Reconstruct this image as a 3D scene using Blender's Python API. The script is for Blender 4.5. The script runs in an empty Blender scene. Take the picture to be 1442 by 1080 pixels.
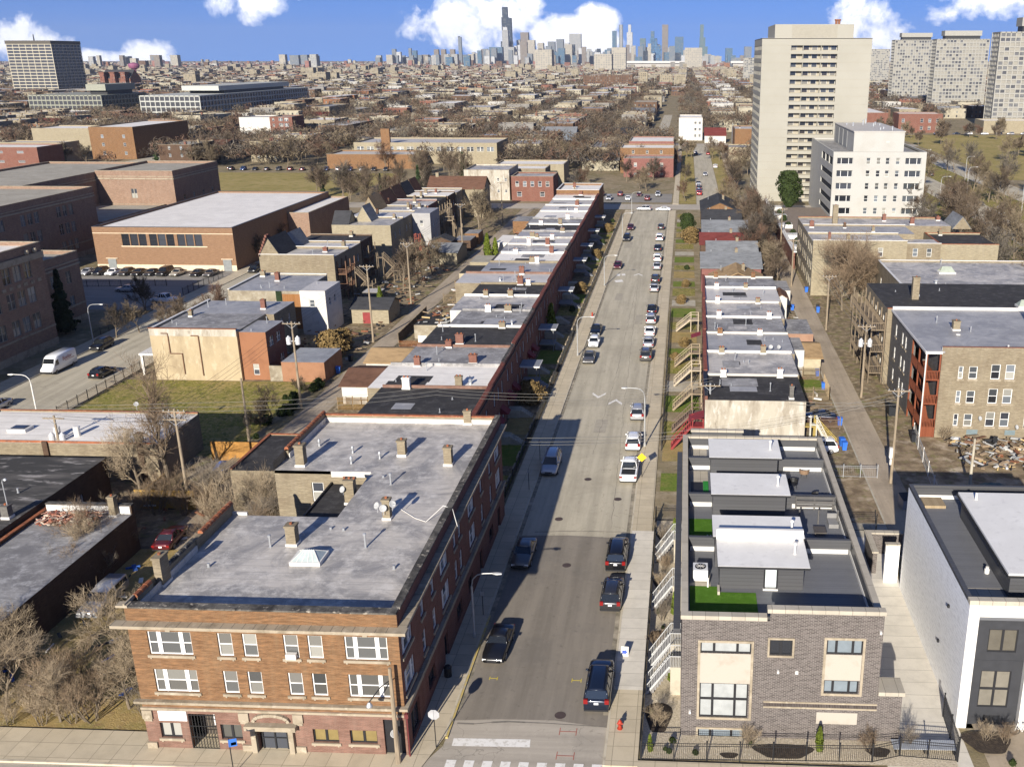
import bpy, math, random
from mathutils import Vector, Matrix, noise as mnoise
R = random.Random(11)
SC = bpy.context.scene
COL = SC.collection
KIDS = {}
rad = math.radians

# ---------------------------------------------------------------- camera model
F, PX, YH, H, VX = 1450., 900., 82., 46., 968.       # focal (px of the 1442 px wide photo), principal column, horizon row, height, street vanishing point
TH = math.asin((540-YH)/F); CT = math.cos(TH); TT = math.tan(TH)
YAW = math.atan((VX-PX)/F); CA, SA = math.cos(YAW), math.sin(YAW)
def G(x, y, z=0.):
    """point of the plane at height z seen at photo pixel x, y"""
    D = H-z; v = y-YH; K = D/CT
    xc = K*(x-PX)/v; yc = K*F/v-D*TT
    return (xc*CA-yc*SA, xc*SA+yc*CA)

# ---------------------------------------------------------------- objects
def link(o, parent=None):
    COL.objects.link(o)
    if parent is not None:
        o.parent = parent
        KIDS.setdefault(parent.name, []).append(o)
    return o
def tag(o, label=None, cat=None, group=None, kind=None):
    if label: o['label'] = label
    if cat: o['category'] = cat
    if group: o['group'] = group
    if kind: o['kind'] = kind
    return o
def thing(name, label, cat, loc=(0, 0, 0), rz=0., group=None):
    o = bpy.data.objects.new(name, None)
    o.empty_display_size = .3
    o.location = loc; o.rotation_euler = (0, 0, rz)
    link(o)
    return tag(o, label, cat, group)
def dup(o, loc=None, rz=None, sc=None, label=None, group=None, parent=None):
    c = o.copy(); link(c, parent)
    if loc is not None: c.location = loc
    if rz is not None: c.rotation_euler = (0, 0, rz)
    if sc is not None: c.scale = sc
    if label: c['label'] = label
    if group: c['group'] = group
    for k in KIDS.get(o.name, []):
        dup(k, parent=c)
    return c

class MB:
    def __init__(s): s.v = []; s.f = []; s.m = []
    def face(s, pts, mi=0):
        n = len(s.v); s.v.extend(pts); s.f.append(tuple(range(n, n+len(pts)))); s.m.append(mi)
    def box(s, x0, x1, y0, y1, z0, z1, mi=0, top=None, skip=''):
        n = len(s.v)
        s.v += [(x0, y0, z0), (x1, y0, z0), (x1, y1, z0), (x0, y1, z0), (x0, y0, z1), (x1, y0, z1), (x1, y1, z1), (x0, y1, z1)]
        for k, q in (('b', (3, 2, 1, 0)), ('t', (4, 5, 6, 7)), ('s', (0, 1, 5, 4)), ('e', (1, 2, 6, 5)), ('n', (2, 3, 7, 6)), ('w', (3, 0, 4, 7))):
            if k in skip: continue
            s.f.append(tuple(n+i for i in q)); s.m.append(top if (k == 't' and top is not None) else mi)
    def prism(s, p, z0, z1, mi=0, top=None, bot=False):
        n = len(s.v); k = len(p)
        s.v += [(x, y, z0) for x, y in p]+[(x, y, z1) for x, y in p]
        for i in range(k):
            j = (i+1) % k; s.f.append((n+i, n+j, n+k+j, n+k+i)); s.m.append(mi)
        s.f.append(tuple(n+k+i for i in range(k))); s.m.append(mi if top is None else top)
        if bot: s.f.append(tuple(n+i for i in range(k-1, -1, -1))); s.m.append(mi)
    def tube(s, a, b, r0, r1, n=6, mi=0, cap=False):
        a = Vector(a); b = Vector(b); d = b-a
        if d.length < 1e-6: return
        d.normalize()
        u = d.cross(Vector((0, 0, 1)) if abs(d.z) < .9 else Vector((1, 0, 0))).normalized(); w = d.cross(u)
        k = len(s.v)
        for c, r in ((a, r0), (b, r1)):
            for i in range(n):
                t = 2*math.pi*i/n
                s.v.append(tuple(c+u*(r*math.cos(t))+w*(r*math.sin(t))))
        for i in range(n):
            j = (i+1) % n; s.f.append((k+i, k+j, k+n+j, k+n+i)); s.m.append(mi)
        if cap:
            s.f.append(tuple(k+n+i for i in range(n))); s.m.append(mi)
            s.f.append(tuple(k+i for i in range(n-1, -1, -1))); s.m.append(mi)
    def path(s, pts, r, n=6, mi=0):
        for a, b in zip(pts, pts[1:]): s.tube(a, b, r, r, n, mi)
    def beam(s, a, b, w, h, mi=0):
        a = Vector(a); b = Vector(b); d = (b-a).normalized()
        u = d.cross(Vector((0, 0, 1)) if abs(d.z) < .95 else Vector((1, 0, 0))).normalized()*(w/2); t = u.normalized().cross(d)*(h/2)
        n = len(s.v)
        for c in (a, b):
            s.v += [tuple(c-u-t), tuple(c+u-t), tuple(c+u+t), tuple(c-u+t)]
        for q in ((3, 2, 1, 0), (4, 5, 6, 7), (0, 1, 5, 4), (1, 2, 6, 5), (2, 3, 7, 6), (3, 0, 4, 7)):
            s.f.append(tuple(n+i for i in q)); s.m.append(mi)
    def lathe(s, c, prof, n=12, mi=0, sq=1.):
        k = len(s.v)
        for r, z in prof:
            for i in range(n):
                t = 2*math.pi*i/n; s.v.append((c[0]+r*math.cos(t), c[1]+r*sq*math.sin(t), c[2]+z))
        for a in range(len(prof)-1):
            for i in range(n):
                j = (i+1) % n; s.f.append((k+a*n+i, k+a*n+j, k+a*n+n+j, k+a*n+n+i)); s.m.append(mi)
        s.f.append(tuple(k+(len(prof)-1)*n+i for i in range(n))); s.m.append(mi)
    def mesh(s, name, mats, smooth=False):
        me = bpy.data.meshes.new(name)
        me.from_pydata(s.v, [], s.f)
        for m in mats: me.materials.append(m)
        if len(mats) > 1: me.polygons.foreach_set('material_index', s.m)
        if smooth: me.polygons.foreach_set('use_smooth', [True]*len(s.f))
        me.update()
        return me
    def build(s, name, mats, parent=None, smooth=False, loc=None):
        if not isinstance(mats, (list, tuple)): mats = [mats]
        o = bpy.data.objects.new(name, s.mesh(name, mats, smooth))
        if loc: o.location = loc
        return link(o, parent)
def put(name, me, parent=None, loc=(0, 0, 0), rz=0., sc=None):
    o = bpy.data.objects.new(name, me); o.location = loc; o.rotation_euler = (0, 0, rz)
    if sc: o.scale = sc
    return link(o, parent)

# ---------------------------------------------------------------- materials
class NT:
    def __init__(s, name):
        s.mat = bpy.data.materials.new(name); s.mat.use_nodes = True
        s.t = s.mat.node_tree; s.t.nodes.clear()
        s.out = s.n('ShaderNodeOutputMaterial'); s.b = s.n('ShaderNodeBsdfPrincipled'); s.l(s.b.outputs[0], s.out.inputs[0])
    def n(s, t, **kw):
        o = s.t.nodes.new(t)
        for k, v in kw.items(): setattr(o, k, v)
        return o
    def l(s, a, b): s.t.links.new(a, b)
    def math(s, op, a, b=None, clamp=False):
        n = s.n('ShaderNodeMath', operation=op, use_clamp=clamp)
        for i, x in enumerate((a, b)):
            if x is None: continue
            if isinstance(x, (int, float)): n.inputs[i].default_value = x
            else: s.l(x, n.inputs[i])
        return n.outputs[0]
    def mix(s, fac, a, b, blend='MIX'):
        n = s.n('ShaderNodeMix', data_type='RGBA', blend_type=blend)
        for i, x in ((0, fac), (6, a), (7, b)):
            if isinstance(x, (int, float)): n.inputs[i].default_value = x
            elif isinstance(x, tuple): n.inputs[i].default_value = (*x, 1)
            else: s.l(x, n.inputs[i])
        return n.outputs[2]
    def noise(s, vec, sc, det=4, ro=.55, dist=0.):
        n = s.n('ShaderNodeTexNoise'); n.inputs['Scale'].default_value = sc; n.inputs['Detail'].default_value = det; n.inputs['Roughness'].default_value = ro; n.inputs['Distortion'].default_value = dist
        if vec is not None: s.l(vec, n.inputs['Vector'])
        return n.outputs['Fac']
    def ramp(s, f, lo, hi):
        n = s.n('ShaderNodeMapRange', clamp=True); s.l(f, n.inputs[0]); n.inputs[1].default_value = lo; n.inputs[2].default_value = hi
        return n.outputs[0]
    def pos(s, scale=(1, 1, 1), obj=False):
        o = (s.n('ShaderNodeTexCoord').outputs['Object'] if obj else s.n('ShaderNodeNewGeometry').outputs['Position'])
        if scale == (1, 1, 1): return o
        m = s.n('ShaderNodeVectorMath', operation='MULTIPLY'); s.l(o, m.inputs[0]); m.inputs[1].default_value = scale
        return m.outputs[0]
    def wallvec(s):
        """(along the wall, height, 0) for any upright wall"""
        g = s.n('ShaderNodeNewGeometry'); p = s.n('ShaderNodeSeparateXYZ'); s.l(g.outputs['Position'], p.inputs[0])
        nn = s.n('ShaderNodeSeparateXYZ'); s.l(g.outputs['True Normal'], nn.inputs[0])
        ax = s.math('GREATER_THAN', s.math('ABSOLUTE', nn.outputs[0]), .6)
        u = s.math('ADD', s.math('MULTIPLY', p.outputs[1], ax), s.math('MULTIPLY', p.outputs[0], s.math('SUBTRACT', 1., ax)))
        up = s.math('GREATER_THAN', s.math('ABSOLUTE', nn.outputs[2]), .6)
        v = s.math('ADD', s.math('MULTIPLY', p.outputs[2], s.math('SUBTRACT', 1., up)), s.math('MULTIPLY', p.outputs[1], up))
        c = s.n('ShaderNodeCombineXYZ'); s.l(u, c.inputs[0]); s.l(v, c.inputs[1])
        return c.outputs[0]
    def bump(s, h, st=.3, d=.05):
        b = s.n('ShaderNodeBump'); b.inputs['Strength'].default_value = st; b.inputs['Distance'].default_value = d
        s.l(h, b.inputs['Height']); s.l(b.outputs[0], s.b.inputs['Normal'])
    def done(s, col, rough=.8, spec=.3, metal=0.):
        if isinstance(col, tuple): s.b.inputs['Base Color'].default_value = (*col, 1)
        else: s.l(col, s.b.inputs['Base Color'])
        if isinstance(rough, (int, float)): s.b.inputs['Roughness'].default_value = rough
        else: s.l(rough, s.b.inputs['Roughness'])
        s.b.inputs['Specular IOR Level'].default_value = spec; s.b.inputs['Metallic'].default_value = metal
        return s.mat
def mul(c, k): return tuple(min(1., x*k) for x in c)
MC = {}
def flat(name, c, rough=.7, spec=.3, metal=0., var=.12, sc=1.5):
    """plain surface with a little unevenness"""
    if name in MC: return MC[name]
    t = NT(name)
    if var: col = t.mix(t.ramp(t.noise(t.pos(), sc, 5), .3, .7), mul(c, 1-var), mul(c, 1+var))
    else: col = c
    MC[name] = t.done(col, rough, spec, metal); return MC[name]
def patchy(name, layers, rough=.9, spec=.2, bump=0., bsc=8., stretch=(1, 1, 1)):
    """layers: base colour, then (colour, scale, lo, hi[, detail])"""
    t = NT(name); p = t.pos(stretch); col = layers[0]
    for L in layers[1:]:
        col = t.mix(t.ramp(t.noise(p, L[1], L[4] if len(L) > 4 else 5, .6), L[2], L[3]), col, L[0])
    if bump: t.bump(t.noise(t.pos(), bsc, 4), bump, .1)
    MC[name] = t.done(col, rough, spec); return MC[name]
def brick(name, c1, c2, mort, bw=.24, bh=.085, ms=.012, dirt=(.5, .45), dcol=None, streak=.25, rough=.9, bias=0., k=.45, hs=.35):
    """masonry: courses, uneven brick colours, blotches and rain streaks"""
    t = NT(name); v = t.wallvec(); c1, c2, mort = mul(c1, k), mul(c2, k), mul(mort, k); dcol = mul(dcol, k) if dcol else None
    b = t.n('ShaderNodeTexBrick'); t.l(v, b.inputs['Vector']); b.inputs['Scale'].default_value = 1.
    b.inputs['Color1'].default_value = (*c1, 1); b.inputs['Color2'].default_value = (*c2, 1); b.inputs['Mortar'].default_value = (*mort, 1)
    b.inputs['Brick Width'].default_value = bw; b.inputs['Row Height'].default_value = bh; b.inputs['Mortar Size'].default_value = ms; b.inputs['Bias'].default_value = bias
    b.inputs['Mortar Smooth'].default_value = .3
    col = b.outputs['Color']
    big = t.ramp(t.noise(v, .45, 6, .65), .35, .7)
    col = t.mix(t.math('MULTIPLY', big, dirt[0]), col, dcol or mul(c1, .55))
    hv = t.n('ShaderNodeVectorMath', operation='MULTIPLY'); t.l(v, hv.inputs[0]); hv.inputs[1].default_value = (1.1, 7., 1)
    hn = t.noise(hv.outputs[0], 1., 5, .7)
    col = t.mix(t.math('MULTIPLY', t.ramp(hn, .5, .64), hs), col, mul(c1, 1.5)); col = t.mix(t.math('MULTIPLY', t.ramp(hn, .5, .38), hs), col, mul(c1, .5))
    sv = t.n('ShaderNodeVectorMath', operation='MULTIPLY'); t.l(v, sv.inputs[0]); sv.inputs[1].default_value = (2.2, .18, 1)
    st = t.ramp(t.noise(sv.outputs[0], 1., 4), .5, .75)
    col = t.mix(t.math('MULTIPLY', st, streak), col, mul(mort, 1.15))
    t.bump(b.outputs['Fac'], -.25, .02)
    MC[name] = t.done(col, rough, .2); return MC[name]
def roofing(name, c, dark, lightc=None, seam=1.0, amt=.6, rough=.55, spec=.35):
    """rolled roofing: seams, ponding stains and patches"""
    t = NT(name); p = t.pos()
    sep = t.n('ShaderNodeSeparateXYZ'); t.l(p, sep.inputs[0])
    wob = t.noise(p, .6, 3)
    yy = t.math('ADD', sep.outputs[1], t.math('MULTIPLY', wob, .35))
    fr = t.math('FRACT', t.math('DIVIDE', yy, seam))
    line = t.math('LESS_THAN', fr, .07)
    strip = t.noise(t.pos((.15, 1/seam, 1)), 1.3, 2)
    col = t.mix(t.math('MULTIPLY', t.ramp(strip, .35, .65), .35), c, mul(c, .8))
    st = t.ramp(t.noise(p, .2, 9, .72, .8), .42, .57)
    col = t.mix(t.math('MULTIPLY', st, amt), col, dark)
    col = t.mix(t.math('MULTIPLY', t.ramp(t.noise(p, .8, 8, .75), .5, .63), amt*.7), col, lightc or mul(c, 1.35))
    col = t.mix(t.math('MULTIPLY', line, .5), col, mul(c, .5))
    t.bump(t.noise(p, 3., 5), .25, .05)
    MC[name] = t.done(col, rough, spec); return MC[name]
def boards(name, c, c2, w=.16, vert=True, gap=.04, rough=.8, spec=.25, dirt=.4):
    """boards or clapboard laid as a pattern on upright walls"""
    t = NT(name); v = t.wallvec(); s_ = t.n('ShaderNodeSeparateXYZ'); t.l(v, s_.inputs[0])
    q = t.math('DIVIDE', s_.outputs[0 if vert else 1], w)
    cell = t.math('FLOOR', q); fr = t.math('FRACT', q)
    wn = t.n('ShaderNodeTexWhiteNoise', noise_dimensions='1D'); t.l(cell, wn.inputs['W'])
    col = t.mix(wn.outputs['Value'], c, c2)
    col = t.mix(t.math('LESS_THAN', fr, gap/w if gap < w else .1), col, mul(c, .35))
    col = t.mix(t.math('MULTIPLY', t.ramp(t.noise(v, .9, 5), .45, .75), dirt), col, mul(c2, .6))
    t.bump(fr, .2, .02)
    MC[name] = t.done(col, rough, spec); return MC[name]
def glassy(name, c, rough=.12, spec=.6):
    """window glass seen from outside with blinds and dark rooms behind it"""
    t = NT(name); oi = t.n('ShaderNodeObjectInfo')
    k = t.n('ShaderNodeMapRange'); t.l(oi.outputs['Random'], k.inputs[0]); k.inputs[3].default_value = .45; k.inputs[4].default_value = 1.9
    col = t.mix(1., c, k.outputs[0], 'MULTIPLY')
    return t.done(col, rough, spec)
# ---------------------------------------------------------------- camera, sun, sky
cam = bpy.data.cameras.new('camera'); cam.sensor_fit = 'HORIZONTAL'; cam.sensor_width = 36.
cam.lens = F*CT/1442*36; cam.shift_x = (721-PX)/1442; cam.shift_y = 0.
cam.clip_start = 1.; cam.clip_end = 60000.
co = bpy.data.objects.new('camera', cam); COL.objects.link(co)
co.location = (0, 0, H); co.rotation_euler = (rad(90)-TH, 0, YAW); SC.camera = co
SC.render.resolution_x = 1442; SC.render.resolution_y = 1080
SUNDIR = Vector((.17, 1., -.385)).normalized()
sl = bpy.data.lights.new('sun', 'SUN'); sl.energy = 4.6; sl.angle = rad(.5); sl.color = (1., .935, .83)
so = bpy.data.objects.new('sun', sl); COL.objects.link(so); so.rotation_euler = SUNDIR.to_track_quat('-Z', 'Y').to_euler()
SC.view_settings.view_transform = 'Standard'; SC.view_settings.look = 'None'; SC.view_settings.gamma = 1.; SC.view_settings.exposure = .95
w = bpy.data.worlds.new('World'); SC.world = w; w.use_nodes = True
def make_world():
    t = NT.__new__(NT); t.t = w.node_tree; t.t.nodes.clear()
    out = t.n('ShaderNodeOutputWorld'); bg = t.n('ShaderNodeBackground'); t.l(bg.outputs[0], out.inputs[0]); bg.inputs[1].default_value = .11
    sky = t.n('ShaderNodeTexSky', sky_type='NISHITA'); sky.sun_disc = False; sky.sun_elevation = rad(20.8); sky.sun_rotation = math.pi+math.atan(.155)
    sky.air_density = 1.; sky.dust_density = .2; sky.ozone_density = 4.; sky.altitude = 200
    g = t.n('ShaderNodeTexCoord').outputs['Generated']
    up = t.n('ShaderNodeVectorMath', operation='ADD'); t.l(g, up.inputs[0]); up.inputs[1].default_value = (0, 0, .22); t.l(up.outputs[0], sky.inputs[0])
    col = t.mix(1., sky.outputs[0], (.345, .465, .71), 'MULTIPLY')
    s = t.n('ShaderNodeSeparateXYZ'); t.l(g, s.inputs[0])
    fy = t.math('MAXIMUM', s.outputs[1], .02)
    p = t.math('DIVIDE', s.outputs[0], fy); q = t.math('DIVIDE', s.outputs[2], fy)
    cv = t.n('ShaderNodeCombineXYZ'); t.l(p, cv.inputs[0]); t.l(q, cv.inputs[1])
    n1 = t.noise(cv.outputs[0], 22., 9, .6, .3); n2 = t.noise(cv.outputs[0], 70., 6, .6)
    wob = t.math('ADD', t.math('MULTIPLY', t.math('SUBTRACT', n1, .5), 3.2), t.math('MULTIPLY', t.math('SUBTRACT', n2, .5), .8))
    tot = None
    for (cx, cy, rx, ry, dens) in ((15, 62, 55, 34, .75), (118, 84, 40, 16, .9), (190, 74, 42, 22, 1.1), (150, 82, 60, 12, 1.), (345, 8, 55, 26, .8), (440, -8, 60, 12, .6), (522, 40, 20, 12, .1),
            (640, 30, 62, 42, .75), (715, 22, 62, 34, .85), (690, 55, 60, 26, .55), (800, 52, 58, 30, 1.6), (838, 32, 34, 22, 1.4), (835, 62, 40, 22, 1.2), (1205, 30, 48, 34, .7), (1235, 60, 46, 30, .75), (1395, 2, 85, 26, .8), (1330, 20, 50, 14, .35)):
        a = t.math('DIVIDE', t.math('SUBTRACT', p, (cx-VX)/F), rx/F*1.15); b = t.math('DIVIDE', t.math('SUBTRACT', q, (YH-cy)/F), ry/F*1.15)
        d = t.math('SUBTRACT', dens, t.math('MULTIPLY', t.math('ADD', t.math('MULTIPLY', a, a), t.math('MULTIPLY', b, b)), dens))
        tot = d if tot is None else t.math('MAXIMUM', tot, d)
    dens = t.math('ADD', tot, wob)
    hi = t.ramp(t.noise(g, 2.2, 8, .6, .5), .54, .72)                 # loose clouds over the rest of the sky
    gate = t.math('MULTIPLY', t.math('GREATER_THAN', .35, s.outputs[1]), t.math('GREATER_THAN', s.outputs[2], .02))
    al = t.math('MAXIMUM', t.math('MULTIPLY', t.ramp(dens, .15, .7), t.math('GREATER_THAN', s.outputs[1], .1)), t.math('MULTIPLY', hi, gate))
    shade = t.mix(t.ramp(t.math('ADD', dens, n2), .3, 1.5), (4.6, 5.1, 6.6), (7.2, 7.2, 7.5))
    t.l(t.mix(al, col, shade), bg.inputs[0])
make_world()

# ---------------------------------------------------------------- shared materials
ROOF = {
 'silver': roofing('roof_silver', (.49, .45, .395), (.21, .2, .19), (.64, .6, .54), 1.0, .85, .5, .45),
 'silver2': roofing('roof_silver_fresh', (.54, .505, .455), (.34, .325, .305), (.68, .645, .59), 1.0, .4, .45, .5),
 'blue': roofing('roof_blue_grey', (.35, .34, .33), (.18, .178, .18), (.5, .48, .455), 1.0, .55, .5, .45),
 'white': roofing('roof_white', (.76, .715, .645), (.54, .505, .45), (.82, .775, .71), 2.0, .4, .7, .3),
 'tan': roofing('roof_tan_gravel', (.36, .33, .27), (.24, .215, .17), (.45, .42, .35), 4., .5, .95, .15),
 'black': roofing('roof_black', (.045, .042, .04), (.022, .021, .022), (.13, .125, .12), 1.0, .5, .85, .2),
 'grey': roofing('roof_worn_grey', (.28, .27, .26), (.14, .135, .135), (.46, .45, .44), 1.0, .8, .75, .25),
 'pale': roofing('roof_pale_membrane', (.47, .44, .4), (.35, .33, .3), (.55, .52, .48), 3., .3, .6, .3),
}
WALL = {
 'red': brick('red_brick', (.42, .16, .11), (.32, .12, .085), (.42, .3, .24)),
 'orange': brick('orange_brick', (.43, .22, .1), (.345, .165, .073), (.42, .3, .18), hs=.6, dirt=(.45, .4), dcol=(.24, .13, .07)),
 'rose': brick('rose_brick', (.46, .235, .17), (.36, .185, .135), (.48, .37, .29), dirt=(.6, .4), dcol=(.2, .1, .07)),
 'tan': brick('common_tan_brick', (.53, .44, .29), (.41, .335, .215), (.52, .45, .34), dirt=(.55, .4), dcol=(.24, .17, .11)),
 'cream': brick('cream_brick', (.63, .54, .36), (.55, .47, .31), (.6, .53, .4), dirt=(.35, .4), dcol=(.34, .26, .16)),
 'brown': brick('brown_brick', (.2, .115, .07), (.155, .085, .055), (.25, .19, .14)),
 'grey': brick('grey_stone', (.3, .28, .25), (.24, .22, .2), (.34, .32, .29), bw=.6, bh=.3),
 'pink': brick('pink_painted_brick', (.46, .2, .17), (.4, .17, .14), (.4, .2, .17), dirt=(.3, .3)),
 'gym': brick('gym_orange_brick', (.47, .28, .165), (.43, .25, .145), (.48, .31, .2), bw=.4, bh=.2, dirt=(.12, .3), streak=.06),
 'school': brick('school_dark_red_brick', (.56, .35, .24), (.46, .28, .195), (.56, .46, .36), bw=.3, bh=.1),
 'white': patchy('white_painted_wall', [(.5, .48, .44), ((.37, .35, .32), .8, .5, .75)], .7),
 'stucco': patchy('stained_pale_stucco', [(.38, .345, .28), ((.22, .185, .14), .5, .46, .68), ((.46, .43, .38), 1.7, .53, .68), ((.14, .11, .08), .9, .6, .76)], .9, stretch=(1, 1, .35)),
 'cement': patchy('weathered_cement', [(.26, .225, .165), ((.17, .14, .1), .5, .45, .7), ((.33, .3, .24), 1.4, .5, .7)], .9),
 'concrete': patchy('cream_concrete', [(.62, .58, .49), ((.55, .5, .41), .15, .4, .7)], .8),
 'siding': boards('blue_grey_siding', (.13, .15, .18), (.15, .17, .2), .2, False, .03),
 'paleside': boards('pale_grey_siding', (.33, .32, .31), (.36, .35, .34), .2, False, .025),
}
STONE = patchy('limestone_trim', [(.31, .26, .19), ((.2, .165, .115), .9, .48, .68), ((.38, .33, .25), 2.2, .55, .7)], .85)
DARKSTONE = patchy('sooty_coping', [(.12, .11, .095), ((.04, .037, .034), 1.1, .4, .6), ((.34, .3, .24), 2.4, .58, .68)], .9)
TILEC = patchy('terracotta_coping', [(.29, .1, .045), ((.17, .065, .035), 1.3, .45, .65), ((.38, .2, .12), 3., .55, .7)], .7)
WHITE = flat('white_paint', (.6, .58, .54), .5, var=.05)
FRAMEW = flat('white_window_frame', (.66, .65, .62), .5, var=.03)
FRAMEB = flat('black_window_frame', (.02, .02, .022), .5, var=0)
GLASS = glassy('window_glass_room', (.085, .095, .105))
GLASSD = glassy('window_glass_dark', (.03, .033, .04), .1, .7)
BLIND = glassy('window_glass_blind', (.17, .165, .145), .35, .5)
BLACK = flat('black_iron', (.014, .014, .015), .5, .4, var=0)
WOOD = boards('weathered_wood', (.15, .115, .078), (.2, .155, .105), .12, True, .012)
NEWWOOD = boards('fresh_yellow_wood', (.34, .2, .06), (.4, .25, .085), .14, True, .012, dirt=.2)
PALEWOOD = boards('pale_fence_wood', (.28, .21, .125), (.33, .255, .16), .14, True, .012, dirt=.3)
REDWOOD = boards('red_stained_wood', (.16, .045, .02), (.2, .06, .028), .14, True, .012)
BROWNWOOD = flat('brown_porch_wood', (.14, .075, .045), .8)
REDPAINT = flat('red_painted_wood', (.2, .028, .028), .6)
POLE = patchy('pole_wood', [(.27, .215, .15), ((.15, .12, .085), 1.5, .45, .7)], .9, stretch=(4, 4, .4))
GALV = flat('galvanized_metal', (.4, .41, .42), .45, .5, .5)
LAMPGREY = flat('lamp_pole_grey', (.38, .38, .37), .5, .5, .3)
CONC = patchy('concrete_trim', [(.4, .36, .28), ((.28, .245, .19), .7, .45, .7)], .9)
BLUEBIN = flat('blue_bin_plastic', (.03, .13, .5), .5)
BLACKBIN = flat('black_bin_plastic', (.02, .022, .026), .5)
TARP = flat('blue_tarp', (.04, .11, .36), .6, var=.4, sc=3)
SHINGLE = {k: boards('shingle_'+k, c, mul(c, .8), .3, False, .03, .95, .1, .5) for k, c in (('grey', (.17, .175, .18)), ('red', (.16, .04, .035)), ('tan', (.33, .22, .11)), ('brown', (.115, .06, .04)), ('black', (.055, .055, .058)))}
for k, c in (('grey', (.185, .19, .195)), ('red', (.15, .04, .035)), ('tan', (.33, .225, .12)), ('brown', (.13, .07, .047)), ('black', (.05, .05, .053))):
    SHINGLE[k] = patchy('shingles_'+k, [c, (mul(c, .72), 2.2, .45, .65), (mul(c, 1.25), .5, .5, .75)], .95, .1, .3, 12, stretch=(.35, .35, 2.))

# ---------------------------------------------------------------- ground, roads, pavements
GROUND = patchy('ground_earth', [(.26, .205, .13), ((.18, .15, .08), .12, .4, .62), ((.33, .275, .19), .5, .5, .7), ((.13, .11, .075), 1.6, .55, .72)], .95, .1, .5, 5)
LAWN = patchy('lawn_grass', [(.2, .19, .042), ((.29, .23, .085), .3, .43, .58), ((.12, .12, .03), 1.1, .46, .62), ((.4, .3, .15), 2.6, .53, .66)], .95, .1, .6, 9)
GREENLAWN = patchy('green_lawn', [(.13, .175, .03), ((.2, .19, .055), .8, .45, .7), ((.08, .115, .022), 3., .5, .72)], .95, .1, .6, 12)
DRYGRASS = patchy('dry_grass', [(.34, .245, .1), ((.22, .185, .065), .5, .45, .68), ((.24, .165, .08), 1.6, .5, .7), ((.42, .32, .17), 4., .55, .7)], .95, .1, .6, 9)
FIELD = patchy('field_grass', [(.275, .22, .08), ((.33, .255, .105), .06, .4, .6), ((.18, .165, .045), .3, .5, .7)], .95, .1)
MUD = patchy('trodden_mud', [(.27, .205, .13), ((.15, .11, .07), .6, .42, .6), ((.45, .37, .27), .35, .53, .7), ((.19, .165, .075), .9, .54, .68)], .95, .1, .6, 6)
YARD = patchy('yard_litter', [(.25, .19, .115), ((.13, .1, .065), .8, .42, .62), ((.38, .31, .21), 1.1, .53, .68), ((.17, .165, .06), .5, .53, .68)], .95, .1, .6, 8)
def road_mat(name, c, dark, axis=0, patch=.5, cracks=True):
    t = NT(name); p = t.pos()
    st = (.9, .05, 1) if axis == 0 else (.05, .9, 1)
    col = t.mix(t.ramp(t.noise(t.pos(st), 1., 4, .6), .4, .65), c, mul(c, .78))
    col = t.mix(t.math('MULTIPLY', t.ramp(t.noise(p, .12, 8, .65), .5, .68), patch), col, dark)
    col = t.mix(t.math('MULTIPLY', t.ramp(t.noise(p, 1.4, 8, .75), .52, .75), .4), col, mul(c, 1.25))
    col = t.mix(t.math('MULTIPLY', t.ramp(t.noise(p, 1.7, 3, .6, .5), .62, .72), .4), col, mul(dark, .6)); col = t.mix(t.math('MULTIPLY', t.ramp(t.noise(t.pos((.35, .035, 1)), 1., 5, .7), .55, .68), .35), col, mul(c, .6))
    if cracks:
        v = t.n('ShaderNodeTexVoronoi', feature='DISTANCE_TO_EDGE'); v.inputs['Scale'].default_value = .22
        wv = t.n('ShaderNodeVectorMath', operation='ADD'); t.l(p, wv.inputs[0])
        nn = t.n('ShaderNodeTexNoise'); nn.inputs['Scale'].default_value = .7; nn.inputs['Detail'].default_value = 6; t.l(p, nn.inputs['Vector'])
        sc_ = t.n('ShaderNodeVectorMath', operation='SCALE'); t.l(nn.outputs['Color'], sc_.inputs[0]); sc_.inputs['Scale'].default_value = 2.5
        t.l(sc_.outputs[0], wv.inputs[1]); t.l(wv.outputs[0], v.inputs['Vector'])
        col = t.mix(t.math('MULTIPLY', t.math('LESS_THAN', v.outputs['Distance'], .006), t.math('MULTIPLY', t.ramp(t.noise(p, .2, 2), .45, .6), .6)), col, mul(dark, .7))
    t.bump(t.noise(p, 9., 4), .3, .02)
    MC[name] = t.done(col, .85, .25); return MC[name]
ASPH_OLD = road_mat('old_asphalt', (.455, .405, .305), (.29, .255, .19))
ASPH_NEW = road_mat('new_asphalt', (.235, .205, .165), (.15, .135, .115), patch=.6, cracks=False)
ASPH_X = road_mat('cross_street_asphalt', (.42, .37, .3), (.3, .27, .22), 1)
ASPH_LOT = road_mat('parking_asphalt', (.27, .25, .22), (.15, .14, .13), 1)
ALLEY = road_mat('alley_paving', (.38, .31, .225), (.21, .17, .12), patch=.8)
def slab_mat(name, c, w, h):
    t = NT(name); b = t.n('ShaderNodeTexBrick'); b.offset = 0.; t.l(t.pos(), b.inputs['Vector']); b.inputs['Scale'].default_value = 1.
    b.inputs['Color1'].default_value = (*c, 1); b.inputs['Color2'].default_value = (*mul(c, .86), 1); b.inputs['Mortar'].default_value = (*mul(c, .42), 1)
    b.inputs['Brick Width'].default_value = w; b.inputs['Row Height'].default_value = h; b.inputs['Mortar Size'].default_value = .02; b.inputs['Mortar Smooth'].default_value = .2
    col = t.mix(t.math('MULTIPLY', t.ramp(t.noise(t.pos(), .8, 7, .65), .45, .7), .4), b.outputs['Color'], mul(c, .6))
    MC[name] = t.done(col, .9, .2); return MC[name]
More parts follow.
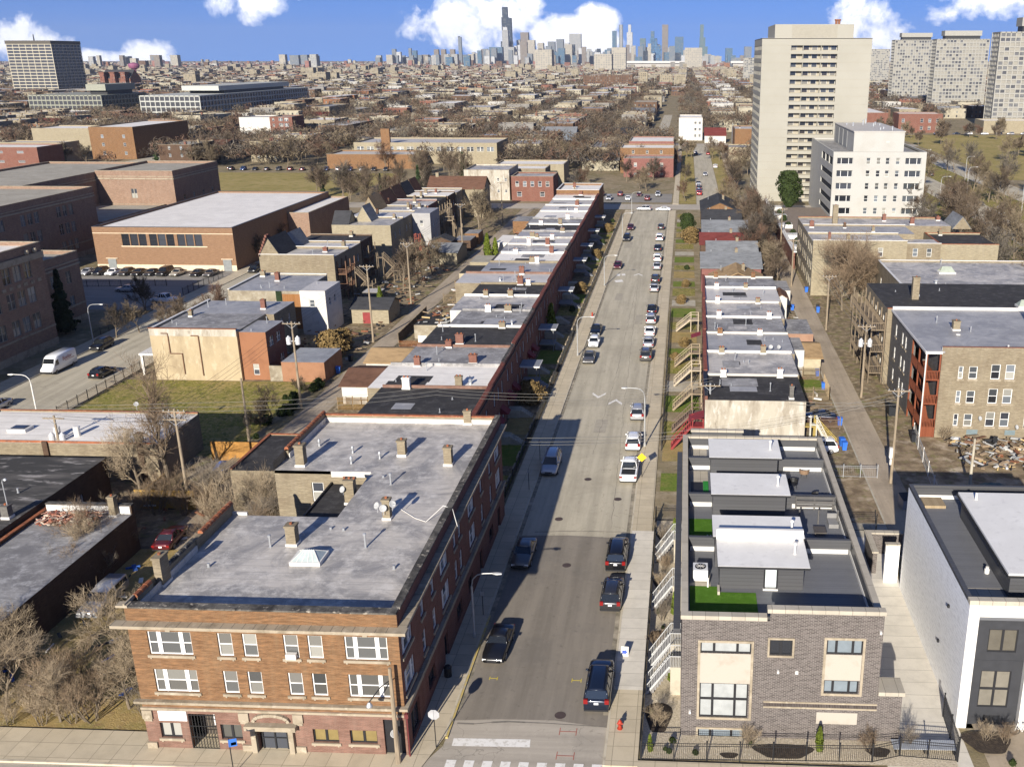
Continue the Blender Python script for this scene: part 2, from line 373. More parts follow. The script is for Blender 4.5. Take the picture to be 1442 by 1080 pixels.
WALK = slab_mat('sidewalk_slabs', (.53, .45, .32), 1.5, 1.5)
WALKNEW = slab_mat('new_sidewalk_slabs', (.64, .59, .5), 30., 1.6)
KERB = patchy('kerb_concrete', [(.5, .44, .33), ((.34, .29, .22), 1., .5, .7)], .9)
KERBY = patchy('yellow_kerb_paint', [(.5, .38, .13), ((.42, .36, .25), 2., .5, .65)], .8)
PAINTW = patchy('worn_white_road_paint', [(.74, .71, .65), ((.5, .46, .39), 2.5, .5, .68)], .7)
PAINTY = flat('yellow_spray_paint', (.6, .48, .04), .7); PAINTR = flat('red_spray_paint', (.36, .1, .07), .7)

def sheet(name, m, pts, z, kind='structure'):
    b = MB(); b.face([(x, y, z) for x, y in pts]); return tag(b.build(name, m), kind=kind)
def rect(name, m, x0, x1, y0, y1, z): return sheet(name, m, [(x0, y0), (x1, y0), (x1, y1), (x0, y1)], z)
def walk(name, m, x0, x1, y0, y1, z=.13, kerbs='', km=None):
    """raised pavement with real kerb stones on the named sides"""
    b = MB(); k = .17
    a0, a1, b0, b1 = x0, x1, y0, y1
    if 'w' in kerbs: b.box(x0, x0+k, y0, y1, 0, z+.012, 1); a0 += k
    if 'e' in kerbs: b.box(x1-k, x1, y0, y1, 0, z+.012, 1); a1 -= k
    if 's' in kerbs: b.box(a0, a1, y0, y0+k, 0, z+.012, 1); b0 += k
    if 'n' in kerbs: b.box(a0, a1, y1-k, y1, 0, z+.012, 1); b1 -= k
    b.box(a0, a1, b0, b1, 0, z, 0)
    return tag(b.build(name, [m, km or KERB]), kind='structure')
rect('ground', GROUND, -11000, 11000, -300, 15000, 0.)
hz = MB(); hz.box(-11010, 11010, -310, 15010, -1., 475.); hm = NT('haze_air'); hm.t.nodes.remove(hm.b); hv = hm.n('ShaderNodeVolumePrincipled'); hv.inputs['Color'].default_value = (.75, .84, 1., 1); hv.inputs['Density'].default_value = 3.6e-5; hv.inputs['Anisotropy'].default_value = .2; hm.l(hv.outputs[0], hm.out.inputs['Volume']); tag(hz.build('haze', hm.mat), kind='stuff')
CL, CR = -16.5, -5.1
rect('road', ASPH_OLD, CL, CR, 88.5, 314, .012)
NEWEDGE = [(CL, 59.4), (-13, 59.7), (-9, 59.75), (CR, 59.1)]
sheet('road', ASPH_NEW, NEWEDGE+[(CR, 88.5), (-11.4, 88.9), (CL, 88.6)], .016)
rect('road', ASPH_X, -420, 420, 30, 53.5, .008)
sheet('road', ASPH_X, [(CL-1.6, 53.5), (CR+1.9, 53.5), (CR, 56.6), (CR, 60.2), (CL, 60.2), (CL, 56.6)], .012)
rect('road', ASPH_OLD, -98.3, -86.6, 53.5, 314, .012)
rect('road', ASPH_X, -420, 420, 314, 326, .008)
rect('road', ASPH_OLD, 3.8, 12., 326, 556, .012)
rect('road', ASPH_X, -700, 700, 556, 568, .008)
rect('road', ASPH_OLD, -19, -12, 568, 860, .012)
rect('road', ASPH_OLD, 87, 99, -60, 1200, .01); rect('road', ASPH_OLD, 113, 124, -60, 1200, .01)
rect('road', ASPH_OLD, -262, -250, 330, 900, .01)
rect('alley', ALLEY, -52.2, -48.6, 60, 314, .01)
rect('alley', ALLEY, 21.4, 25.2, 53.5, 314, .01)
# pavements
walk('sidewalk', WALK, -19.0, CL, 57.6, 312, .13, 'e')
walk('sidewalk', WALK, -240, -19.0, 53.5, 57.0, .13, 's')
sheet('sidewalk', WALK, [(-19, 53.6), (-17.6, 53.6), (CL-.02, 57.6), (-19, 57.6)], .131)
walk('kerb', KERBY, CL-.02, CL+.15, 57.4, 73.5, .12)
walk('sidewalk', WALKNEW, CR, -2.7, 63.5, 90, .132, 'w')
walk('sidewalk', WALK, CR, -2.7, 55, 63.5, .13, 'w')
walk('sidewalk', WALK, CR, -2.9, 90, 312, .13, 'w')
walk('sidewalk', WALK, -2.7, 240, 53.2, 55.6, .128, 's')
walk('sidewalk', WALK, -86.6, -84.2, 57, 312, .13, 'w')
walk('sidewalk', WALK, -101.6, -98.3, 57, 312, .13, 'e')
walk('sidewalk', WALK, -4.2, -2.2, 326, 556, .1); walk('sidewalk', WALK, 17.5, 19.4, 326, 556, .1)
# lawns and yards
rect('lawn', LAWN, -83.9, -55, 107.5, 136.2, .03)
rect('yard', YARD, -84, -52.4, 136.2, 313, .025)
rect('yard', YARD, -84, -52.4, 57, 107.5, .026)
rect('dry_lawn', DRYGRASS, -54.6, -37.4, 57.2, 84, .034)
rect('yard', YARD, -48.4, -19.2, 95, 313, .025)
rect('yard', YARD, 14.4, 21.3, 90, 313, .025)
rect('muddy_lot', MUD, 14.6, 21.2, 93, 104.5, .032)
rect('field', FIELD, -205, -118, 336, 412, .03)
rect('field', FIELD, 128, 420, 400, 640, .03)
rect('verge', LAWN, 99, 113, -60, 1200, .02); rect('verge', LAWN, 78, 87, 130, 900, .02)
rect('verge', FIELD, -2.1, 3.6, 327, 540, .05); rect('verge', FIELD, 12.2, 17.3, 327, 540, .05)
rect('parking_lot', ASPH_LOT, -138, -101.8, 178, 215, .02)
rect('driveway', WALKNEW, 14.4, 20.3, 55.7, 89.8, .05)
rect('driveway', CONC, 14.4, 21.3, 89.8, 93, .045)
rect('yard', MUD, 25.3, 62, 90, 118, .03)
rect('yard', YARD, 25.3, 62, 118, 313, .02)
rect('parking_lot', ASPH_LOT, -38, -4.6, 330, 352, .02)
# road markings, each a flat coat of paint
def mark(label, m, pts, z=.022, group=None, cat='road marking', name='road_marking'):
    b = MB()
    for q in pts: b.face([(x, y, z) for x, y in q])
    return tag(b.build(name, m), label, cat, group)
for i in range(9):
    x = -15.9+1.26*i
    mark('white zebra bar of the crosswalk at the bottom of the street', PAINTW, [[(x, 53.0), (x+.68, 53.0), (x+.68, 55.2), (x, 55.2)]], .02, 'crosswalk bars', 'crosswalk bar', 'crosswalk_bar')
a, b_, c_, d_ = G(636, 1050), G(746, 1052), G(747, 1041), G(639, 1039)
mark('wide white stop line across the lane before the crosswalk', PAINTW, [[a, b_, c_, d_]], .02, cat='stop line', name='stop_line')
def chevron(px, py, up, lab, s=1.):
    x, y = G(px, py); k = 1 if up else -1
    mark(lab, PAINTW, [[(x-.95*s, y-k*1.3*s), (x-.95*s, y-k*.5*s), (x, y+k*1.2*s), (x, y+k*.4*s)], [(x+.95*s, y-k*.5*s), (x+.95*s, y-k*1.3*s), (x, y+k*.4*s), (x, y+k*1.2*s)]], cat='speed hump marking', name='speed_hump_marking')
chevron(843, 557, False, 'white speed hump chevron pointing down the street, left one of the near pair')
chevron(867, 566, True, 'white speed hump chevron pointing up the street, nearest the silver sport utility car')
chevron(899, 387, True, 'small far white speed hump chevron by the right row of parked cars')
mark('pale worn paint blotches of the far speed hump beside the maroon car', PAINTW, [[G(868, 389), G(873, 389), G(874, 386), G(869, 386)], [G(876, 388.5), G(881, 388), G(880, 385.5), G(875, 386)], [G(867, 398), G(878, 397), G(876, 394), G(865, 395)]], cat='speed hump marking', name='speed_hump_marking')
def scrawl(px, py, m, lab, s=1.):
    x, y = G(px, py); b = MB()
    for (u0, v0, u1, v1) in ((-.6, 0, .6, 0), (-.6, -.4, -.6, .4), (.6, -.4, .6, .4)):
        b.beam((x+u0*s, y+v0*s, .024), (x+u1*s, y+v1*s, .024), .05, .006)
    tag(b.build('utility_marking', m), lab, 'utility marking')
REPAIR = patchy('road_repair', [(.37, .33, .26), ((.3, .27, .21), 1.2, .45, .65)], .9)
for xa in (CL, CR-.4): rect('gutter', patchy('gutter_dark', [(.27, .235, .175), ((.17, .15, .11), 1.5, .42, .6), ((.38, .33, .25), .7, .5, .68)], .9), xa, xa+.4, 60.5, 312, .019)  # mottled darker strip along the foot of each kerb
PATCH = patchy('tar_patch', [(.2, .18, .15), ((.13, .12, .1), 1.5, .45, .65)], .9)
def lines(lab, pts, w_, m, z=.02):
    b = MB()
    for q in pts:
        P = [G(*p) for p in q]
        for (xa, ya), (xb, yb) in zip(P, P[1:]):
            L = math.hypot(xb-xa, yb-ya); n = max(1, int(L/1.2)); px_, py_ = -(yb-ya)/L, (xb-xa)/L; o0 = 0
            for i in range(n):
                o1 = R.uniform(-.12, .12) if i < n-1 else 0; f0, f1 = i/n, (i+1)/n; A = (xa+(xb-xa)*f0+px_*o0, ya+(yb-ya)*f0+py_*o0); B = (xa+(xb-xa)*f1+px_*o1, ya+(yb-ya)*f1+py_*o1); h = w_*R.uniform(.3, .7)
                b.face([(A[0]-px_*h, A[1]-py_*h, z), (B[0]-px_*h, B[1]-py_*h, z), (B[0]+px_*h, B[1]+py_*h, z), (A[0]+px_*h, A[1]+py_*h, z)]); o0 = o1
    tag(b.build('tar_seam', m), lab, 'road seam')
lines('dark tar seam where the old pale paving meets the new asphalt', [[(753, 749), (830, 748), (892, 750)]], .12, PATCH)
lines('dark tar seam before the stop line', [[(644, 1018), (740, 1017), (800, 1020), (866, 1024)]], .13, PATCH)
lines('long cracks sealed along the pale street', [[(905, 330), (896, 420), (885, 520), (872, 640), (860, 745)], [(897, 400), (870, 520), (835, 640)], [(840, 560), (905, 556)], [(872, 470), (905, 468)]], .035, PATCH, .021)
for i, (px, py, w_, d) in enumerate(((846, 600, 1.6, 5), (900, 450, 1.4, 7), (885, 345, 2., 9), (872, 418, 1.5, 6))):
    x, y = G(px, py); rect('road_patch', REPAIR, x-w_/2, x+w_/2, y-d/2, y+d/2, .015)
scrawl(800, 1030, PAINTR, 'upper red spray painted utility mark on the pale paving')
scrawl(796, 1064, PAINTR, 'lower red spray painted utility mark above the zebra bars')
scrawl(695, 955, PAINTY, 'yellow spray mark on dark asphalt below the black convertible', .5)
scrawl(812, 958, PAINTY, 'yellow spray mark on dark asphalt left of the dark navy utility car', .6)
scrawl(876, 958, PAINTY, 'yellow spray mark on the pale right pavement', .6)
scrawl(100, 1066, PAINTY, 'yellow spray mark on the front pavement left of the corner block', 1.2)
scrawl(271, 1075, PAINTY, 'yellow spray line on the pavement before the corner block entrance gate', 1.2)
IRON = flat('manhole_iron', (.07, .05, .045), .7)
for px, py, lab in ((789, 1007, 'round iron manhole cover on the dark asphalt left of the nearest car'), (787, 731, 'rusty manhole cover on pale road above the asphalt seam'), (870, 703, 'manhole cover below the white pickup truck'), (828, 675, 'small manhole cover left of the white pickup truck'), (798, 796, 'faint manhole lid in the middle of the dark asphalt')):
    x, y = G(px, py); b = MB(); b.lathe((x, y, .018), [(.42, 0), (.42, .012), (.33, .012), (.3, .008)], 20); tag(b.build('manhole_cover', IRON), lab, 'manhole cover')
# ---------------------------------------------------------------- walls with openings, windows, roof fittings
ROT = {'S': 0., 'E': math.pi/2, 'N': math.pi, 'W': -math.pi/2}
class Face:
    """one upright wall of a block: u runs to the right as seen from outside"""
    def __init__(s, k, x0, x1, y0, y1):
        s.k = k; s.x0, s.x1, s.y0, s.y1 = x0, x1, y0, y1; s.L = (x1-x0) if k in 'SN' else (y1-y0)
    def p(s, u, z, d=0.):
        return {'S': (s.x0+u, s.y0-d, z), 'E': (s.x1+d, s.y0+u, z), 'N': (s.x1-u, s.y1+d, z), 'W': (s.x0-d, s.y1-u, z)}[s.k]
    def wall(s, mb, z0, z1, holes=(), rec=.16, mi=0, rmi=None, u0=0., u1=None):
        u1 = s.L if u1 is None else u1; holes = [h for h in holes if h[1] > u0 and h[0] < u1]
        us = sorted({u0, u1, *[min(max(h[i], u0), u1) for h in holes for i in (0, 1)]}); zs = sorted({z0, z1, *[min(max(h[i], z0), z1) for h in holes for i in (2, 3)]})
        for a, b in zip(us, us[1:]):
            run = None
            for c, d in zip(zs, zs[1:]):
                m = (a+b)/2, (c+d)/2
                if any(h[0] < m[0] < h[1] and h[2] < m[1] < h[3] for h in holes): continue
                mb.face([s.p(a, c), s.p(b, c), s.p(b, d), s.p(a, d)], mi)
        r = mi if rmi is None else rmi
        for h in holes:
            a, b, c, d = h[:4]
            mb.face([s.p(a, c), s.p(a, d), s.p(a, d, -rec), s.p(a, c, -rec)], r); mb.face([s.p(b, d), s.p(b, c), s.p(b, c, -rec), s.p(b, d, -rec)], r)
            mb.face([s.p(a, d), s.p(b, d), s.p(b, d, -rec), s.p(a, d, -rec)], r); mb.face([s.p(b, c), s.p(a, c), s.p(a, c, -rec), s.p(b, c, -rec)], r)
    def band(s, mb, u0, u1, z0, z1, d, mi=0, inn=0.):
        """a box standing d proud of the wall"""
        a, b = s.p(u0, z0, -inn), s.p(u1, z1, d)
        mb.box(min(a[0], b[0]), max(a[0], b[0]), min(a[1], b[1]), max(a[1], b[1]), z0, z1, mi)
WC = {}
def wmesh(w, h, style, fm, g1, g2, simple):
    key = (round(w, 2), round(h, 2), style, fm.name, g1.name, g2.name, simple)
    if key in WC: return WC[key]
    gl, fr = MB(), MB(); t = .085 if not simple else .07
    def sash(x0, x1, z0, z1, cross):
        zm = (z0+z1)/2
        if cross in ('dh', 'awning'):
            gl.face([(x0, .05, z0), (x1, .05, z0), (x1, .05, zm), (x0, .05, zm)], 0); gl.face([(x0, .03, zm), (x1, .03, zm), (x1, .03, z1), (x0, .03, z1)], 1)
            fr.box(x0, x1, -.01, .05, zm-.035, zm+.035)
        else:
            gl.face([(x0, .04, z0), (x1, .04, z0), (x1, .04, z1), (x0, .04, z1)], 0)
        fr.box(x0, x0+t, -.02, .05, z0, z1); fr.box(x1-t, x1, -.02, .05, z0, z1)
        fr.box(x0+t, x1-t, -.02, .05, z0, z0+t); fr.box(x0+t, x1-t, -.02, .05, z1-t, z1)
    if style == 'triple':
        a, b = w*.26, w*.74; m = .1
        sash(0, a-m, 0, h, 'dh'); sash(a+m*.2, b-m*.2, 0, h, 'dh'); sash(b+m, w, 0, h, 'dh')
        fr.box(a-m, a+m*.2, -.05, .05, 0, h); fr.box(b-m*.2, b+m, -.05, .05, 0, h)
    elif style == 'pair': sash(0, w/2-.04, 0, h, 'dh'); sash(w/2+.04, w, 0, h, 'dh'); fr.box(w/2-.04, w/2+.04, -.03, .05, 0, h)
    elif style == 'slider': sash(0, w/2, 0, h, 'no'); sash(w/2, w, 0, h, 'no')
    elif style == 'tri': sash(0, w*.27, 0, h, 'no'); sash(w*.27, w*.73, 0, h, 'no'); sash(w*.73, w, 0, h, 'no')
    elif style == 'grid22':
        for i in (0, 1):
            for j in (0, 1): sash(i*w/2, (i+1)*w/2, j*h*.5, (j+1)*h*.5, 'no')
    elif style == 'grid32':
        xs = (0, w*.27, w*.73, w)
        for i in range(3):
            for j in (0, 1): sash(xs[i], xs[i+1], j*h*.53, h*.53 if j == 0 else h, 'no')
    else: sash(0, w, 0, h, style)
    if simple:
        n = len(gl.v)
        gl.v += fr.v; gl.f += [tuple(i+n for i in q) for q in fr.f]; gl.m += [2]*len(fr.f)
        WC[key] = (gl.mesh('window', [g1, g2, fm]), None)
    else: WC[key] = (gl.mesh('window', [g1, g2]), fr.mesh('window_frame', [fm]))
    return WC[key]
def window(T, face, u0, u1, z0, z1, style='dh', fm=None, rec=.12, simple=False, sill=None, glass=None, label=None, lintel=None):
    fm = fm or FRAMEW; pal = glass or (GLASS, GLASS, GLASS, GLASSD, BLIND)
    g1 = R.choice(pal); g2 = R.choice(pal)
    pm, fme = wmesh(u1-u0, z1-z0, style, fm, g1, g2, simple)
    p = face.p(u0, z0, -rec)
    wo = put('window', pm, T.o, (p[0]+T.off[0], p[1]+T.off[1], p[2]+T.off[2]), ROT[face.k])
    if label: wo['label'] = label
    if fme: put('frame', fme, wo)
    if sill:
        key = ('sill', round(u1-u0, 2), sill.name, rec)
        if key not in WC:
            b = MB(); b.box(-.14, u1-u0+.14, -rec-.1, .02, -.2, -.012); b.box(0, .12, -rec-.08, -rec+.0, -.3, -.2); b.box(u1-u0-.12, u1-u0, -rec-.08, -rec, -.3, -.2)
            WC[key] = b.mesh('sill', [sill])
        put('sill', WC[key], wo)
    if lintel:
        key = ('lint', round(u1-u0, 2), round(z1-z0, 2), lintel.name, rec)
        if key not in WC:
            b = MB(); b.box(-.1, u1-u0+.1, -rec-.05, .02, z1-z0+.012, z1-z0+.24); WC[key] = b.mesh('lintel', [lintel])
        put('lintel', WC[key], wo)
    return wo
class T:
    def __init__(s, name, label, cat, x, y, z=0., group=None):
        s.o = thing(name, label, cat, (x, y, z), 0, group); s.off = (-x, -y, -z)
    def add(s, mb, name, mats, parent=None, smooth=False, label=None):
        o = mb.build(name, mats, parent or s.o, smooth, None if parent else s.off)
        if label: o['label'] = label
        return o
def even(L, n, w, m=None):
    """n openings of width w spread over length L"""
    g = (L-n*w)/(n+1) if m is None else m
    if m is None: return [(g+i*(w+g), g+i*(w+g)+w) for i in range(n)]
    st = (L-2*m-w)/max(1, n-1); return [(m+i*st, m+i*st+w) for i in range(n)]
def chimney(t, x, y, z, w=.6, d=.6, h=1.2, m=None, base=True, pots=1, mb=None):
    b = MB(); b.box(x-w/2, x+w/2, y-d/2, y+d/2, z+(.2 if base else 0), z+h-.16, 0); b.box(x-w/2-.06, x+w/2+.06, y-d/2-.06, y+d/2+.06, z+h-.16, z+h, 0)
    if base: b.box(x-w/2-.07, x+w/2+.07, y-d/2-.07, y+d/2+.07, z-.1, z+.2, 1)
    c = t.add(b, 'chimney', [m or WALL['tan'], WHITE])
    f = MB()
    for i in range(pots):
        px = x+(i-(pots-1)/2)*w*.5; f.lathe((px, y, z+h), [(.11, 0), (.11, .16), (.08, .17), (.08, .05)], 8)
    t.add(f, 'flue', TILEC, c); return c
def ventpipe(t, x, y, z, h=.9, r=.06, m=None):
    b = MB(); b.lathe((x, y, z), [(.14, 0), (.14, .03), (r, .05), (r, h)], 8)
    if h > .7: b.lathe((x, y, z+h-.04), [(r*1.7, 0), (r*1.7, .14), (.02, .2)], 8)
    return t.add(b, 'vent_pipe', m or GALV)
def fan(t, x, y, z, r=.25):
    b = MB(); b.lathe((x, y, z), [(r*.8, 0), (r*.6, .25), (r*.6, .35), (r, .42), (r, .6), (r*.5, .72), (.02, .75)], 10); return t.add(b, 'roof_vent', GALV)
def dishmesh():
    b = MB(); b.lathe((0, 0, 0), [(.02, .0), (.13, .02), (.23, .06), (.29, .1), (.295, .11), (.23, .07), (.13, .03), (.01, .015)], 14)
    m = b.mesh('satellite_dish', [flat('dish_grey', (.36, .36, .35), .5)], True); return m
DISH = dishmesh()
def dish(t, x, y, z, rz=0., h=.5, parent=None):
    """dish on a short arm, looking up to the south"""
    b = MB(); b.tube((x, y, z-h), (x, y, z), .025, .025, 5); b.tube((x, y, z), (x+.3*math.sin(rz), y-.3*math.cos(rz), z+.1), .015, .015, 4)
    o = t.add(b, 'satellite_dish', GALV, parent)
    d = put('reflector', DISH, o, (x, y, z)); d.rotation_euler = (rad(62), 0, rz); return o
def parapet(mb, x0, x1, y0, y1, z0, z1, w=.3, mi=0, ci=1, ch=.1, ov=.05, sides='snew'):
    """upstand walls with coping stones, mitre free: south and north run through"""
    if 's' in sides: mb.box(x0, x1, y0, y0+w, z0, z1-ch, mi); mb.box(x0-ov, x1+ov, y0-ov, y0+w+ov, z1-ch, z1, ci)
    if 'n' in sides: mb.box(x0, x1, y1-w, y1, z0, z1-ch, mi); mb.box(x0-ov, x1+ov, y1-w-ov, y1+ov, z1-ch, z1, ci)
    a = y0+w+ov if 's' in sides else y0; b = y1-w-ov if 'n' in sides else y1
    if 'w' in sides: mb.box(x0, x0+w, a, b, z0, z1-ch, mi); mb.box(x0-ov, x0+w+ov, a, b, z1-ch, z1, ci)
    if 'e' in sides: mb.box(x1-w, x1, a, b, z0, z1-ch, mi); mb.box(x1-w-ov, x1+ov, a, b, z1-ch, z1, ci)
def block(name, label, cat, x0, x1, y0, y1, h, wall, roof, par=.5, pw=.28, cope=None, sides='snew', wins=(), group=None, facew=None, chim=0, vents=0, simple=True, fm=None):
    """flat roofed masonry block. wins: (face, n, w, h, [sill heights], style)"""
    cx, cy = (x0+x1)/2, y0
    t = T(name, label, cat, cx, cy, 0, group); t.x0, t.x1, t.y0, t.y1, t.h = x0, x1, y0, y1, h
    mats = [wall]; facew = facew or {}
    for k in facew:
        if facew[k] not in mats: mats.append(facew[k])
    holes = {k: [] for k in 'SENW'}; todo = []
    for sp in wins:
        k, n, ww, wh, zs = sp[:5]; st = sp[5] if len(sp) > 5 else 'dh'; f = Face(k, x0, x1, y0, y1)
        for (a, b) in (even(f.L, n, ww) if isinstance(n, int) else [(u, u+ww) for u in n]):
            for z in zs: holes[k].append((a, b, z, z+wh)); todo.append((f, a, b, z, z+wh, st))
    mb = MB()
    for k in 'SENW':
        Face(k, x0, x1, y0, y1).wall(mb, 0, h-par, holes[k], .12, mats.index(facew.get(k, wall)))
    t.wall = t.add(mb, 'wall', mats)
    for f, a, b, z0, z1, st in todo:
        window(t, f, a, b, z0, z1, st, fm, simple=simple, glass=(GLASSD,) if fm is FRAMEB else None, sill=None if simple else STONE)
    rb = MB(); i = pw*.98
    rb.box(x0+.01, x1-.01, y0+.01, y1-.01, h-par-.3, h-par, 0, skip='b')
    t.roof = t.add(rb, 'roof', roof); t.rz = h-par
    if par > .05 and sides:
        pb = MB(); parapet(pb, x0, x1, y0, y1, h-par+.001, h, pw, 0, 1, .09, .04, sides); t.add(pb, 'parapet', [wall, cope or STONE])
    for i in range(chim):
        chimney(t, R.uniform(x0+1, x1-1), R.uniform(y0+1, y1-1), t.rz, R.uniform(.5, .9), R.uniform(.5, .8), R.uniform(.9, 1.6), R.choice((WALL['tan'], WALL['red'], WALL['brown'])))
    for i in range(vents): ventpipe(t, R.uniform(x0+.8, x1-.8), R.uniform(y0+.8, y1-.8), t.rz, R.choice((.3, .5, .9)))
    return t
def gable(t, x0, x1, y0, y1, z0, rise, m, ridge='x', over=.35, wm=None):
    """pitched roof with its gable walls"""
    b = MB(); th = .14
    if ridge == 'x':
        ym = (y0+y1)/2
        for ya, yb in ((y0-over, ym), (y1+over, ym)):
            za = z0-over*rise/((y1-y0)/2)
            P = [(x0-over, ya, za), (x1+over, ya, za), (x1+over, yb, z0+rise), (x0-over, yb, z0+rise)]
            if ya > yb: P = [P[1], P[0], P[3], P[2]]
            b.face([(x, y, z+th) for x, y, z in P]); b.face(P[::-1])
            for i in range(4):
                p, q = P[i], P[(i+1) % 4]; b.face([p, q, (q[0], q[1], q[2]+th), (p[0], p[1], p[2]+th)])
        g = MB(); g.face([(x0, y1, z0), (x0, y0, z0), (x0, ym, z0+rise)]); g.face([(x1, y0, z0), (x1, y1, z0), (x1, ym, z0+rise)])
    else:
        xm = (x0+x1)/2
        for xa, xb in ((x0-over, xm), (x1+over, xm)):
            za = z0-over*rise/((x1-x0)/2)
            P = [(xa, y1+over, za), (xa, y0-over, za), (xb, y0-over, z0+rise), (xb, y1+over, z0+rise)]
            if xa > xb: P = [P[1], P[0], P[3], P[2]]
            b.face([(x, y, z+th) for x, y, z in P]); b.face(P[::-1])
            for i in range(4):
                p, q = P[i], P[(i+1) % 4]; b.face([p, q, (q[0], q[1], q[2]+th), (p[0], p[1], p[2]+th)])
        g = MB(); g.face([(x0, y0, z0), (x1, y0, z0), (xm, y0, z0+rise)]); g.face([(x1, y1, z0), (x0, y1, z0), (xm, y1, z0+rise)])
    t.add(g, 'gable_wall', wm or t.wallm)
    return t.add(b, 'roof', m)
def house(name, label, cat, x0, x1, y0, y1, h, wall, roofm, rise=1.8, ridge='x', group=None, wins=(), facew=None):
    t = T(name, label, cat, (x0+x1)/2, y0, 0, group); t.wallm = wall; mb = MB(); holes = {k: [] for k in 'SENW'}; todo = []
    for sp in wins:
        k, n, ww, wh, zs = sp[:5]; st = sp[5] if len(sp) > 5 else 'dh'; f = Face(k, x0, x1, y0, y1)
        for (a, b) in even(f.L, n, ww):
            for z in zs: holes[k].append((a, b, z, z+wh)); todo.append((f, a, b, z, z+wh, st))
    for k in 'SENW': Face(k, x0, x1, y0, y1).wall(mb, 0, h, holes[k], .1)
    t.add(mb, 'wall', wall)
    for f, a, b, z0, z1, st in todo: window(t, f, a, b, z0, z1, st, simple=True)
    gable(t, x0, x1, y0, y1, h, rise, roofm, ridge)
    t.x0, t.x1, t.y0, t.y1, t.h = x0, x1, y0, y1, h
    return t

# ---------------------------------------------------------------- trees
BARK = patchy('tree_bark', [(.17, .135, .095), ((.1, .078, .055), 2., .45, .7), ((.26, .215, .16), 3., .55, .7)], .95, stretch=(2, 2, .4))
TW = {k: patchy('twigs_'+k, [c, (mul(c, .6), .6, .42, .66), (mul(c, 1.35), 1.5, .55, .75)], .95, .05) for k, c in (('brown', (.22, .16, .105)), ('tan', (.33, .26, .175)), ('rust', (.22, .12, .08)), ('grey', (.22, .185, .145)), ('olive', (.2, .17, .07)), ('dark', (.12, .09, .065)))}
TWF = {k: patchy('far_twigs_'+k, [c, (mul(c, .6), .4, .42, .62), (mul(c, 1.4), 1.1, .55, .7)], .95, .05) for k, c in (('brown', (.125, .095, .068)), ('tan', (.19, .15, .1)), ('rust', (.135, .085, .06)), ('grey', (.13, .112, .09)), ('dark', (.07, .057, .045)))}
def leafmat(name, c):
    return patchy(name, [c, (mul(c, .55), .9, .4, .65), (mul(c, 1.6), 2.2, .56, .75)], .9, .1)
LEAF = {'green': leafmat('evergreen_leaves', (.035, .05, .016)), 'pine': leafmat('pine_needles', (.045, .07, .028)), 'gold': leafmat('dry_gold_leaves', (.19, .13, .055)), 'dark': leafmat('dark_spruce_needles', (.022, .034, .016)), 'lime': leafmat('arborvitae_leaves', (.11, .14, .02))}
def bare_proto(seed, ht, spread, lv, n1, n2, n3, n4, tw, stems=1, trunkh=.25, r0=None, droop=0.):
    """branching skeleton: trunk and limbs in one mesh, fine wood in the crown mesh"""
    r = random.Random(seed); tr, cr = MB(), MB(); r0 = r0 or ht*.02
    def limb(p, d, L, ra, level):
        seg = 3 if level < 3 else 2; pts = [p]; dd = d.copy()
        for i in range(seg):
            dd = (dd+Vector((r.uniform(-1, 1), r.uniform(-1, 1), r.uniform(-.6, 1)-droop))*(.16 if level == 0 else .24)).normalized()
            pts.append(pts[-1]+dd*(L/seg))
        mb = tr if level < 2 else cr; nn = 7 if level == 0 else (5 if level == 1 else (4 if level == 2 else 3))
        for i in range(seg):
            a, b = ra*(1-.7*i/seg), ra*(1-.7*(i+1)/seg)
            mb.tube(pts[i], pts[i+1], max(a, tw), max(b, tw*.8), nn)
        if level >= lv: return
        k = (n1, n2, n3, n4)[level]
        for i in range(k):
            f = (trunkh+(1-trunkh)*(i+r.random())/k) if level == 0 else (.25+.75*(i+r.random())/k)
            f = min(f, .99); j = min(int(f*seg), seg-1); q = pts[j].lerp(pts[j+1], f*seg-j)
            az = r.uniform(0, 6.283) if level else (i*2.4+r.uniform(-.5, .5)); ax = (pts[j+1]-pts[j]).normalized()
            u = ax.cross(Vector((0, 0, 1)) if abs(ax.z) < .9 else Vector((1, 0, 0))).normalized(); w_ = ax.cross(u)
            an = r.uniform(.45, 1.05)*spread
            nd = ax*math.cos(an)+(u*math.cos(az)+w_*math.sin(az))*math.sin(an); nd.z += .18-.3*droop; nd.normalize()
            limb(q, nd, L*r.uniform(.45, .72)*(1.05-.35*f if level == 0 else 1), max(ra*.55*(1-.4*f), tw), level+1)
    for s in range(stems):
        a = 6.283*s/max(1, stems); o = Vector((math.cos(a), math.sin(a), 0))*(0 if stems == 1 else .25*ht*.25)
        d = (Vector((0, 0, 1))+o.normalized()*(0 if stems == 1 else r.uniform(.15, .6))).normalized() if stems > 1 else Vector((0, 0, 1))
        limb(o-Vector((0, 0, .1)), d, ht*r.uniform(.5, .62)*(1 if stems == 1 else r.uniform(.7, 1.1)), r0*(1 if stems == 1 else .6), 0)
    return tr, cr
PROTO = {}
def proto(kind, tw, *a, **k):
    tr, cr = bare_proto(*a, **k)
    D = TWF if kind[0] in 'fd' else TW; PROTO[kind] = (tr.mesh('tree_trunk', [BARK]), [cr.mesh('tree_crown', [D[x]]) for x in tw])
for i in range(3): proto('near%d' % i, ('tan', 'brown', 'grey'), 20+i, 10., 1., 4, 7, 7, 8, 6, .009)
for i in range(2): proto('brush%d' % i, ('tan', 'brown', 'grey'), 40+i, 5., .75, 3, 6, 7, 6, 0, .007, stems=6, trunkh=.15)
for i in range(4): proto('far%d' % i, ('brown', 'tan', 'rust', 'grey', 'dark'), 60+i, 11., .95, 4, 6, 7, 7, 4, .03)
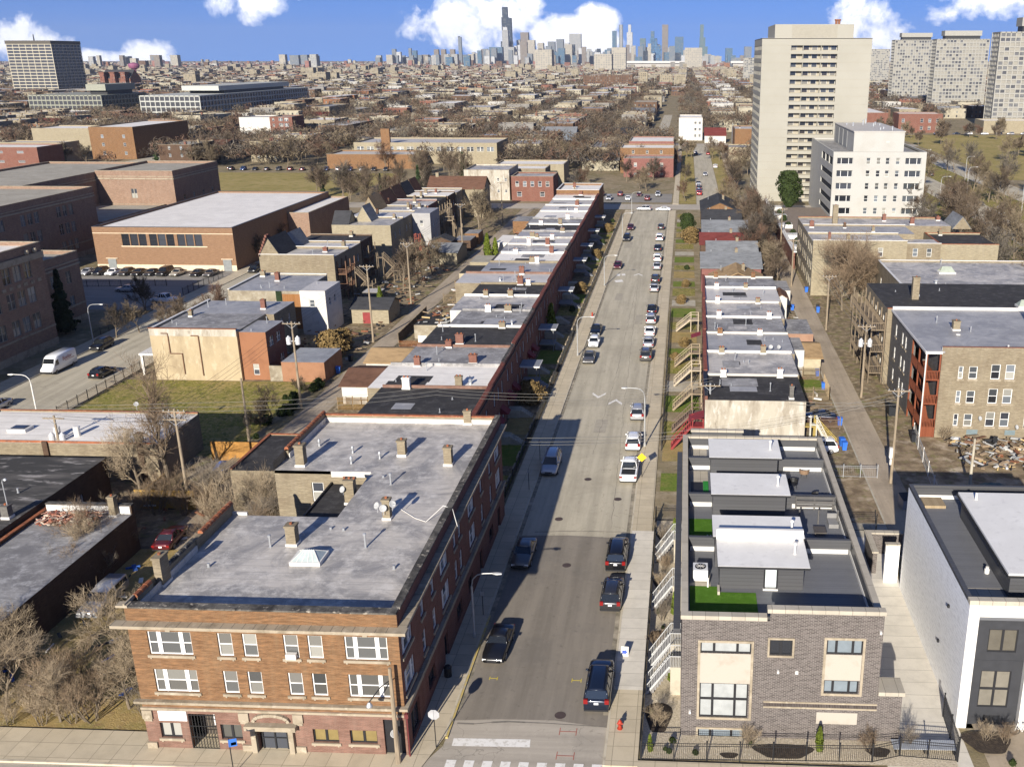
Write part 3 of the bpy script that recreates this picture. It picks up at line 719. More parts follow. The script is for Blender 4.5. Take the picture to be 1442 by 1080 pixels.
for i in range(3): proto('dist%d' % i, ('brown', 'tan', 'rust', 'grey', 'dark'), 80+i, 11., 1., 3, 8, 9, 9, 0, .075)
def tree(kind, ci, x, y, s=1., rz=None, label='bare tree', group=None, name='bare_tree', cat='tree', z=0., sz=None):
    tr, crs = PROTO[kind]
    o = put(name, tr, None, (x, y, z), R.uniform(0, 6.28) if rz is None else rz, (s, s, sz or s))
    tag(o, label, cat, group); put('crown', crs[ci % len(crs)], o); return o
def leafy(seed, ht, rx, shape, n, ls):
    """crown of many leaf clumps; shape gives the radius share at height share f"""
    r = random.Random(seed); b = MB(); k = 0
    lob = [(r.uniform(0, 6.28), r.uniform(.15, .95), r.uniform(.25, .5)) for _ in range(14)]
    while k < n:
        f = r.random(); R0 = shape(f)*rx
        if R0 <= 0: continue
        a = r.uniform(0, 6.283); bump = .72+.28*math.sin(a*3+f*9+seed)*math.cos(f*14+a*2)
        q = R0*bump*math.sqrt(r.uniform(.12, 1.))
        p = Vector((q*math.cos(a), q*math.sin(a), f*ht))
        d = Vector((math.cos(a)+r.uniform(-.7, .7), math.sin(a)+r.uniform(-.7, .7), r.uniform(-.3, .9))).normalized()
        u = d.cross(Vector((r.uniform(-1, 1), r.uniform(-1, 1), r.uniform(-1, 1)))).normalized(); w_ = d.cross(u); s = ls*r.uniform(.6, 1.4)
        b.face([tuple(p-u*s*.5), tuple(p+d*s*.35-w_*s*.45), tuple(p+u*s*.6+d*s*.1), tuple(p+w_*s*.5-d*s*.1)]); k += 1
    return b
def evergreen(kind, seed, ht, rx, shape, n, ls, mat, tr=.12):
    t = MB(); t.tube((0, 0, -.1), (0, 0, ht*.8), tr, tr*.3, 7); PROTO[kind] = (t.mesh('tree_trunk', [BARK]), [leafy(seed, ht, rx, shape, n, ls).mesh('tree_crown', [mat])])
evergreen('spruce', 5, 10., 3., lambda f: 0 if f < .06 else (1-f)*(.75+.25*math.cos(f*40)), 3600, .55, LEAF['dark'], .2)
evergreen('fir', 6, 9., 2.2, lambda f: 0 if f < .08 else (1-f)*(.7+.3*math.cos(f*34)), 2200, .6, LEAF['pine'], .15)
evergreen('pine', 7, 9., 3.6, lambda f: 0 if f < .2 else math.sin(min(1, (f-.2)/.8)*2.7)**.7*.9, 5200, .4, LEAF['green'], .22)
evergreen('arbor', 8, 2., .36, lambda f: (0.75+.25*f*2 if f < .4 else 1.15*(1-f)**.6), 900, .16, LEAF['lime'], .04)
evergreen('arborbig', 9, 5., 1.1, lambda f: (0.8+.2*f*2 if f < .4 else 1.15*(1-f)**.6), 1600, .34, LEAF['lime'], .1)
evergreen('gold', 10, 2.6, 2.1, lambda f: math.sin(min(1, f*.9+.12)*2.9)**.6, 2400, .2, LEAF['gold'], .1)
evergreen('bush', 11, 1.3, 1., lambda f: math.sin(min(1, f*.85+.2)*2.8)**.6, 900, .2, LEAF['green'], .05)

# ---------------------------------------------------------------- cars
def paint(name, c, rough=.28, metal=.35):
    t = NT('car_paint_'+name); t.b.inputs['Coat Weight'].default_value = .7; t.b.inputs['Coat Roughness'].default_value = .08
    return t.done(c, rough, .5, metal)
PAINT = {'black': paint('black', (.012, .012, .014)), 'navy': paint('navy', (.012, .018, .035)), 'grey': paint('grey', (.11, .105, .1)), 'silver': paint('silver', (.42, .42, .43)), 'white': paint('white', (.75, .75, .74), .3, 0.), 'maroon': paint('maroon', (.1, .014, .018)), 'red': paint('red', (.35, .02, .02), .3, .1), 'char': paint('charcoal', (.04, .04, .043)), 'gold': paint('champagne', (.4, .36, .29)), 'blue': paint('blue', (.03, .07, .2)), 'green': paint('green', (.03, .06, .04))}
CGLASS = flat('car_glass', (.012, .014, .016), .06, .8, var=0); TYRE = flat('tyre_rubber', (.018, .018, .018), .85, var=0); RIM = flat('wheel_rim', (.38, .38, .39), .35, .5, .7, var=0)
HEADL = flat('headlight_glass', (.7, .7, .68), .15, .6, var=0); TAILL = flat('tail_light_red', (.2, .01, .01), .25, .5, var=0); TRIM = flat('car_trim_black', (.018, .018, .02), .6, var=0); PLATE = flat('number_plate', (.7, .7, .72), .5, var=0)
def loft(mb, rings, mi=0, caps=True):
    n = len(rings[0]); k = len(mb.v)
    for r_ in rings: mb.v.extend(r_)
    for a in range(len(rings)-1):
        for i in range(n):
            j = (i+1) % n; mb.f.append((k+a*n+i, k+a*n+j, k+a*n+n+j, k+a*n+n+i)); mb.m.append(mi)
    if caps:
        mb.f.append(tuple(k+i for i in range(n-1, -1, -1))); mb.m.append(mi)
        mb.f.append(tuple(k+(len(rings)-1)*n+i for i in range(n))); mb.m.append(mi)
def wheelmesh(r, w):
    b = MB(); n = 18
    prof = [(.0, w*.5-.02, 1), (r*.6, w*.5-.03, 1), (r*.66, w*.5, 0), (r*.95, w*.48, 0), (r, w*.3, 0), (r, -w*.3, 0), (r*.9, -w*.5, 0), (.02, -w*.5, 0)]
    for (ra, xa, ma), (rb, xb, mb_) in zip(prof, prof[1:]):
        for i in range(n):
            a, c = 2*math.pi*i/n, 2*math.pi*(i+1)/n
            b.face([(xa, ra*math.cos(a), ra*math.sin(a)), (xb, rb*math.cos(a), rb*math.sin(a)), (xb, rb*math.cos(c), rb*math.sin(c)), (xa, ra*math.cos(c), ra*math.sin(c))], 1 if ra < r*.64 else 0)
    for i in range(5):
        a = i*2*math.pi/5+.6; b.face([(w*.5-.012, .1*r*math.cos(a), .1*r*math.sin(a)), (w*.5-.012, .55*r*math.cos(a-.28), .55*r*math.sin(a-.28)), (w*.5-.012, .55*r*math.cos(a+.28), .55*r*math.sin(a+.28))], 0)
    return b.mesh('wheel', [TYRE, RIM], True)
WHEEL = wheelmesh(.34, .23)
def car_proto(kind, L, W, top, belt, hood, cab, roof, nose=.62, tail=.8, deck=None, gl=.16, rails=False, bed=None, van=False):
    """cab: y of windscreen foot and rear glass foot; roof: y of windscreen head and rear glass head (front is +y)"""
    root = thing('parked_car', 'car', 'car'); hw = W/2; deck = deck or belt
    st = []
    f, b_ = L/2, -L/2
    def ring(y, k, zl, zt, crown=.03):
        x = hw*k
        h = [(x*.86, zl), (x*.97, zl+.14), (x, zl+(zt-zl)*.5), (x*.975, zt-.09), (x*.9, zt), (x*.45, zt+crown)]
        return [(a, y, z) for a, z in h]+[(-a, y, z) for a, z in h[::-1]]
    rings = [ring(b_, .86, .36, tail-.12), ring(b_+.06, .93, .28, tail), ring(b_+.35, .985, .24, deck-.02), ring(max(cab[1], b_+.42), 1., .22, deck), ring(max(cab[1]+.35, b_+.75), 1., .22, belt), ring(0, 1., .22, belt-.01), ring(cab[0]-.3, 1., .22, belt-.02), ring(cab[0]+.05, .99, .22, hood+.03), ring(f-.55, .96, .24, hood-.05), ring(f-.18, .9, .28, nose+.06), ring(f-.04, .82, .32, nose-.06), ring(f, .76, .38, nose-.16)]
    B = MB(); loft(B, rings)
    cw, rw = hw*.9, hw*.72                                             # greenhouse half widths at foot and roof
    zc = top-.02
    rr = [[(rw*.96, y, z-.035), (rw*.97, y, z), (rw*.5, y, z+.03), (0, y, z+.04), (-rw*.5, y, z+.03), (-rw*.97, y, z), (-rw*.96, y, z-.035)] for y, z in ((roof[1]-.05, zc-.05), (roof[1]+.12, zc-.005), ((roof[0]+roof[1])/2, zc+.01), (roof[0]-.15, zc-.01), (roof[0]+.05, zc-.06))]
    loft(B, rr)
    zf, zr = belt-.02, (deck if deck > belt-.25 else belt)
    FL, FR, RL, RR = (-cw, cab[0], zf), (cw, cab[0], zf), (-cw, cab[1], zr), (cw, cab[1], zr)
    tFL, tFR, tRL, tRR = (-rw, roof[0], zc-.05), (rw, roof[0], zc-.05), (-rw, roof[1], zc-.05), (rw, roof[1], zc-.05)
    for p, q in ((FL, tFL), (FR, tFR), (RL, tRL), (RR, tRR)): B.beam(p, q, .1, .07)
    for fr in ((.48,) if L < 4.9 else (.36, .68)):
        for s_ in (-1, 1): B.beam((s_*cw, cab[0]+(cab[1]-cab[0])*fr, zf), (s_*rw, roof[0]+(roof[1]-roof[0])*fr, zc-.05), .08, .05)
    for s_ in (-1, 1):
        B.box(*sorted((s_*(hw*.9), s_*(hw+.12))), cab[0]-.42, cab[0]-.3, belt+.0, belt+.14)                                              # door mirrors
        if rails: B.beam((s_*rw*.93, roof[1]+.1, zc+.07), (s_*rw*.93, roof[0]-.15, zc+.07), .04, .05)
    if bed:                                                            # open load bed
        B.m = [0]*len(B.f)
    bo = B.build('body', [PAINT['black']], root, True)
    bo.material_slots[0].link = 'OBJECT'
    e = .012
    def pane(nm, P, lab=None):
        m = MB(); c = sum((Vector(p) for p in P), Vector())/4; m.face([tuple(Vector(p)+(c-Vector(p))*.03) for p in P]); return m.build(nm, CGLASS, root)
    pane('windshield', [FL, FR, tFR, tFL]); pane('rear_window', [RR, RL, tRL, tRR])
    pane('side_window', [RL, FL, tFL, tRL]); pane('side_window', [FR, RR, tRR, tFR])
    fb = MB(); fb.box(-cw*.97, cw*.97, min(cab)+.1, max(cab)-.1, belt-.15, belt-.06); fb.build('interior', TRIM, root)
    for s_ in (-1, 1):
        for y in (f-.95 if L > 4.4 else f-.85, b_+.95 if L > 4.4 else b_+.8):
            put('wheel', WHEEL, root, (s_*(hw-.105), y, .34), 0 if s_ > 0 else math.pi)
        h = MB(); xs = sorted((s_*hw*.5, s_*hw*.84)); h.box(xs[0], xs[1], f-.2, f-.03, nose-.17, nose-.02); h.build('headlight', HEADL, root)
        t = MB(); xs = sorted((s_*hw*.62, s_*hw*.93)); t.box(xs[0], xs[1], b_-.012, b_+.14, tail-.26, tail-.05 if not rails else tail+.08); t.build('tail_light', TAILL, root)
    g = MB(); g.box(-hw*.42, hw*.42, f-.05, f+.012, nose-.24, nose-.1); g.box(-hw*.7, hw*.7, f-.06, f+.005, .34, nose-.3); g.build('grille', TRIM, root)
    p = MB(); p.box(-.16, .16, b_-.02, b_+.02, tail-.3, tail-.14); p.build('number_plate', PLATE, root)
    sk = MB(); sk.box(-hw*.9, hw*.9, b_-.015, b_+.2, .28, .42); sk.box(-hw*.96, hw*.96, b_+.3, f-.3, .2, .26); sk.build('bumper', TRIM, root)
    if bed:
        m = MB(); y0, y1 = bed; m.box(-hw*.78, hw*.78, y0, y1, deck+.02, deck+.03, 0); m.build('load_bed', TRIM, root)
        m = MB()
        for x in (-hw*.86, hw*.86): m.box(x-.09, x+.09, y0-.1, y1, deck+.0, deck+.14)
        m.box(-hw*.77, hw*.77, y0-.12, y0-.02, deck, deck+.14); o = m.build('bed_side', [PAINT['black']], root); o.material_slots[0].link = 'OBJECT'
    PROTO['car_'+kind] = root
    return root
car_proto('sedan', 4.75, 1.84, 1.43, .95, .9, (.95, -1.55), (.2, -.85), .68, .9, .96)
car_proto('suv', 4.6, 1.88, 1.68, 1.08, 1.02, (.95, -2.08), (.35, -1.75), .82, 1.05, 1.08, rails=True)
car_proto('bigsuv', 5.2, 1.98, 1.86, 1.16, 1.12, (1.15, -2.4), (.6, -2.2), .9, 1.15, 1.16, rails=True)
car_proto('minivan', 5.0, 1.96, 1.74, 1.06, .98, (1.35, -2.3), (.55, -2.05), .75, 1.05, 1.06, rails=True)
car_proto('hatch', 4.1, 1.76, 1.5, 1., .94, (.95, -1.75), (.25, -1.35), .72, .95, 1.)
car_proto('wagon', 4.75, 1.84, 1.5, .97, .92, (.95, -2.0), (.25, -1.65), .7, .98, .97, rails=True)
car_proto('convertible', 4.5, 1.84, 1.34, .93, .9, (.6, -1.35), (.05, -.95), .66, .88, .95)
car_proto('pickup', 5.6, 2., 1.86, 1.14, 1.1, (1.25, -.75), (.65, -.6), .9, 1.02, 1.0, bed=(-2.6, -.95))
FIRST = set()
def car(kind, col, x, y, rz, label, group=None, cat='car', sc=None):
    p = PROTO['car_'+kind]
    if kind not in FIRST:
        FIRST.add(kind); c = p; c.location = (x, y, 0); c.rotation_euler = (0, 0, rz)
    else: c = dup(p, (x, y, 0), rz)
    c.scale = sc or (1, 1, 1)
    for k in list(c.keys()):
        if k == 'group': del c['group']
    tag(c, label, cat, group)
    for k in KIDS[c.name]:
        if k.name.split('.')[0] in ('body', 'bed_side'):
            k.material_slots[0].link = 'OBJECT'; k.material_slots[0].material = PAINT[col]
    return c
# ================================================================ the three storey corner block (left foreground)
CURT = (glassy('curtained_glass', (.1, .096, .086), .25, .5), glassy('curtained_glass_dim', (.065, .066, .064), .2, .5), BLIND)
def corner_block():
    X0, X1, Y0, Y1 = -37., -18.6, 55.4, 93.; hr, hp = 10.45, 11.4
    t = T('apartment_building', 'three storey orange brick corner block with silver roof, chimneys and white windows', 'apartment building', -28, 55.4)
    ob, rb, tb, ros = WALL['orange'], WALL['red'], WALL['tan'], WALL['rose']
    S = Face('S', X0, X1, Y0, Y1); E_ = Face('E', X0, X1, Y0, Y1)
    u = lambda x: x-X0
    up = [(-35.75, -32.75, 'triple'), (-30.95, -29.95, 'dh'), (-29.25, -28.25, 'dh'), (-26.45, -25.45, 'dh'), (-24.8, -23.8, 'dh'), (-22.3, -19.4, 'triple')]
    holes = []; wl = []
    for a, b, st in up:
        for z0, z1 in ((7.7, 9.5), (4.75, 6.55)): holes.append((u(a), u(b), z0, z1)); wl.append((u(a), u(b), z0, z1, st))
    mb = MB(); S.wall(mb, 3.5, hp-.12, holes, .22, 0)
    # ground floor
    g = [(-36.0, -34.5, .95, 2.2), (-31.7, -30.2, .95, 2.2), (-25.2, -23.4, .95, 2.05), (-22.6, -20.7, .95, 2.05)]
    door = (-29.1, -26.9, 0., 2.05); gate = (-33.9, -31.95, 0., 3.0); corner = (-20.2, -18.75, 0., 3.0)
    gh = [(u(a), u(b), c, d) for a, b, c, d in g+[door, gate, corner]]
    S.wall(mb, 0, 3.5, gh, .35, 1)
    # east side
    eup = []
    for yc, kind in ((57.2, 1), (61.2, 0), (64.2, 0), (67.8, 1), (71.6, 0), (73.4, 0), (78.0, 1), (82.4, 0), (86.6, 0), (90.4, 1)):
        ww = 2.5 if kind else 1.0; eup.append((yc-ww/2-Y0, yc+ww/2-Y0, 'triple' if kind else 'dh'))
    eh = []; ewl = []
    for a, b, st in eup:
        for z0, z1 in ((7.6, 9.4), (4.65, 6.45)): eh.append((a, b, z0, z1)); ewl.append((a, b, z0, z1, st))
    E_.wall(mb, 3.5, hp-.12, eh, .2, 2)
    eg = [(1.2, 3.4, .4, 2.6), (6., 8., .9, 2.3), (11., 12.2, 0.02, 2.4), (15.5, 17.5, .9, 2.3), (20., 22., .9, 2.3), (25, 26.2, .02, 2.4), (29.5, 31.5, .9, 2.3), (34, 35.2, .02, 2.4)]
    E_.wall(mb, 0, 3.5, eg, .3, 2)
    # rest of the shell: common brick
    Face('W', X0, X1, Y0, 71.).wall(mb, 0, hp-.1, [(2., 3., 4.7, 6.4), (2., 3., 7.7, 9.4), (9, 10, 4.7, 6.4)], .2, 3)
    Face('N', X0, -31.8, Y0, 71.).wall(mb, 0, hr, [], .2, 3)
    Face('W', -31.8, X1, 71., 80.2).wall(mb, 0, 9.2, [(2, 3, 4.7, 6.4)], .2, 3)
    Face('W', -28., X1, 71., 80.2).wall(mb, 9.1, hr, [], .2, 3)
    cw = Face('S', X0, -31.8, 80.2, Y1); cw.wall(mb, 0, hr, [(3.3, 4.4, 7.4, 9.3), (3.3, 4.4, 4.2, 6.1)], .2, 3)
    Face('S', -31.8, -28, 80.2, Y1).wall(mb, 9.1, hr, [], .2, 3); Face('N', -31.8, -28, Y0, 71.).wall(mb, 9.1, hr, [], .2, 3)
    Face('W', X0, X1, 80.2, Y1).wall(mb, 0, hp-.1, [], .2, 3); Face('N', X0, X1, Y0, Y1).wall(mb, 0, hp-.1, [], .2, 3)
    t.add(mb, 'wall', [ob, ros, rb, tb])
    for a, b, z0, z1, st in wl:
        window(t, S, a, b, z0, z1, st, rec=.14, sill=STONE, glass=CURT)
    ac = MB(); S.band(ac, u(-26.3), u(-25.6), 7.75, 8.15, .28, 0, .05); t.add(ac, 'window_air_conditioner', WHITE)
    for a, b, z0, z1, st in ewl: window(t, E_, a, b, z0, z1, st, rec=.12, sill=STONE)
    window(t, cw, 3.3, 4.4, 7.4, 9.3, rec=.14, sill=STONE); window(t, cw, 3.3, 4.4, 4.2, 6.1, rec=.14, sill=STONE)
    for a, b, c, d in g: window(t, S, u(a), u(b), c, d, 'slider', FRAMEB, .18, sill=STONE, glass=(BLIND, flat('amber_blind_glass', (.2, .15, .06), .3)))
    for a, b, c, d in eg: window(t, E_, a, b, c, d, 'slider', FRAMEB, .2, glass=(GLASSD,))
    # keystones, mouldings, cornice
    sb = MB()
    for a, b, st in up:
        if st == 'triple': S.band(sb, u((a+b)/2)-.16, u((a+b)/2)+.16, 9.52, 9.86, .06)
    t.add(sb, 'keystone', STONE)
    c = MB()
    S.band(c, -.75, S.L+.7, 10.08, 10.3, .72); E_.band(c, .002, E_.L+.3, 10.08, 10.3, .6)
    S.band(c, -.02, S.L, 9.9, 10.077, .3); E_.band(c, .002, E_.L, 9.9, 10.077, .28)
    for i in range(26):                                                # joints of the cornice stones
        S.band(c, -.7+i*.74, -.675+i*.74, 10.301, 10.306, .7, 1)
    for i in range(48): E_.band(c, .3+i*.78, .325+i*.78, 10.301, 10.306, .58, 1)
    t.add(c, 'cornice', [STONE, DARKSTONE])
    c = MB(); S.band(c, -.35, S.L+.3, 3.93, 4.12, .34); E_.band(c, .002, E_.L, 3.93, 4.12, .3); S.band(c, -.1, S.L+.08, 3.28, 3.46, .1); E_.band(c, .002, E_.L, 3.28, 3.46, .09); t.add(c, 'belt_course', STONE)
    # parapet copings: soot blackened stones on the street sides, red clay tiles on the yard side
    c = MB(); S.band(c, 0, S.L, hr-.05, hp-.121, -.28, 0, .36); t.add(c, 'parapet', [ob])
    c = MB(); n = 24
    for i in range(n): a = i*S.L/n; S.band(c, a+.006, a+S.L/n-.006, hp-.12, hp, .08, 0, .62)
    for i in range(46): a = .63+i*(E_.L-.6)/46; E_.band(c, a+.006, a+(E_.L-.6)/46-.006, hp-.12, hp+.0, .06, 0, .5)
    t.add(c, 'coping', DARKSTONE)
    c = MB(); E_.band(c, .3, E_.L-.3, hr-.05, hp-.121, -.02, 0, .42); t.add(c, 'parapet', [rb])
    c = MB(); c.box(X0, X0+.12, Y0-.05, Y0+1.5, hp-.1, hp+.16); c.box(X0-.5, X0+.3, Y0-.1, Y0+.5, hp-.1, hp+.06); t.add(c, 'corner_stone', STONE)
    c = MB()
    for y0, y1 in ((56.6, 58.6), (60.4, 64.8)):
        c.box(X0, X0+.3, y0, y1, hr-.1, hp-.08, 0)
    for y0, y1 in ((65., 71.3), (83., 93.)): c.box(X0+.0, X0+.28, y0, y1, hr-.1, hp-.06, 0)
    c.box(X0+.3, -19.2, Y1-.3, Y1-.02, hr-.05, hp-.22, 0); t.add(c, 'parapet', [tb]); c = MB()
    for (xx, y0, y1) in ((X0, 56.6, 58.6), (X0, 66., 71.3), (X0, 83., 93.)):
        k = int((y1-y0)/.62)
        for i in range(k):
            ya = y0+i*(y1-y0)/k; c.tube((xx+.12, ya, hp), (xx+.12, ya+(y1-y0)/k-.03, hp), .21, .19, 8, 0, True)
    t.add(c, 'tile_coping', TILEC); c = MB(); c.box(X0+.25, -19.15, Y1-.34, Y1+.03, hp-.22, hp-.1, 0)
    t.add(c, 'tile_coping', TILEC); c = MB()
    for i in range(9): c.tube((X0+.12, 60.4+i*.5, hp-.02), (X0+.12, 60.4+i*.5+.46, hp-.02), .2, .18, 8, 2, True)
    t.add(c, 'tile_coping', [TILEC, tb, DARKSTONE])
    fl = MB(); fl.box(X0+.3, -19.1, Y1-.37, Y1-.3, hr+.0, hr+.5); fl.box(-37, -35.5, 71.02, 71.2, hr-.3, hr+.25); fl.box(-31.7, -28, 80.02, 80.2, hr-.5, hr+.06); fl.box(X0+.3, X0+.4, 56.6, 64.8, hr-.01, hr+.5); fl.box(X0+.3, X0+.4, 83, 92.6, hr, hr+.5); t.add(fl, 'roof_flashing', ROOF['silver2'])
    # roofs
    rf = MB()
    for x0, x1, y0, y1 in ((X0+.02, X1-.3, Y0+.3, 71.), (-28., X1-.3, 71., 80.2), (X0+.02, X1-.3, 80.2, Y1-.02)): rf.box(x0, x1, y0, y1, hr-.3, hr, 0, skip='b')
    t.add(rf, 'roof', ROOF['silver'])
    rf = MB(); rf.box(-31.8, -28., 71., 80.2, 8.9, 9.2, 0); t.add(rf, 'lower_roof', ROOF['black'])
    rf = MB(); rf.box(-31.85, -31.7, 71., 80.2, 9.2, 9.4); rf.box(-31.7, -28.1, 71., 71.2, 9.2, 9.5); t.add(rf, 'lower_roof_kerb', BLACK)
    P = lambda px, py, z=hr: G(px, py, z)
    for px, py, w, d, h in ((413, 766, .75, .75, 1.7), (567, 641, .75, .7, 1.6), (632, 654, .72, .72, 1.8), (659, 597, .75, .5, 1.5), (425, 655, .8, .8, 2.1)):
        x, y = P(px, py); chimney(t, x, y, hr, w, d, h, tb)
    chimney(t, -36.75, 60.0, hr, .55, 1.1, 2.3, tb)
    x, y = P(495, 708, 9.2); cc = chimney(t, x, y, 9.2, .85, .8, 2.3, tb, pots=3); dish(t, x-.45, y-.5, 9.2+1.5, -.5, .5)
    x, y = P(546, 730); cc = chimney(t, x, y, hr, .6, .6, 1.8, tb)
    for dx, dy, dz, a in ((-.65, -.35, 1.3, -.6), (-.1, -.6, 1.2, 0.2), (.6, -.4, 1.5, .7)): dish(t, x+dx, y+dy, hr+dz, a, .6)
    for px, py, h in ((515, 771, 1.1), (550.5, 682, .95), (381, 770, .9), (540, 672, .2), (427, 753, .2), (484, 747, .25), (294, 798, .3), (555, 801, .3), (466, 745, .2)):
        x, y = P(px, py); ventpipe(t, x, y, hr, h, .08 if h > .5 else .1)
    for px, py in ((497, 638), (450, 628), (535, 646), (495, 653)): x, y = P(px, py); fan(t, x, y, hr, .14)
    # skylight
    x, y = P(436, 788); b = MB(); b.box(x-1.15, x+1.15, y-1., y+1., hr, hr+.3); sk = t.add(b, 'skylight', WHITE)
    b = MB(); A = [(x-1.05, y-.9), (x+1.05, y-.9), (x+1.05, y+.9), (x-1.05, y+.9)]; r0, r1 = (x-.4, y, hr+.85), (x+.4, y, hr+.85); A = [(p[0], p[1], hr+.3) for p in A]
    for q in ([A[0], A[1], r1, r0], [A[1], A[2], r1], [A[2], A[3], r0, r1], [A[3], A[0], r0]): b.face(q)
    t.add(b, 'skylight_glass', flat('skylight_glass', (.4, .45, .43), .25, .5), sk)
    b = MB()
    for i in range(6):
        f = i/5; p = Vector(A[0]).lerp(Vector(A[1]), f); q = Vector(r0).lerp(Vector(r1), f); b.beam(p, q, .05, .04); p = Vector(A[3]).lerp(Vector(A[2]), f); b.beam(p, q, .05, .04)
    t.add(b, 'glazing_bar', WHITE, sk)
    # entrances
    b = MB(); S.band(b, u(-29.5), u(-29.15), .0, 2.1, .3); S.band(b, u(-26.85), u(-26.5), 0, 2.1, .3); S.band(b, u(-29.8), u(-26.2), 2.1, 2.45, .5)
    for i in range(8):
        a0, a1 = math.pi*i/8, math.pi*(i+1)/8; b.beam(S.p(u(-28)+1.25*math.cos(a0), 2.62+.55*math.sin(a0), .12), S.p(u(-28)+1.25*math.cos(a1), 2.62+.55*math.sin(a1), .12), .22, .22)
    pr = t.add(b, 'door_surround', STONE)
    b = MB(); S.band(b, u(-29.1), u(-26.9), 2.46, 3.1, .02, 0); t.add(b, 'tympanum', ros, pr)
    b = MB(); S.band(b, u(-28.9), u(-27.1), .04, 2.02, -.3, 0, .34); d = t.add(b, 'front_door', GLASSD)
    b = MB()
    for x in (-28.9, -28.03, -27.16): S.band(b, u(x)-.05, u(x)+.05, .03, 2.05, -.22, 0, .3)
    for z in (.05, 1.0, 1.95): S.band(b, u(-28.85), u(-27.2), z, z+.07, -.23, 0, .29)
    t.add(b, 'door_frame', FRAMEB, d)
    b = MB(); n = 9
    for i in range(n+1): x = gate[0]+.03+(gate[1]-gate[0]-.06)*i/n; S.band(b, u(x)-.02, u(x)+.02, .02, 2.95, -.02, 0, .06)
    for z in (.1, 1.05, 1.95, 2.85): S.band(b, u(gate[0]), u(gate[1]), z, z+.05, -.015, 0, .065)
    t.add(b, 'iron_gate', BLACK)
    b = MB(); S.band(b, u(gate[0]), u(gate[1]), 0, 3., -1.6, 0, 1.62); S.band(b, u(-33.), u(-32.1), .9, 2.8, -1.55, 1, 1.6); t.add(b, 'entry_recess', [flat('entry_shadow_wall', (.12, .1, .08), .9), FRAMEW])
    b = MB(); S.band(b, u(corner[0]), u(corner[1]), 0, 3., -.2, 0, .35); t.add(b, 'corner_shopfront', [flat('black_shopfront', (.02, .02, .022), .4)])
    b = MB(); S.band(b, u(-35.95), u(-33.95), 2.42, 3.2, .06); sg = t.add(b, 'signboard', patchy('faded_white_sign', [(.72, .7, .67), ((.55, .42, .38), 2.2, .55, .7), ((.5, .47, .44), 5., .55, .7)], .8))
    for x in (-36.7, -29.9, -26.1):
        b = MB(); S.band(b, u(x)-.35, u(x)+.35, 2.55, 3.25, .14); S.band(b, u(x)-.28, u(x)+.28, 2.35, 2.55, .1); t.add(b, 'capital', STONE)
        b = MB(); S.band(b, u(x)-.35, u(x)+.35, 0., .6, .14); t.add(b, 'pilaster_base', STONE)
    b = MB(); p = S.p(S.L+.12, 0, .1); b.tube((p[0], p[1], 0), (p[0], p[1], 3.7), .06, .06, 8); b.tube((p[0], p[1], 3.7), (p[0]-.1, p[1]+.4, 4.), .06, .06, 8); b.box(p[0]-.14, p[0]+.14, p[1]-.12, p[1]+.12, 3.3, 3.6); t.add(b, 'downspout', flat('maroon_downspout', (.12, .03, .03), .5))
    b = MB(); b.path([G(562, 715, hr+.05)+(hr+.04,), G(585, 730, hr)+(hr+.03,), G(600, 735, hr)+(hr+.03,), (-19.3, 71.5, hp+.05), (-18.5, 71.2, hp-.1), (-17.95, 70.3, 10.2)], .03, 5); t.add(b, 'cable', WHITE)
    b = MB(); p = S.p(u(-19.3), 2.3, .5); b.tube(S.p(u(-19.3), 1.6, 0), p, .025, .025, 5); t.add(b, 'dish_arm', GALV); d = put('satellite_dish', DISH, t.o, (p[0]+t.off[0], p[1]+t.off[1], p[2])); d.rotation_euler = (rad(62), 0, .5)
corner_block()

# ================================================================ dark brick row of four town houses (right foreground)
DBRICK = brick('dark_iron_spot_brick', (.07, .056, .052), (.215, .18, .165), (.34, .305, .275), .31, .105, .024, dirt=(.15, .3), streak=.05, bias=-.15, k=.62)
PANEL = patchy('pale_stone_panel', [(.37, .335, .28), ((.32, .28, .225), .9, .5, .7)], .8)
CHARP = boards('charcoal_metal_panel', (.06, .06, .063), (.072, .072, .075), .3, False, .02, .5, .4, .15)
DECK = boards('grey_roof_deck', (.13, .132, .14), (.15, .152, .16), .14, False, .012, .6, .3, .2)
COPEL = slab_mat('limestone_coping', (.42, .375, .3), .9, 3.)
TURF = patchy('artificial_turf', [(.075, .17, .016), ((.1, .21, .026), 1.5, .45, .65), ((.06, .15, .015), 9., .5, .7)], .95, .1, .8, 40)
PENT = patchy('pale_roof_membrane', [(.64, .62, .58), ((.7, .68, .64), .5, .45, .7), ((.55, .53, .5), 1.6, .56, .75)], .6)
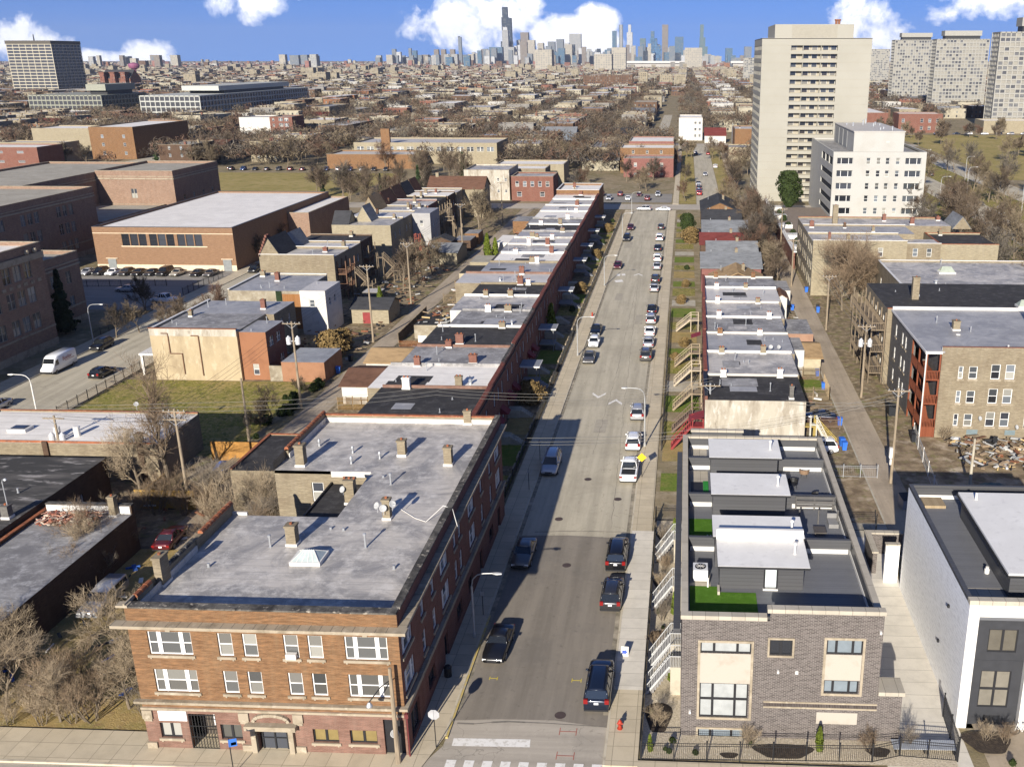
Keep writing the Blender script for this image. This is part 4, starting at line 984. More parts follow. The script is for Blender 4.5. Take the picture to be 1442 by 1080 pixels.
def town_houses():
    X0, X1, Y0, Y1 = .2, 13.9, 58.4, 92.; dz = 8.7; hl, hr = 9.95, 10.6
    t = T('town_house_row', 'dark brick row of town houses with roof terraces and stone panels between its windows', 'town houses', 7, 58.4)
    S = Face('S', X0, X1, Y0, Y1); u = lambda x: x-X0
    W_ = [(1.5, 5.0, 7.0, 7.85, 'tri', 0), (1.5, 4.9, 1.75, 4.55, 'grid32', 0), (1.45, 4.7, -.0, .75, 'tri', 0), (6.25, 7.8, 6.95, 8.2, 'slider', 1), (10.15, 12.6, 7.15, 8.3, 'tri', 0), (10.1, 12.5, 4.0, 5.05, 'tri', 0)]
    holes = [(u(a), u(b), c, d) for a, b, c, d, _, _ in W_]
    mb = MB(); S.wall(mb, 0, hl-.3, holes, .15, 0, None, 0, 6.0); S.wall(mb, 0, hr-.3, holes, .15, 0, None, 6.0, S.L)
    E_ = Face('E', X0, X1, Y0, Y1)
    E_.wall(mb, 0, hl-.2, [(6+8*i, 7.2+8*i, 5.2, 7) for i in range(4)], .1, 0)
    Face('N', X0, X1, Y0, Y1).wall(mb, 0, hl-.2, [], .1, 0)
    Wf = Face('W', X0, X1, Y0, Y1); Wf.wall(mb, 0, hl-.2, [], .1, 0)
    t.add(mb, 'wall', DBRICK)
    gl = {0: (flat('pale_blind_glass', (.32, .33, .32), .25), flat('painted_sky_glass', (.17, .2, .22), .1, .7)), 1: (GLASSD,)}  # pale blue of the second glass paints in reflected sky
    for a, b, c, d, st, k in W_: window(t, S, u(a), u(b), c, d, st, FRAMEB, .1, glass=gl[k])
    for i in range(4): window(t, E_, 6+8*i, 7.2+8*i, 5.2, 7, 'pair', FRAMEB, .08, glass=(GLASSD,))
    for a, bb, c, d in ((1.5, 5.0, 4.57, 6.98), (10.12, 12.58, 5.08, 7.13), (9.75, 12.6, 1.45, 2.4)): b = MB(); S.band(b, u(a), u(bb), c, d, .015); t.add(b, 'stone_panel', PANEL)
    b = MB()
    def surround(a, bb, c, d, w=.17):
        S.band(b, u(a)-w, u(a), c, d, .06); S.band(b, u(bb), u(bb)+w, c, d, .06); S.band(b, u(a)-w, u(bb)+w, d, d+w, .07); S.band(b, u(a)-w, u(bb)+w, c-w, c, .07)
    surround(1.5, 5., 1.75, 7.85); surround(1.45, 4.7, 0.02, .75, .14); surround(6.25, 7.8, 6.95, 8.2, .14); surround(10.12, 12.6, 4.0, 8.3)
    S.band(b, u(6.0), S.L, 2.68, 2.8, .05); S.band(b, u(6.), S.L, 3.1, 3.22, .05); t.add(b, 'stone_surround', STONE)
    b = MB(); S.band(b, u(6.0), S.L, 2.81, 3.09, .02); t.add(b, 'soldier_course', brick('soldier_course_brick', (.08, .06, .055), (.16, .13, .12), (.3, .26, .23), .11, .4, .02))
    b = MB(); S.band(b, u(8.1), u(8.3), 5.5, 5.75, .08); t.add(b, 'meter_box', WHITE)
    # lower wing on the right with a pale cap and sunken court beside it
    b = MB(); b.box(13.9, 15.6, 58.4, 60.0, 0, 3.95); t.add(b, 'side_wing', DBRICK); b = MB(); b.box(13.3+.62, 15.75, 58.3, 60.1, 3.95, 4.25); t.add(b, 'side_wing_cap', COPEL)
    # stone coping of the parapets
    b = MB(); b.box(X0-.08, 6.0, Y0-.08, Y0+.5, hl-.3, hl); b.box(6.0, X1+.08, Y0-.1, Y0+.5, hr-.3, hr)
    b.box(X0-.08, X0+.42, Y0+.5, Y1, hl-.2, hl); b.box(X1-.42, X1+.08, Y0+.5, Y1, hl-.2, hl); b.box(X0+.42, X1-.42, Y1-.42, Y1+.05, hl-.2, hl)
    b.box(.9, 6.2, Y1+.06, Y1+.6, hl+.3, hl+.5); t.add(b, 'coping', COPEL)
    b = MB(); b.box(1., 6.1, Y1+.06, Y1+.5, 5, hl+.3); b.box(X0+.3, X0+.42, Y0+.5, Y1-.4, dz, hl-.2); b.box(X1-.42, X1-.3, Y0+.5, Y1-.4, dz, hl-.2); b.box(X0+.42, X1-.42, Y1-.5, Y1-.4, dz, hl-.2); b.box(X0+.42, X1-.42, Y0+.3, Y0+.46, dz, hl-.2)
    for y in (70.2, 78.4, 86.5): b.box(X0+.42, X1-.42, y-.16, y+.16, dz, hl-.1)
    t.add(b, 'charcoal_parapet_lining', CHARP)
    b = MB()
    for y in (70.0, 78.2, 86.3, 91.45): b.box(X0+.6, 2.7, y-.06, y-.0, dz, dz+.38); b.box(9.7, X1-.6, y-.06, y-.0, dz, dz+.38)
    b.box(X1-.5, X1-.44, Y0+.8, Y1-.6, dz, dz+.3); t.add(b, 'white_flashing', WHITE)
    b = MB(); b.box(X0+.3, X1-.3, Y0+.3, Y1-.3, dz-.3, dz); t.add(b, 'roof_deck', DECK)
    b = MB()
    for x0, x1, y0, y1 in ((.75, 2.75, 70.6, 75.6), (.75, 2.9, 59.0, 64.4), (2.9, 5.6, 59.0, 63.6)): b.box(x0, x1, y0, y1, dz, dz+.03)
    t.add(b, 'turf', TURF)
    b = MB(); b.box(.75, 2.5, 79.0, 85.8, dz, dz+.02); b.box(.75, 2.5, 86.9, 91.4, dz, dz+.02); b.box(9.8, 13.4, 78.7, 79.6, dz, dz+.02); b.box(2.78, 2.95, 63.2, 64.2, dz, dz+.3); t.add(b, 'paving_slab', COPEL)
    b = MB(); b.box(.9, 2.0, 79.6, 83.2, dz+.025, dz+.05); t.add(b, 'rubber_mat', BLACK); b = MB(); b.box(2.02, 2.5, 80, 83.4, dz+.025, dz+.06); t.add(b, 'green_mat', flat('green_mat', (.02, .2, .03), .8))
    # stair penthouses
    for i, (x0, x1, y0, y1, zt, ov) in enumerate(((2.95, 9.1, 64.2, 67.4, 11.15, 1.1), (2.7, 9.2, 67.42, 71.0, 11.3, 0), (2.75, 8.9, 76.2, 79.6, 11.2, .9), (2.75, 8.9, 84.2, 87.8, 11.2, .9))):
        b = MB(); b.box(x0, x1, y0, y1, dz, zt-.16); p = t.add(b, 'stair_penthouse', CHARP)
        b = MB(); b.box(x0-.2, x1+.3, y0-ov, y1+.15*(i != 0), zt-.02, zt); t.add(b, 'penthouse_roof', PENT, p)
        b = MB(); b.box(x0-.22, x1+.32, y0-ov-.02, y1+.17*(i != 0), zt-.2, zt-.022); t.add(b, 'fascia', flat('black_fascia', (.025, .025, .027), .5), p)
        ventpipe(t, x1-.6, (y0+y1)/2-.6, zt, .8, .09, WHITE)
    b = MB(); b.box(2.75, 9.35, 67.28, 67.58, 11.16, 12.0); t.add(b, 'white_party_wall', WHITE)
    b = MB(); b.box(6.3, 7.1, 64.12, 64.22, dz+.25, dz+2.1, 0); b.box(6.15, 7.25, 64.0, 64.2, dz, dz+.12, 1); d = t.add(b, 'terrace_door', [flat('frosted_door', (.6, .66, .66), .3), WHITE]); b = MB(); b.box(6.18, 6.3, 64.1, 64.22, dz+.12, dz+2.2); b.box(7.1, 7.22, 64.1, 64.22, dz+.12, dz+2.2); b.box(6.3, 7.1, 64.1, 64.22, dz+2.1, dz+2.2); t.add(b, 'door_frame', FRAMEB, d)
    x, y = 1.55, 65.6; b = MB(); b.box(x-.55, x+.55, y-.6, y+.6, dz+.1, dz+1.0, 0); b.lathe((x, y, dz+1.0), [(.42, 0), (.42, .04), (.36, .05)], 16, 1); ac = t.add(b, 'air_conditioner', [flat('white_metal', (.6, .6, .59), .5), TRIM])
    b = MB()
    for k in range(4): a = k*math.pi/4; b.beam((x-.34*math.cos(a), y-.34*math.sin(a), dz+1.06), (x+.34*math.cos(a), y+.34*math.sin(a), dz+1.06), .03, .02)
    t.add(b, 'fan_grille', WHITE, ac)
    b = MB(); b.box(.75, 2.3, 64.5, 67.2, dz, dz+.03); t.add(b, 'equipment_pad', CONC)
    for y in (70.9, 79.0, 87.): b = MB(); b.box(1., 2.3, y-.1+.3, y+.25+.3, dz+.03, dz+.5, 0); t.add(b, 'bench', flat('grey_bench', (.35, .36, .38), .6))
    for x, y in ((2.2, 71.2), (2.45, 71.15), (2.1, 64.3)): b = MB(); b.lathe((x, y, dz), [(.07, 0), (.07, .75), (.03, .8)], 8); t.add(b, 'post_light', WHITE)
    # pergola and planters on the third terrace
    b = MB()
    for x in (10., 11.6, 13.2):
        for y in (75.2, 77.9): b.box(x-.06, x+.06, y-.06, y+.06, dz, dz+1.3)
    for k in range(3): b.box(9.95, 13.3, 77.7+k*.01, 77.8, dz+.3+.4*k, dz+.5+.4*k)
    t.add(b, 'terrace_screen', flat('dark_screen', (.09, .085, .08), .6))
    b = MB(); b.box(11.0, 12.0, 72.8, 74.0, dz+.3, dz+.38); b.box(11.05, 11.12, 72.85, 72.92, dz, dz+.3); b.box(11.88, 11.95, 73.9, 73.97, dz, dz+.3); t.add(b, 'low_table', flat('dark_table', (.08, .07, .06), .6))
    b = MB(); b.box(12.4, 13.2, 74.4, 75.8, dz, dz+.35); b.box(12.4, 13.2, 75.65, 75.8, dz+.35, dz+.75); t.add(b, 'lounge_seat', flat('grey_cushion', (.2, .195, .19), .9))
    for x, y, z in ((6.9, 58.3, 5.6), (.85, 58.3, 2.1), (13.7, 58.32, 8.9)): b = MB(); b.box(x-.07, x+.07, y-.12, y+.12, z, z+.2); t.add(b, 'wall_lamp', WHITE)
    b = MB(); b.beam((X0-.35, Y0+.8, 8.2), (X0-.35, Y1-.6, 8.2), .5, .3); t.add(b, 'side_shade_beam', CHARP)  # dark beam stands in for shade along the top of the west wall
    # outdoor furniture is loose
    def chair(x, y, m, lab, rz):
        o = thing('terrace_chair', lab, 'chair', (x, y, dz), rz); b = MB(); b.lathe((0, 0, .3), [(.1, 0), (.42, .1), (.45, .16)], 12); b.build('seat', m, o)
        b = MB()
        for i in range(7):
            a = math.pi*i/7; a2 = math.pi*(i+1)/7; b.face([(.44*math.cos(a), .44*math.sin(a), .4), (.44*math.cos(a2), .44*math.sin(a2), .4), (.5*math.cos(a2), .5*math.sin(a2), .85), (.5*math.cos(a), .5*math.sin(a), .85)])
        b.build('backrest', m, o); b = MB()
        for i in range(4): a = i*1.57+.78; b.tube((.3*math.cos(a), .3*math.sin(a), .32), (.38*math.cos(a), .38*math.sin(a), 0), .02, .02, 5)
        b.build('leg_frame', BLACK, o)
    chair(9.9, 79.5, flat('blue_fabric', (.05, .16, .42), .9), 'blue round chair on the roof terrace of the dark brick row', 2.)
    chair(12.0, 79.4, BLACK, 'black round chair on the roof terrace beside the blue one', 1.2)
    chair(10.2, 82.3, BLACK, 'black egg chair against the second penthouse on the roof', 0.3); chair(11.5, 84.9, flat('wicker_brown', (.2, .13, .08), .9), 'brown wicker chair by the white flashing on the roof terrace', 3.)
    o = thing('patio_box', 'storage box with a blue and white towel at the front corner of the roof terrace', 'box', (13., 60.6, dz), .2); b = MB(); b.box(-.4, .4, -.6, .6, 0, .5); b.build('box_body', flat('grey_box', (.2, .2, .22), .7), o); b = MB(); b.box(-.35, .3, -.55, .1, .5, .54, 0); b.box(-.3, .2, .1, .5, .5, .56, 1); b.build('towel', [flat('blue_towel', (.05, .15, .4), .9), WHITE], o)
town_houses()

# ================================================================ white brick house and its row (right edge)
def white_houses():
    X0, X1, Y0, Y1 = 20.1, 34., 60.3, 80.; h = 10.5; dz = 9.2
    wb = brick('white_painted_brick', (.86, .86, .85), (.85, .85, .84), (.82, .82, .82), .44, .15, .012, k=1., dirt=(.12, .3), dcol=(.72, .72, .72), streak=.03)
    t = T('modern_house', 'white brick modern house with black framed bay at the right edge', 'house', 26, 60.3)
    S = Face('S', X0, X1, Y0, Y1); mb = MB()
    Face('W', X0, X1, Y0, Y1).wall(mb, 0, h-.35, [], .1, 0); Face('N', X0, X1, Y0, Y1).wall(mb, 0, h-.35, [], .1, 0); Face('E', X0, X1, Y0, Y1).wall(mb, 0, h-.35, [], .1, 0)
    S.wall(mb, 0, h-.35, [(.75, 4.4, 0, 9.2), (5.4, 8.4, 0, 9.2)], .5, 1)
    t.add(mb, 'wall', [wb, WHITE])
    bk = flat('black_cement_panel', (.035, .036, .04), .6)
    for a, b_ in ((.75, 4.4), (5.4, 8.4)):
        hh = [(a+.95, a+3.0, 6.1, 7.95), (a+.75, a+2.9, 1.5, 4.55), (a+1.3, a+2.5, .02, .8)]
        B = MB(); S2 = Face('S', X0, X1, Y0+.5, Y1); S2.wall(B, 0, 9.2, hh, .1, 0, None, a, b_)
        for z in (5.35,): S2.band(B, a, b_, z, z+.08, .02)
        t.add(B, 'black_bay', bk)
        warm = (flat('warm_room_glass', (.1, .09, .07), .1, .7), GLASS, flat('warm_room_glass_pale', (.17, .155, .125), .1, .7))
        window(t, S2, *hh[0], 'slider', FRAMEB, .07, glass=warm); window(t, S2, *hh[1], 'grid22', FRAMEB, .07, glass=warm); window(t, S2, *hh[2], 'slider', FRAMEB, .07, glass=(GLASSD,))
    b = MB(); b.box(X0-.05, X1, Y0-.06, Y0+.5, h-.35, h); t.add(b, 'coping', COPEL)
    b = MB(); b.box(X0-.04, X0+.3, Y0+.5, Y1, h-.35, h-.1); b.box(X0+.3, X1, Y1-.3, Y1+.02, h-.35, h-.1); b.box(X0+.3, X0+.4, Y0+.5, Y1-.3, dz, h-.35); b.box(X0+.4, X1, Y1-.4, Y1-.3, dz, h-.35); t.add(b, 'dark_coping', CHARP)
    b = MB(); b.box(X0+.1, X1-.1, Y0+.1, Y1-.1, dz-.3, dz); t.add(b, 'roof_deck', DECK)
    b = MB(); b.box(X0+.45, 23.4, Y0+.55, 64.2, dz, dz+.03); t.add(b, 'paving_slab', COPEL); b = MB(); b.box(X0+.9, 22.8, 77.6, 79.3, dz, dz+.25); t.add(b, 'pallet', PALEWOOD)
    b = MB(); b.box(X0+.8, X1, Y1-.46, Y1-.4, dz, dz+.35); t.add(b, 'white_flashing', WHITE)
    b = MB(); b.box(23.6, X1, 63.0, 76., dz, 11.2); p = t.add(b, 'stair_penthouse', CHARP)
    b = MB(); b.box(23.3, X1, 62.6, 76.3, 11.2, 11.36); t.add(b, 'penthouse_roof', PENT, p); b = MB(); b.box(23.2, X1, 62.5, 76.4, 11.05, 11.2); t.add(b, 'fascia', BLACK, p)
    ventpipe(t, 24.4, 74.9, 11.36, .6, .1, WHITE)
    b = MB(); b.lathe((23.1, 66.5, dz), [(.18, 0), (.2, .35), (.12, .4), (.12, .55)], 10); t.add(b, 'air_conditioner', WHITE)
    b = MB()
    for y, z in ((64.8, 7.2), (66.4, 3.2)): b.box(X0-.16, X0, y-.1, y+.1, z, z+.22)
    t.add(b, 'wall_lamp', [TRIM])
    b = MB(); b.box(24.2, 24.75, 60.28, 60.34, 8.0, 8.1); t.add(b, 'ledge', WHITE)
    # rear yard wall, gate and garage side
    y = T('garden_wall', 'pale stone garden wall with coping behind the driveway', 'wall', 19.4, 86.5); b = MB(); b.box(18.2, 21.6, 86.4, 86.8, 0, 2.2, 0); b.box(18.0, 18.4, 82.5, 86.4, 0, 2.2, 0); b.box(17.9, 21.7, 86.3, 86.9, 2.2, 2.35, 1); b.box(17.9, 18.5, 82.4, 86.3, 2.2, 2.35, 1); y.add(b, 'masonry', [DBRICK, COPEL])
    y = T('wing_wall', 'small white brick wing wall with a stone cap beside the driveway', 'wall', 20., 81.2); b = MB(); b.box(18.8, 20.05, 80.9, 81.3, 0, 3.8); y.add(b, 'masonry', wb); b = MB(); b.box(18.75, 20.08, 80.85, 81.35, 3.8, 3.95); y.add(b, 'cap', COPEL)
white_houses()
def bike(x, y, rz, lab):
    o = thing('bicycle', lab, 'bicycle', (x, y, .05), rz)
    for yy in (-.5, .5):
        b = MB()
        for i in range(16):
            a, c = 2*math.pi*i/16, 2*math.pi*(i+1)/16; b.tube((0, yy+.33*math.cos(a), .34+.33*math.sin(a)), (0, yy+.33*math.cos(c), .34+.33*math.sin(c)), .025, .025, 4)
            if i % 2: b.tube((0, yy, .34), (0, yy+.33*math.cos(a), .34+.33*math.sin(a)), .005, .005, 3)
        b.build('wheel', TYRE, o)
    b = MB(); b.path([(0, -.5, .34), (0, -.15, .8), (0, .38, .82), (0, 0, .32), (0, -.15, .8)], .022, 5); b.path([(0, .5, .34), (0, .38, .85), (0, .36, 1.)], .022, 5); b.build('bicycle_frame', WHITE, o)
    b = MB(); b.tube((-.25, .34, 1.02), (.25, .34, 1.02), .016, .016, 5); b.build('handlebar', BLACK, o); b = MB(); b.box(-.07, .07, -.3, -.05, .86, .92); b.build('saddle', BLACK, o)
bike(24.6, 59.6, 1.4, 'white bicycle leaning by the entrance of the white modern house')
# ================================================================ vehicles
GR, GL_ = 'cars parked along the right kerb', 'cars parked along the left kerb'
xr = -6.15
for px, py, k, c, lab in (
    (845, 1003, 'bigsuv', 'navy', 'very dark navy utility car nearest the crosswalk at the right kerb'),
    (860, 865, 'suv', 'char', 'dark sport utility car with tall red tail lights behind the nearest navy one'),
    (867, 806, 'bigsuv', 'black', 'long black utility car parked just before the pale road begins'),
    (886, 680, 'pickup', 'white', 'white pickup truck with an open bed at the right kerb'),
    (892, 638, 'suv', 'white', 'white sport utility car in front of the white pickup truck'),
    (899, 595, 'suv', 'silver', 'silver sport utility car standing alone ahead of the two white vehicles'),
    (907.8, 511, 'suv', 'grey', 'grey sport utility car, near end of the far right row opposite the silver sedan'),
    (911.7, 492, 'sedan', 'silver', 'second car of the far right row, silver sedan'),
    (913.7, 476, 'sedan', 'white', 'third car of the far right row, white sedan'),
    (915.4, 459, 'suv', 'silver', 'fourth car of the far right row, silver sport utility car'),
    (916.7, 444, 'sedan', 'black', 'fifth car of the far right row, black sedan'),
    (920.4, 413, 'sedan', 'silver', 'silver sedan right of the small far chevron, behind a charcoal car'),
    (922, 401, 'suv', 'char', 'charcoal sport utility car right of the small far chevron'),
    (924.4, 381.5, 'sedan', 'silver', 'pale silver sedan parked behind two white cars far up the right kerb'),
    (925, 370, 'suv', 'white', 'white sport utility car between a pale silver sedan and a navy car'),
    (925.4, 355, 'sedan', 'navy', 'navy sedan in front of the far white sport utility car'),
    (928, 340.6, 'minivan', 'white', 'white minivan second from the far end of the right row'),
    (930, 325, 'hatch', 'char', 'charcoal hatchback at the far end of the right row')):
    x, y = G(px, py); L = 4.7
    car(k, c, min(x, -6.0) if py > 590 else x+.1, y+L/2+.25, R.uniform(-.02, .02), lab, GR, 'car', (1.02, 1.1, 1.03))
for px, py, k, c, lab in (
    (695, 937, 'convertible', 'black', 'black convertible with a soft top in the shade edge at the left kerb'),
    (733, 802, 'sedan', 'grey', 'dark grey sedan in the shade of the corner block'),
    (773, 670, 'minivan', 'silver', 'silver minivan at the left kerb beside the corner block shadow'),
    (828, 514, 'sedan', 'grey', 'grey sedan at the left kerb, nearest of a close group of three'),
    (835, 492, 'hatch', 'white', 'white hatchback, middle of the three cars close together at the left kerb'),
    (837, 474, 'sedan', 'black', 'black sedan behind the white hatchback at the left kerb'),
    (869, 380, 'sedan', 'maroon', 'maroon sedan at the left kerb beside the pale speed hump'),
    (882, 341, 'suv', 'black', 'black sport utility car far up the left kerb'),
    (887, 325, 'sedan', 'maroon', 'dark red sedan at the far end of the left kerb')):
    x, y = G(px, py); car(k, c, max(x, -15.35), y+2.3, math.pi+R.uniform(-.02, .02)-(0.05 if k == 'convertible' else 0), lab, GL_, 'car', (1.02, 1.1, 1.03))
car('suv', 'white', 16.9, 112.6, math.pi/2, 'white sport utility car with a roof rack parked below the yellow wooden stairs')
car('sedan', 'maroon', -50.9, 85.6, 0.06, 'dark red sedan among bare shrubs behind the corner block')
car('suv', 'black', -96.9, 152.3, math.pi, 'black sport utility car parked behind the white delivery van')
car('wagon', 'black', -88.4, 138.0, -.05, 'black estate car at the kerb beside the black yard fence of the side street')
car('pickup', 'white', -102.9, 184.6, -1.75, 'white pickup truck crossing the school parking entrance')
car('sedan', 'silver', -115.5, 193.5, 1.6, 'silver sedan parked alone in the school parking lot')
car('sedan', 'silver', -94.5, 122.5, math.pi, 'car in the shade at the left picture edge behind a lamp')
for i, (c, k, d) in enumerate((('silver', 'sedan', 'silver sedan at the left end'), ('black', 'suv', 'black sport utility car, second from the left'), ('white', 'sedan', 'white sedan, third from the left'), ('char', 'wagon', 'charcoal estate, fourth from the left'), ('black', 'sedan', 'black sedan, fifth from the left'), ('char', 'sedan', 'charcoal sedan, sixth from the left'), ('black', 'bigsuv', 'large black utility car, middle of the row'), ('gold', 'sedan', 'champagne sedan in the middle of the row'), ('black', 'sedan', 'black sedan before the bollards'), ('grey', 'sedan', 'grey sedan at the right end'))):
    car(k, c, -133.5+i*2.95+(1.6 if i > 7 else 0), 209.6, math.pi+R.uniform(-.05, .05), d+' of the school parking lot row', 'cars parked below the orange school gym')
car('suv', 'black', -97.2, 214, math.pi, 'black car at the kerb by the gym corner')
def far_cars(rows):
    for k, c, x, y, rz, lab, g in rows: car(k, c, x, y, rz, lab, g)
far_cars([('suv', 'silver', -13.1, 311.6, 1.57, 'silver utility car parked across the far end of the street', None), ('sedan', 'white', -7., 311.6, 1.57, 'white sedan parked across the far end of the street', None),
 ('sedan', 'red', 11., 502, 0, 'small red car far along the upper street', None), ('sedan', 'silver', 8., 410, math.pi, 'silver sedan driving down the upper street', None), ('suv', 'red', 4.9, 350, 0, 'red car leading the parked group on the upper street', None),
 ('sedan', 'blue', 4.9, 356.5, 0, 'blue car behind the red one on the upper street', None), ('suv', 'navy', 4.9, 364, 0, 'navy car in the parked group of the upper street', None), ('suv', 'white', 4.9, 371.5, 0, 'white car in the parked group of the upper street', None), ('sedan', 'black', 4.9, 378.5, 0, 'black car at the back of the parked group of the upper street', None),
 ('sedan', 'black', 4.9, 498, 0, 'black car at the far left kerb of the upper street', None), ('suv', 'silver', 4.9, 506, 0, 'silver car at the far left kerb of the upper street', None), ('suv', 'white', 13.0, 440, 0, 'white car at the right kerb of the upper street', None), ('suv', 'black', 13.0, 350, .3, 'black car by the driveway of the upper street', None)])
for i in range(9): car(R.choice(('sedan', 'suv')), R.choice(('white', 'silver', 'white', 'maroon', 'black', 'char')), -36+i*3.3, 335.5 if i % 2 else 346, R.choice((0, math.pi)), 'car in the small lot behind the far cross street trees', 'cars in the lot behind the cross street')
for i in range(14): car(R.choice(('sedan', 'suv')), R.choice(('white', 'silver', 'maroon', 'black', 'char', 'blue')), -196+i*5.2, 421, R.choice((0, math.pi))+.1, 'car in the lot beyond the green school field', 'cars beyond the green school field')
for i in range(26): car(R.choice(('sedan', 'suv', 'hatch')), R.choice(('white', 'silver', 'maroon', 'black', 'char', 'grey')), R.choice((100.5, 111.5, 88.6, 97)), 250+i*13.5+R.uniform(-3, 3), R.choice((0, math.pi)), 'small distant car on the boulevard beside the park', 'cars on the boulevard beside the park')
for i in range(8): car(R.choice(('sedan', 'suv')), R.choice(('white', 'silver', 'black', 'navy')), 160+i*9+R.uniform(-2, 2), 646, 1.57, 'small distant car on the road above the park lawn', 'cars above the park lawn')
# delivery van, camper pickup
def van():
    o = thing('delivery_van', 'white delivery van with red lettering parked at the left kerb of the side street', 'van', (-96.9, 140.6, 0), math.pi)
    b = MB(); hw = 1.0
    def ring(y, k, zl, zb, zt, kt): x = hw*k; return [(a, y, z) for a, z in ((x*.9, zl), (x, zl+.15), (x, zb), (x*kt, zt-.1), (x*kt*.9, zt))]+[(a, y, z) for a, z in ((-x*kt*.9, zt), (-x*kt, zt-.1), (-x, zb), (-x, zl+.15), (-x*.9, zl))]
    loft(b, [ring(-3.3, .96, .4, 1.3, 2.6, .94), ring(-3.2, 1, .35, 1.3, 2.68, .95), ring(0, 1, .3, 1.3, 2.72, .95), ring(1.3, 1, .3, 1.3, 2.68, .94), ring(1.9, 1, .3, 1.25, 2.45, .9), ring(2.55, .99, .3, 1.15, 1.35, .92), ring(3.1, .93, .32, .95, 1.12, .9), ring(3.3, .84, .38, .7, .85, .85)])
    b.build('van_body', PAINT['white'], o, True)
    b = MB(); b.face([(-.86, 2.5, 1.42), (.86, 2.5, 1.42), (.8, 1.99, 2.34), (-.8, 1.99, 2.34)]); b.build('windshield', CGLASS, o)
    for s in (-1, 1):
        b = MB(); b.face([(s*1.012, 1.3, 1.35), (s*1.012, 2.35, 1.3), (s*.97, 1.95, 2.1), (s*.965, 1.3, 2.15)][::s]); b.build('side_window', CGLASS, o)
        for y in (2.1, -2.1): put('wheel', WHEEL, o, (s*.9, y, .34), 0 if s > 0 else math.pi)
        b = MB(); xs = sorted((s*.5, s*.82)); b.box(xs[0], xs[1], 3.1, 3.26, .82, 1.02); b.build('headlight', HEADL, o)
        b = MB(); xs = sorted((s*.98, s*1.25)); b.box(xs[0], xs[1], 2.0, 2.12, 1.4, 1.7); b.build('door_mirror', TRIM, o)
    b = MB(); b.box(-.9, .9, 3.2, 3.34, .35, .68); b.box(-1.015, 1.015, -3.1, 3., .3, .46); b.build('bumper', TRIM, o)
    cu = bpy.data.curves.new('lettering', 'FONT'); cu.body = 'Boelter'; cu.size = .78; cu.shear = .25; cu.extrude = .004; cu.materials.append(PAINTR); f = bpy.data.objects.new('lettering', cu); COL.objects.link(f); me = bpy.data.meshes.new_from_object(f.evaluated_get(bpy.context.evaluated_depsgraph_get())); bpy.data.objects.remove(f)
    f = bpy.data.objects.new('lettering', me); link(f, o); f.location = (-1.006, .35, 1.62); f.rotation_euler = (rad(88), 0, -math.pi/2); f.scale = (1, 1.1, 1)
    b = MB(); b.box(-1.006, -1.001, -2.6, -.2, 1.43, 1.5); b.build('red_stripe', PAINTR, o)
van()
def camper():
    o = thing('camper_pickup', 'old silver pickup with a matching bed cap parked on dry grass beside the brown wall', 'pickup truck', (-50.9, 73.6, 0), math.pi+.02)
    b = MB(); hw = .97
    def ring(y, k, zl, zb, zt, kt): x = hw*k; return [(a, y, z) for a, z in ((x*.9, zl), (x, zl+.15), (x, zb), (x*kt, zt-.06), (x*kt*.9, zt))]+[(a, y, z) for a, z in ((-x*kt*.9, zt), (-x*kt, zt-.06), (-x, zb), (-x, zl+.15), (-x*.9, zl))]
    loft(b, [ring(-2.7, .97, .45, 1.1, 1.7, .86), ring(-.55, 1, .4, 1.1, 1.76, .86), ring(-.5, 1, .4, 1.1, 1.7, .8), ring(.45, 1, .4, 1.08, 1.7, .78), ring(1.15, 1, .4, 1.02, 1.08, .92), ring(2.3, .97, .4, .85, 1., .92), ring(2.6, .9, .45, .75, .9, .9)])
    b.build('body', PAINT['silver'], o, True)
    b = MB(); b.face([(-.82, 1.13, 1.14), (.82, 1.13, 1.14), (.72, .5, 1.66), (-.72, .5, 1.66)]); b.build('windshield', CGLASS, o)
    for s in (-1, 1):
        b = MB(); b.face([(s*.985, -.42, 1.12), (s*.975, .9, 1.1), (s*.8, .45, 1.6), (s*.81, -.42, 1.62)][::s]); b.build('side_window', CGLASS, o)
        b = MB(); b.face([(s*.975, -2.5, 1.2), (s*.975, -.7, 1.2), (s*.86, -.7, 1.62), (s*.86, -2.5, 1.58)][::s]); b.build('cap_window', CGLASS, o)
        for y in (1.65, -1.6): put('wheel', WHEEL, o, (s*.86, y, .34), 0 if s > 0 else math.pi)
        b = MB(); xs = sorted((s*.5, s*.85)); b.box(xs[0], xs[1], 2.5, 2.62, .7, .88); b.build('headlight', HEADL, o)
    b = MB(); b.box(-.95, .95, 2.55, 2.7, .45, .62); b.build('bumper', GALV, o)
camper()

# ================================================================ street furniture
def lamp(x, y, rz, lab, h=8.2, arm=2.2, m=None, group=None):
    o = thing('street_lamp', lab, 'street lamp', (x, y, .1), rz, group); m = m or LAMPGREY
    b = MB(); b.lathe((0, 0, 0), [(.16, 0), (.16, .4), (.1, .45), (.09, h-1.2)], 8); b.path([(0, 0, h-1.2), (.12, 0, h-.55), (.5, 0, h-.15), (1., 0, h), (arm, 0, h+.05)], .05, 6); b.build('pole', m, o)
    b = MB(); loft(b, [[(arm-.1, -.08, h), (arm-.1, .08, h), (arm-.1, .08, h+.1), (arm-.1, -.08, h+.1)], [(arm+.2, -.15, h-.03), (arm+.2, .15, h-.03), (arm+.2, .12, h+.12), (arm+.2, -.12, h+.12)], [(arm+.65, -.1, h), (arm+.65, .1, h), (arm+.65, .08, h+.08), (arm+.65, -.08, h+.08)]]); hd = b.build('lamp_head', m, o)
    b = MB(); b.lathe((arm+.3, 0, h-.09), [(.06, 0), (.14, .06)], 10); b.build('lens', flat('lamp_lens', (.6, .6, .56), .2), hd)
    return o
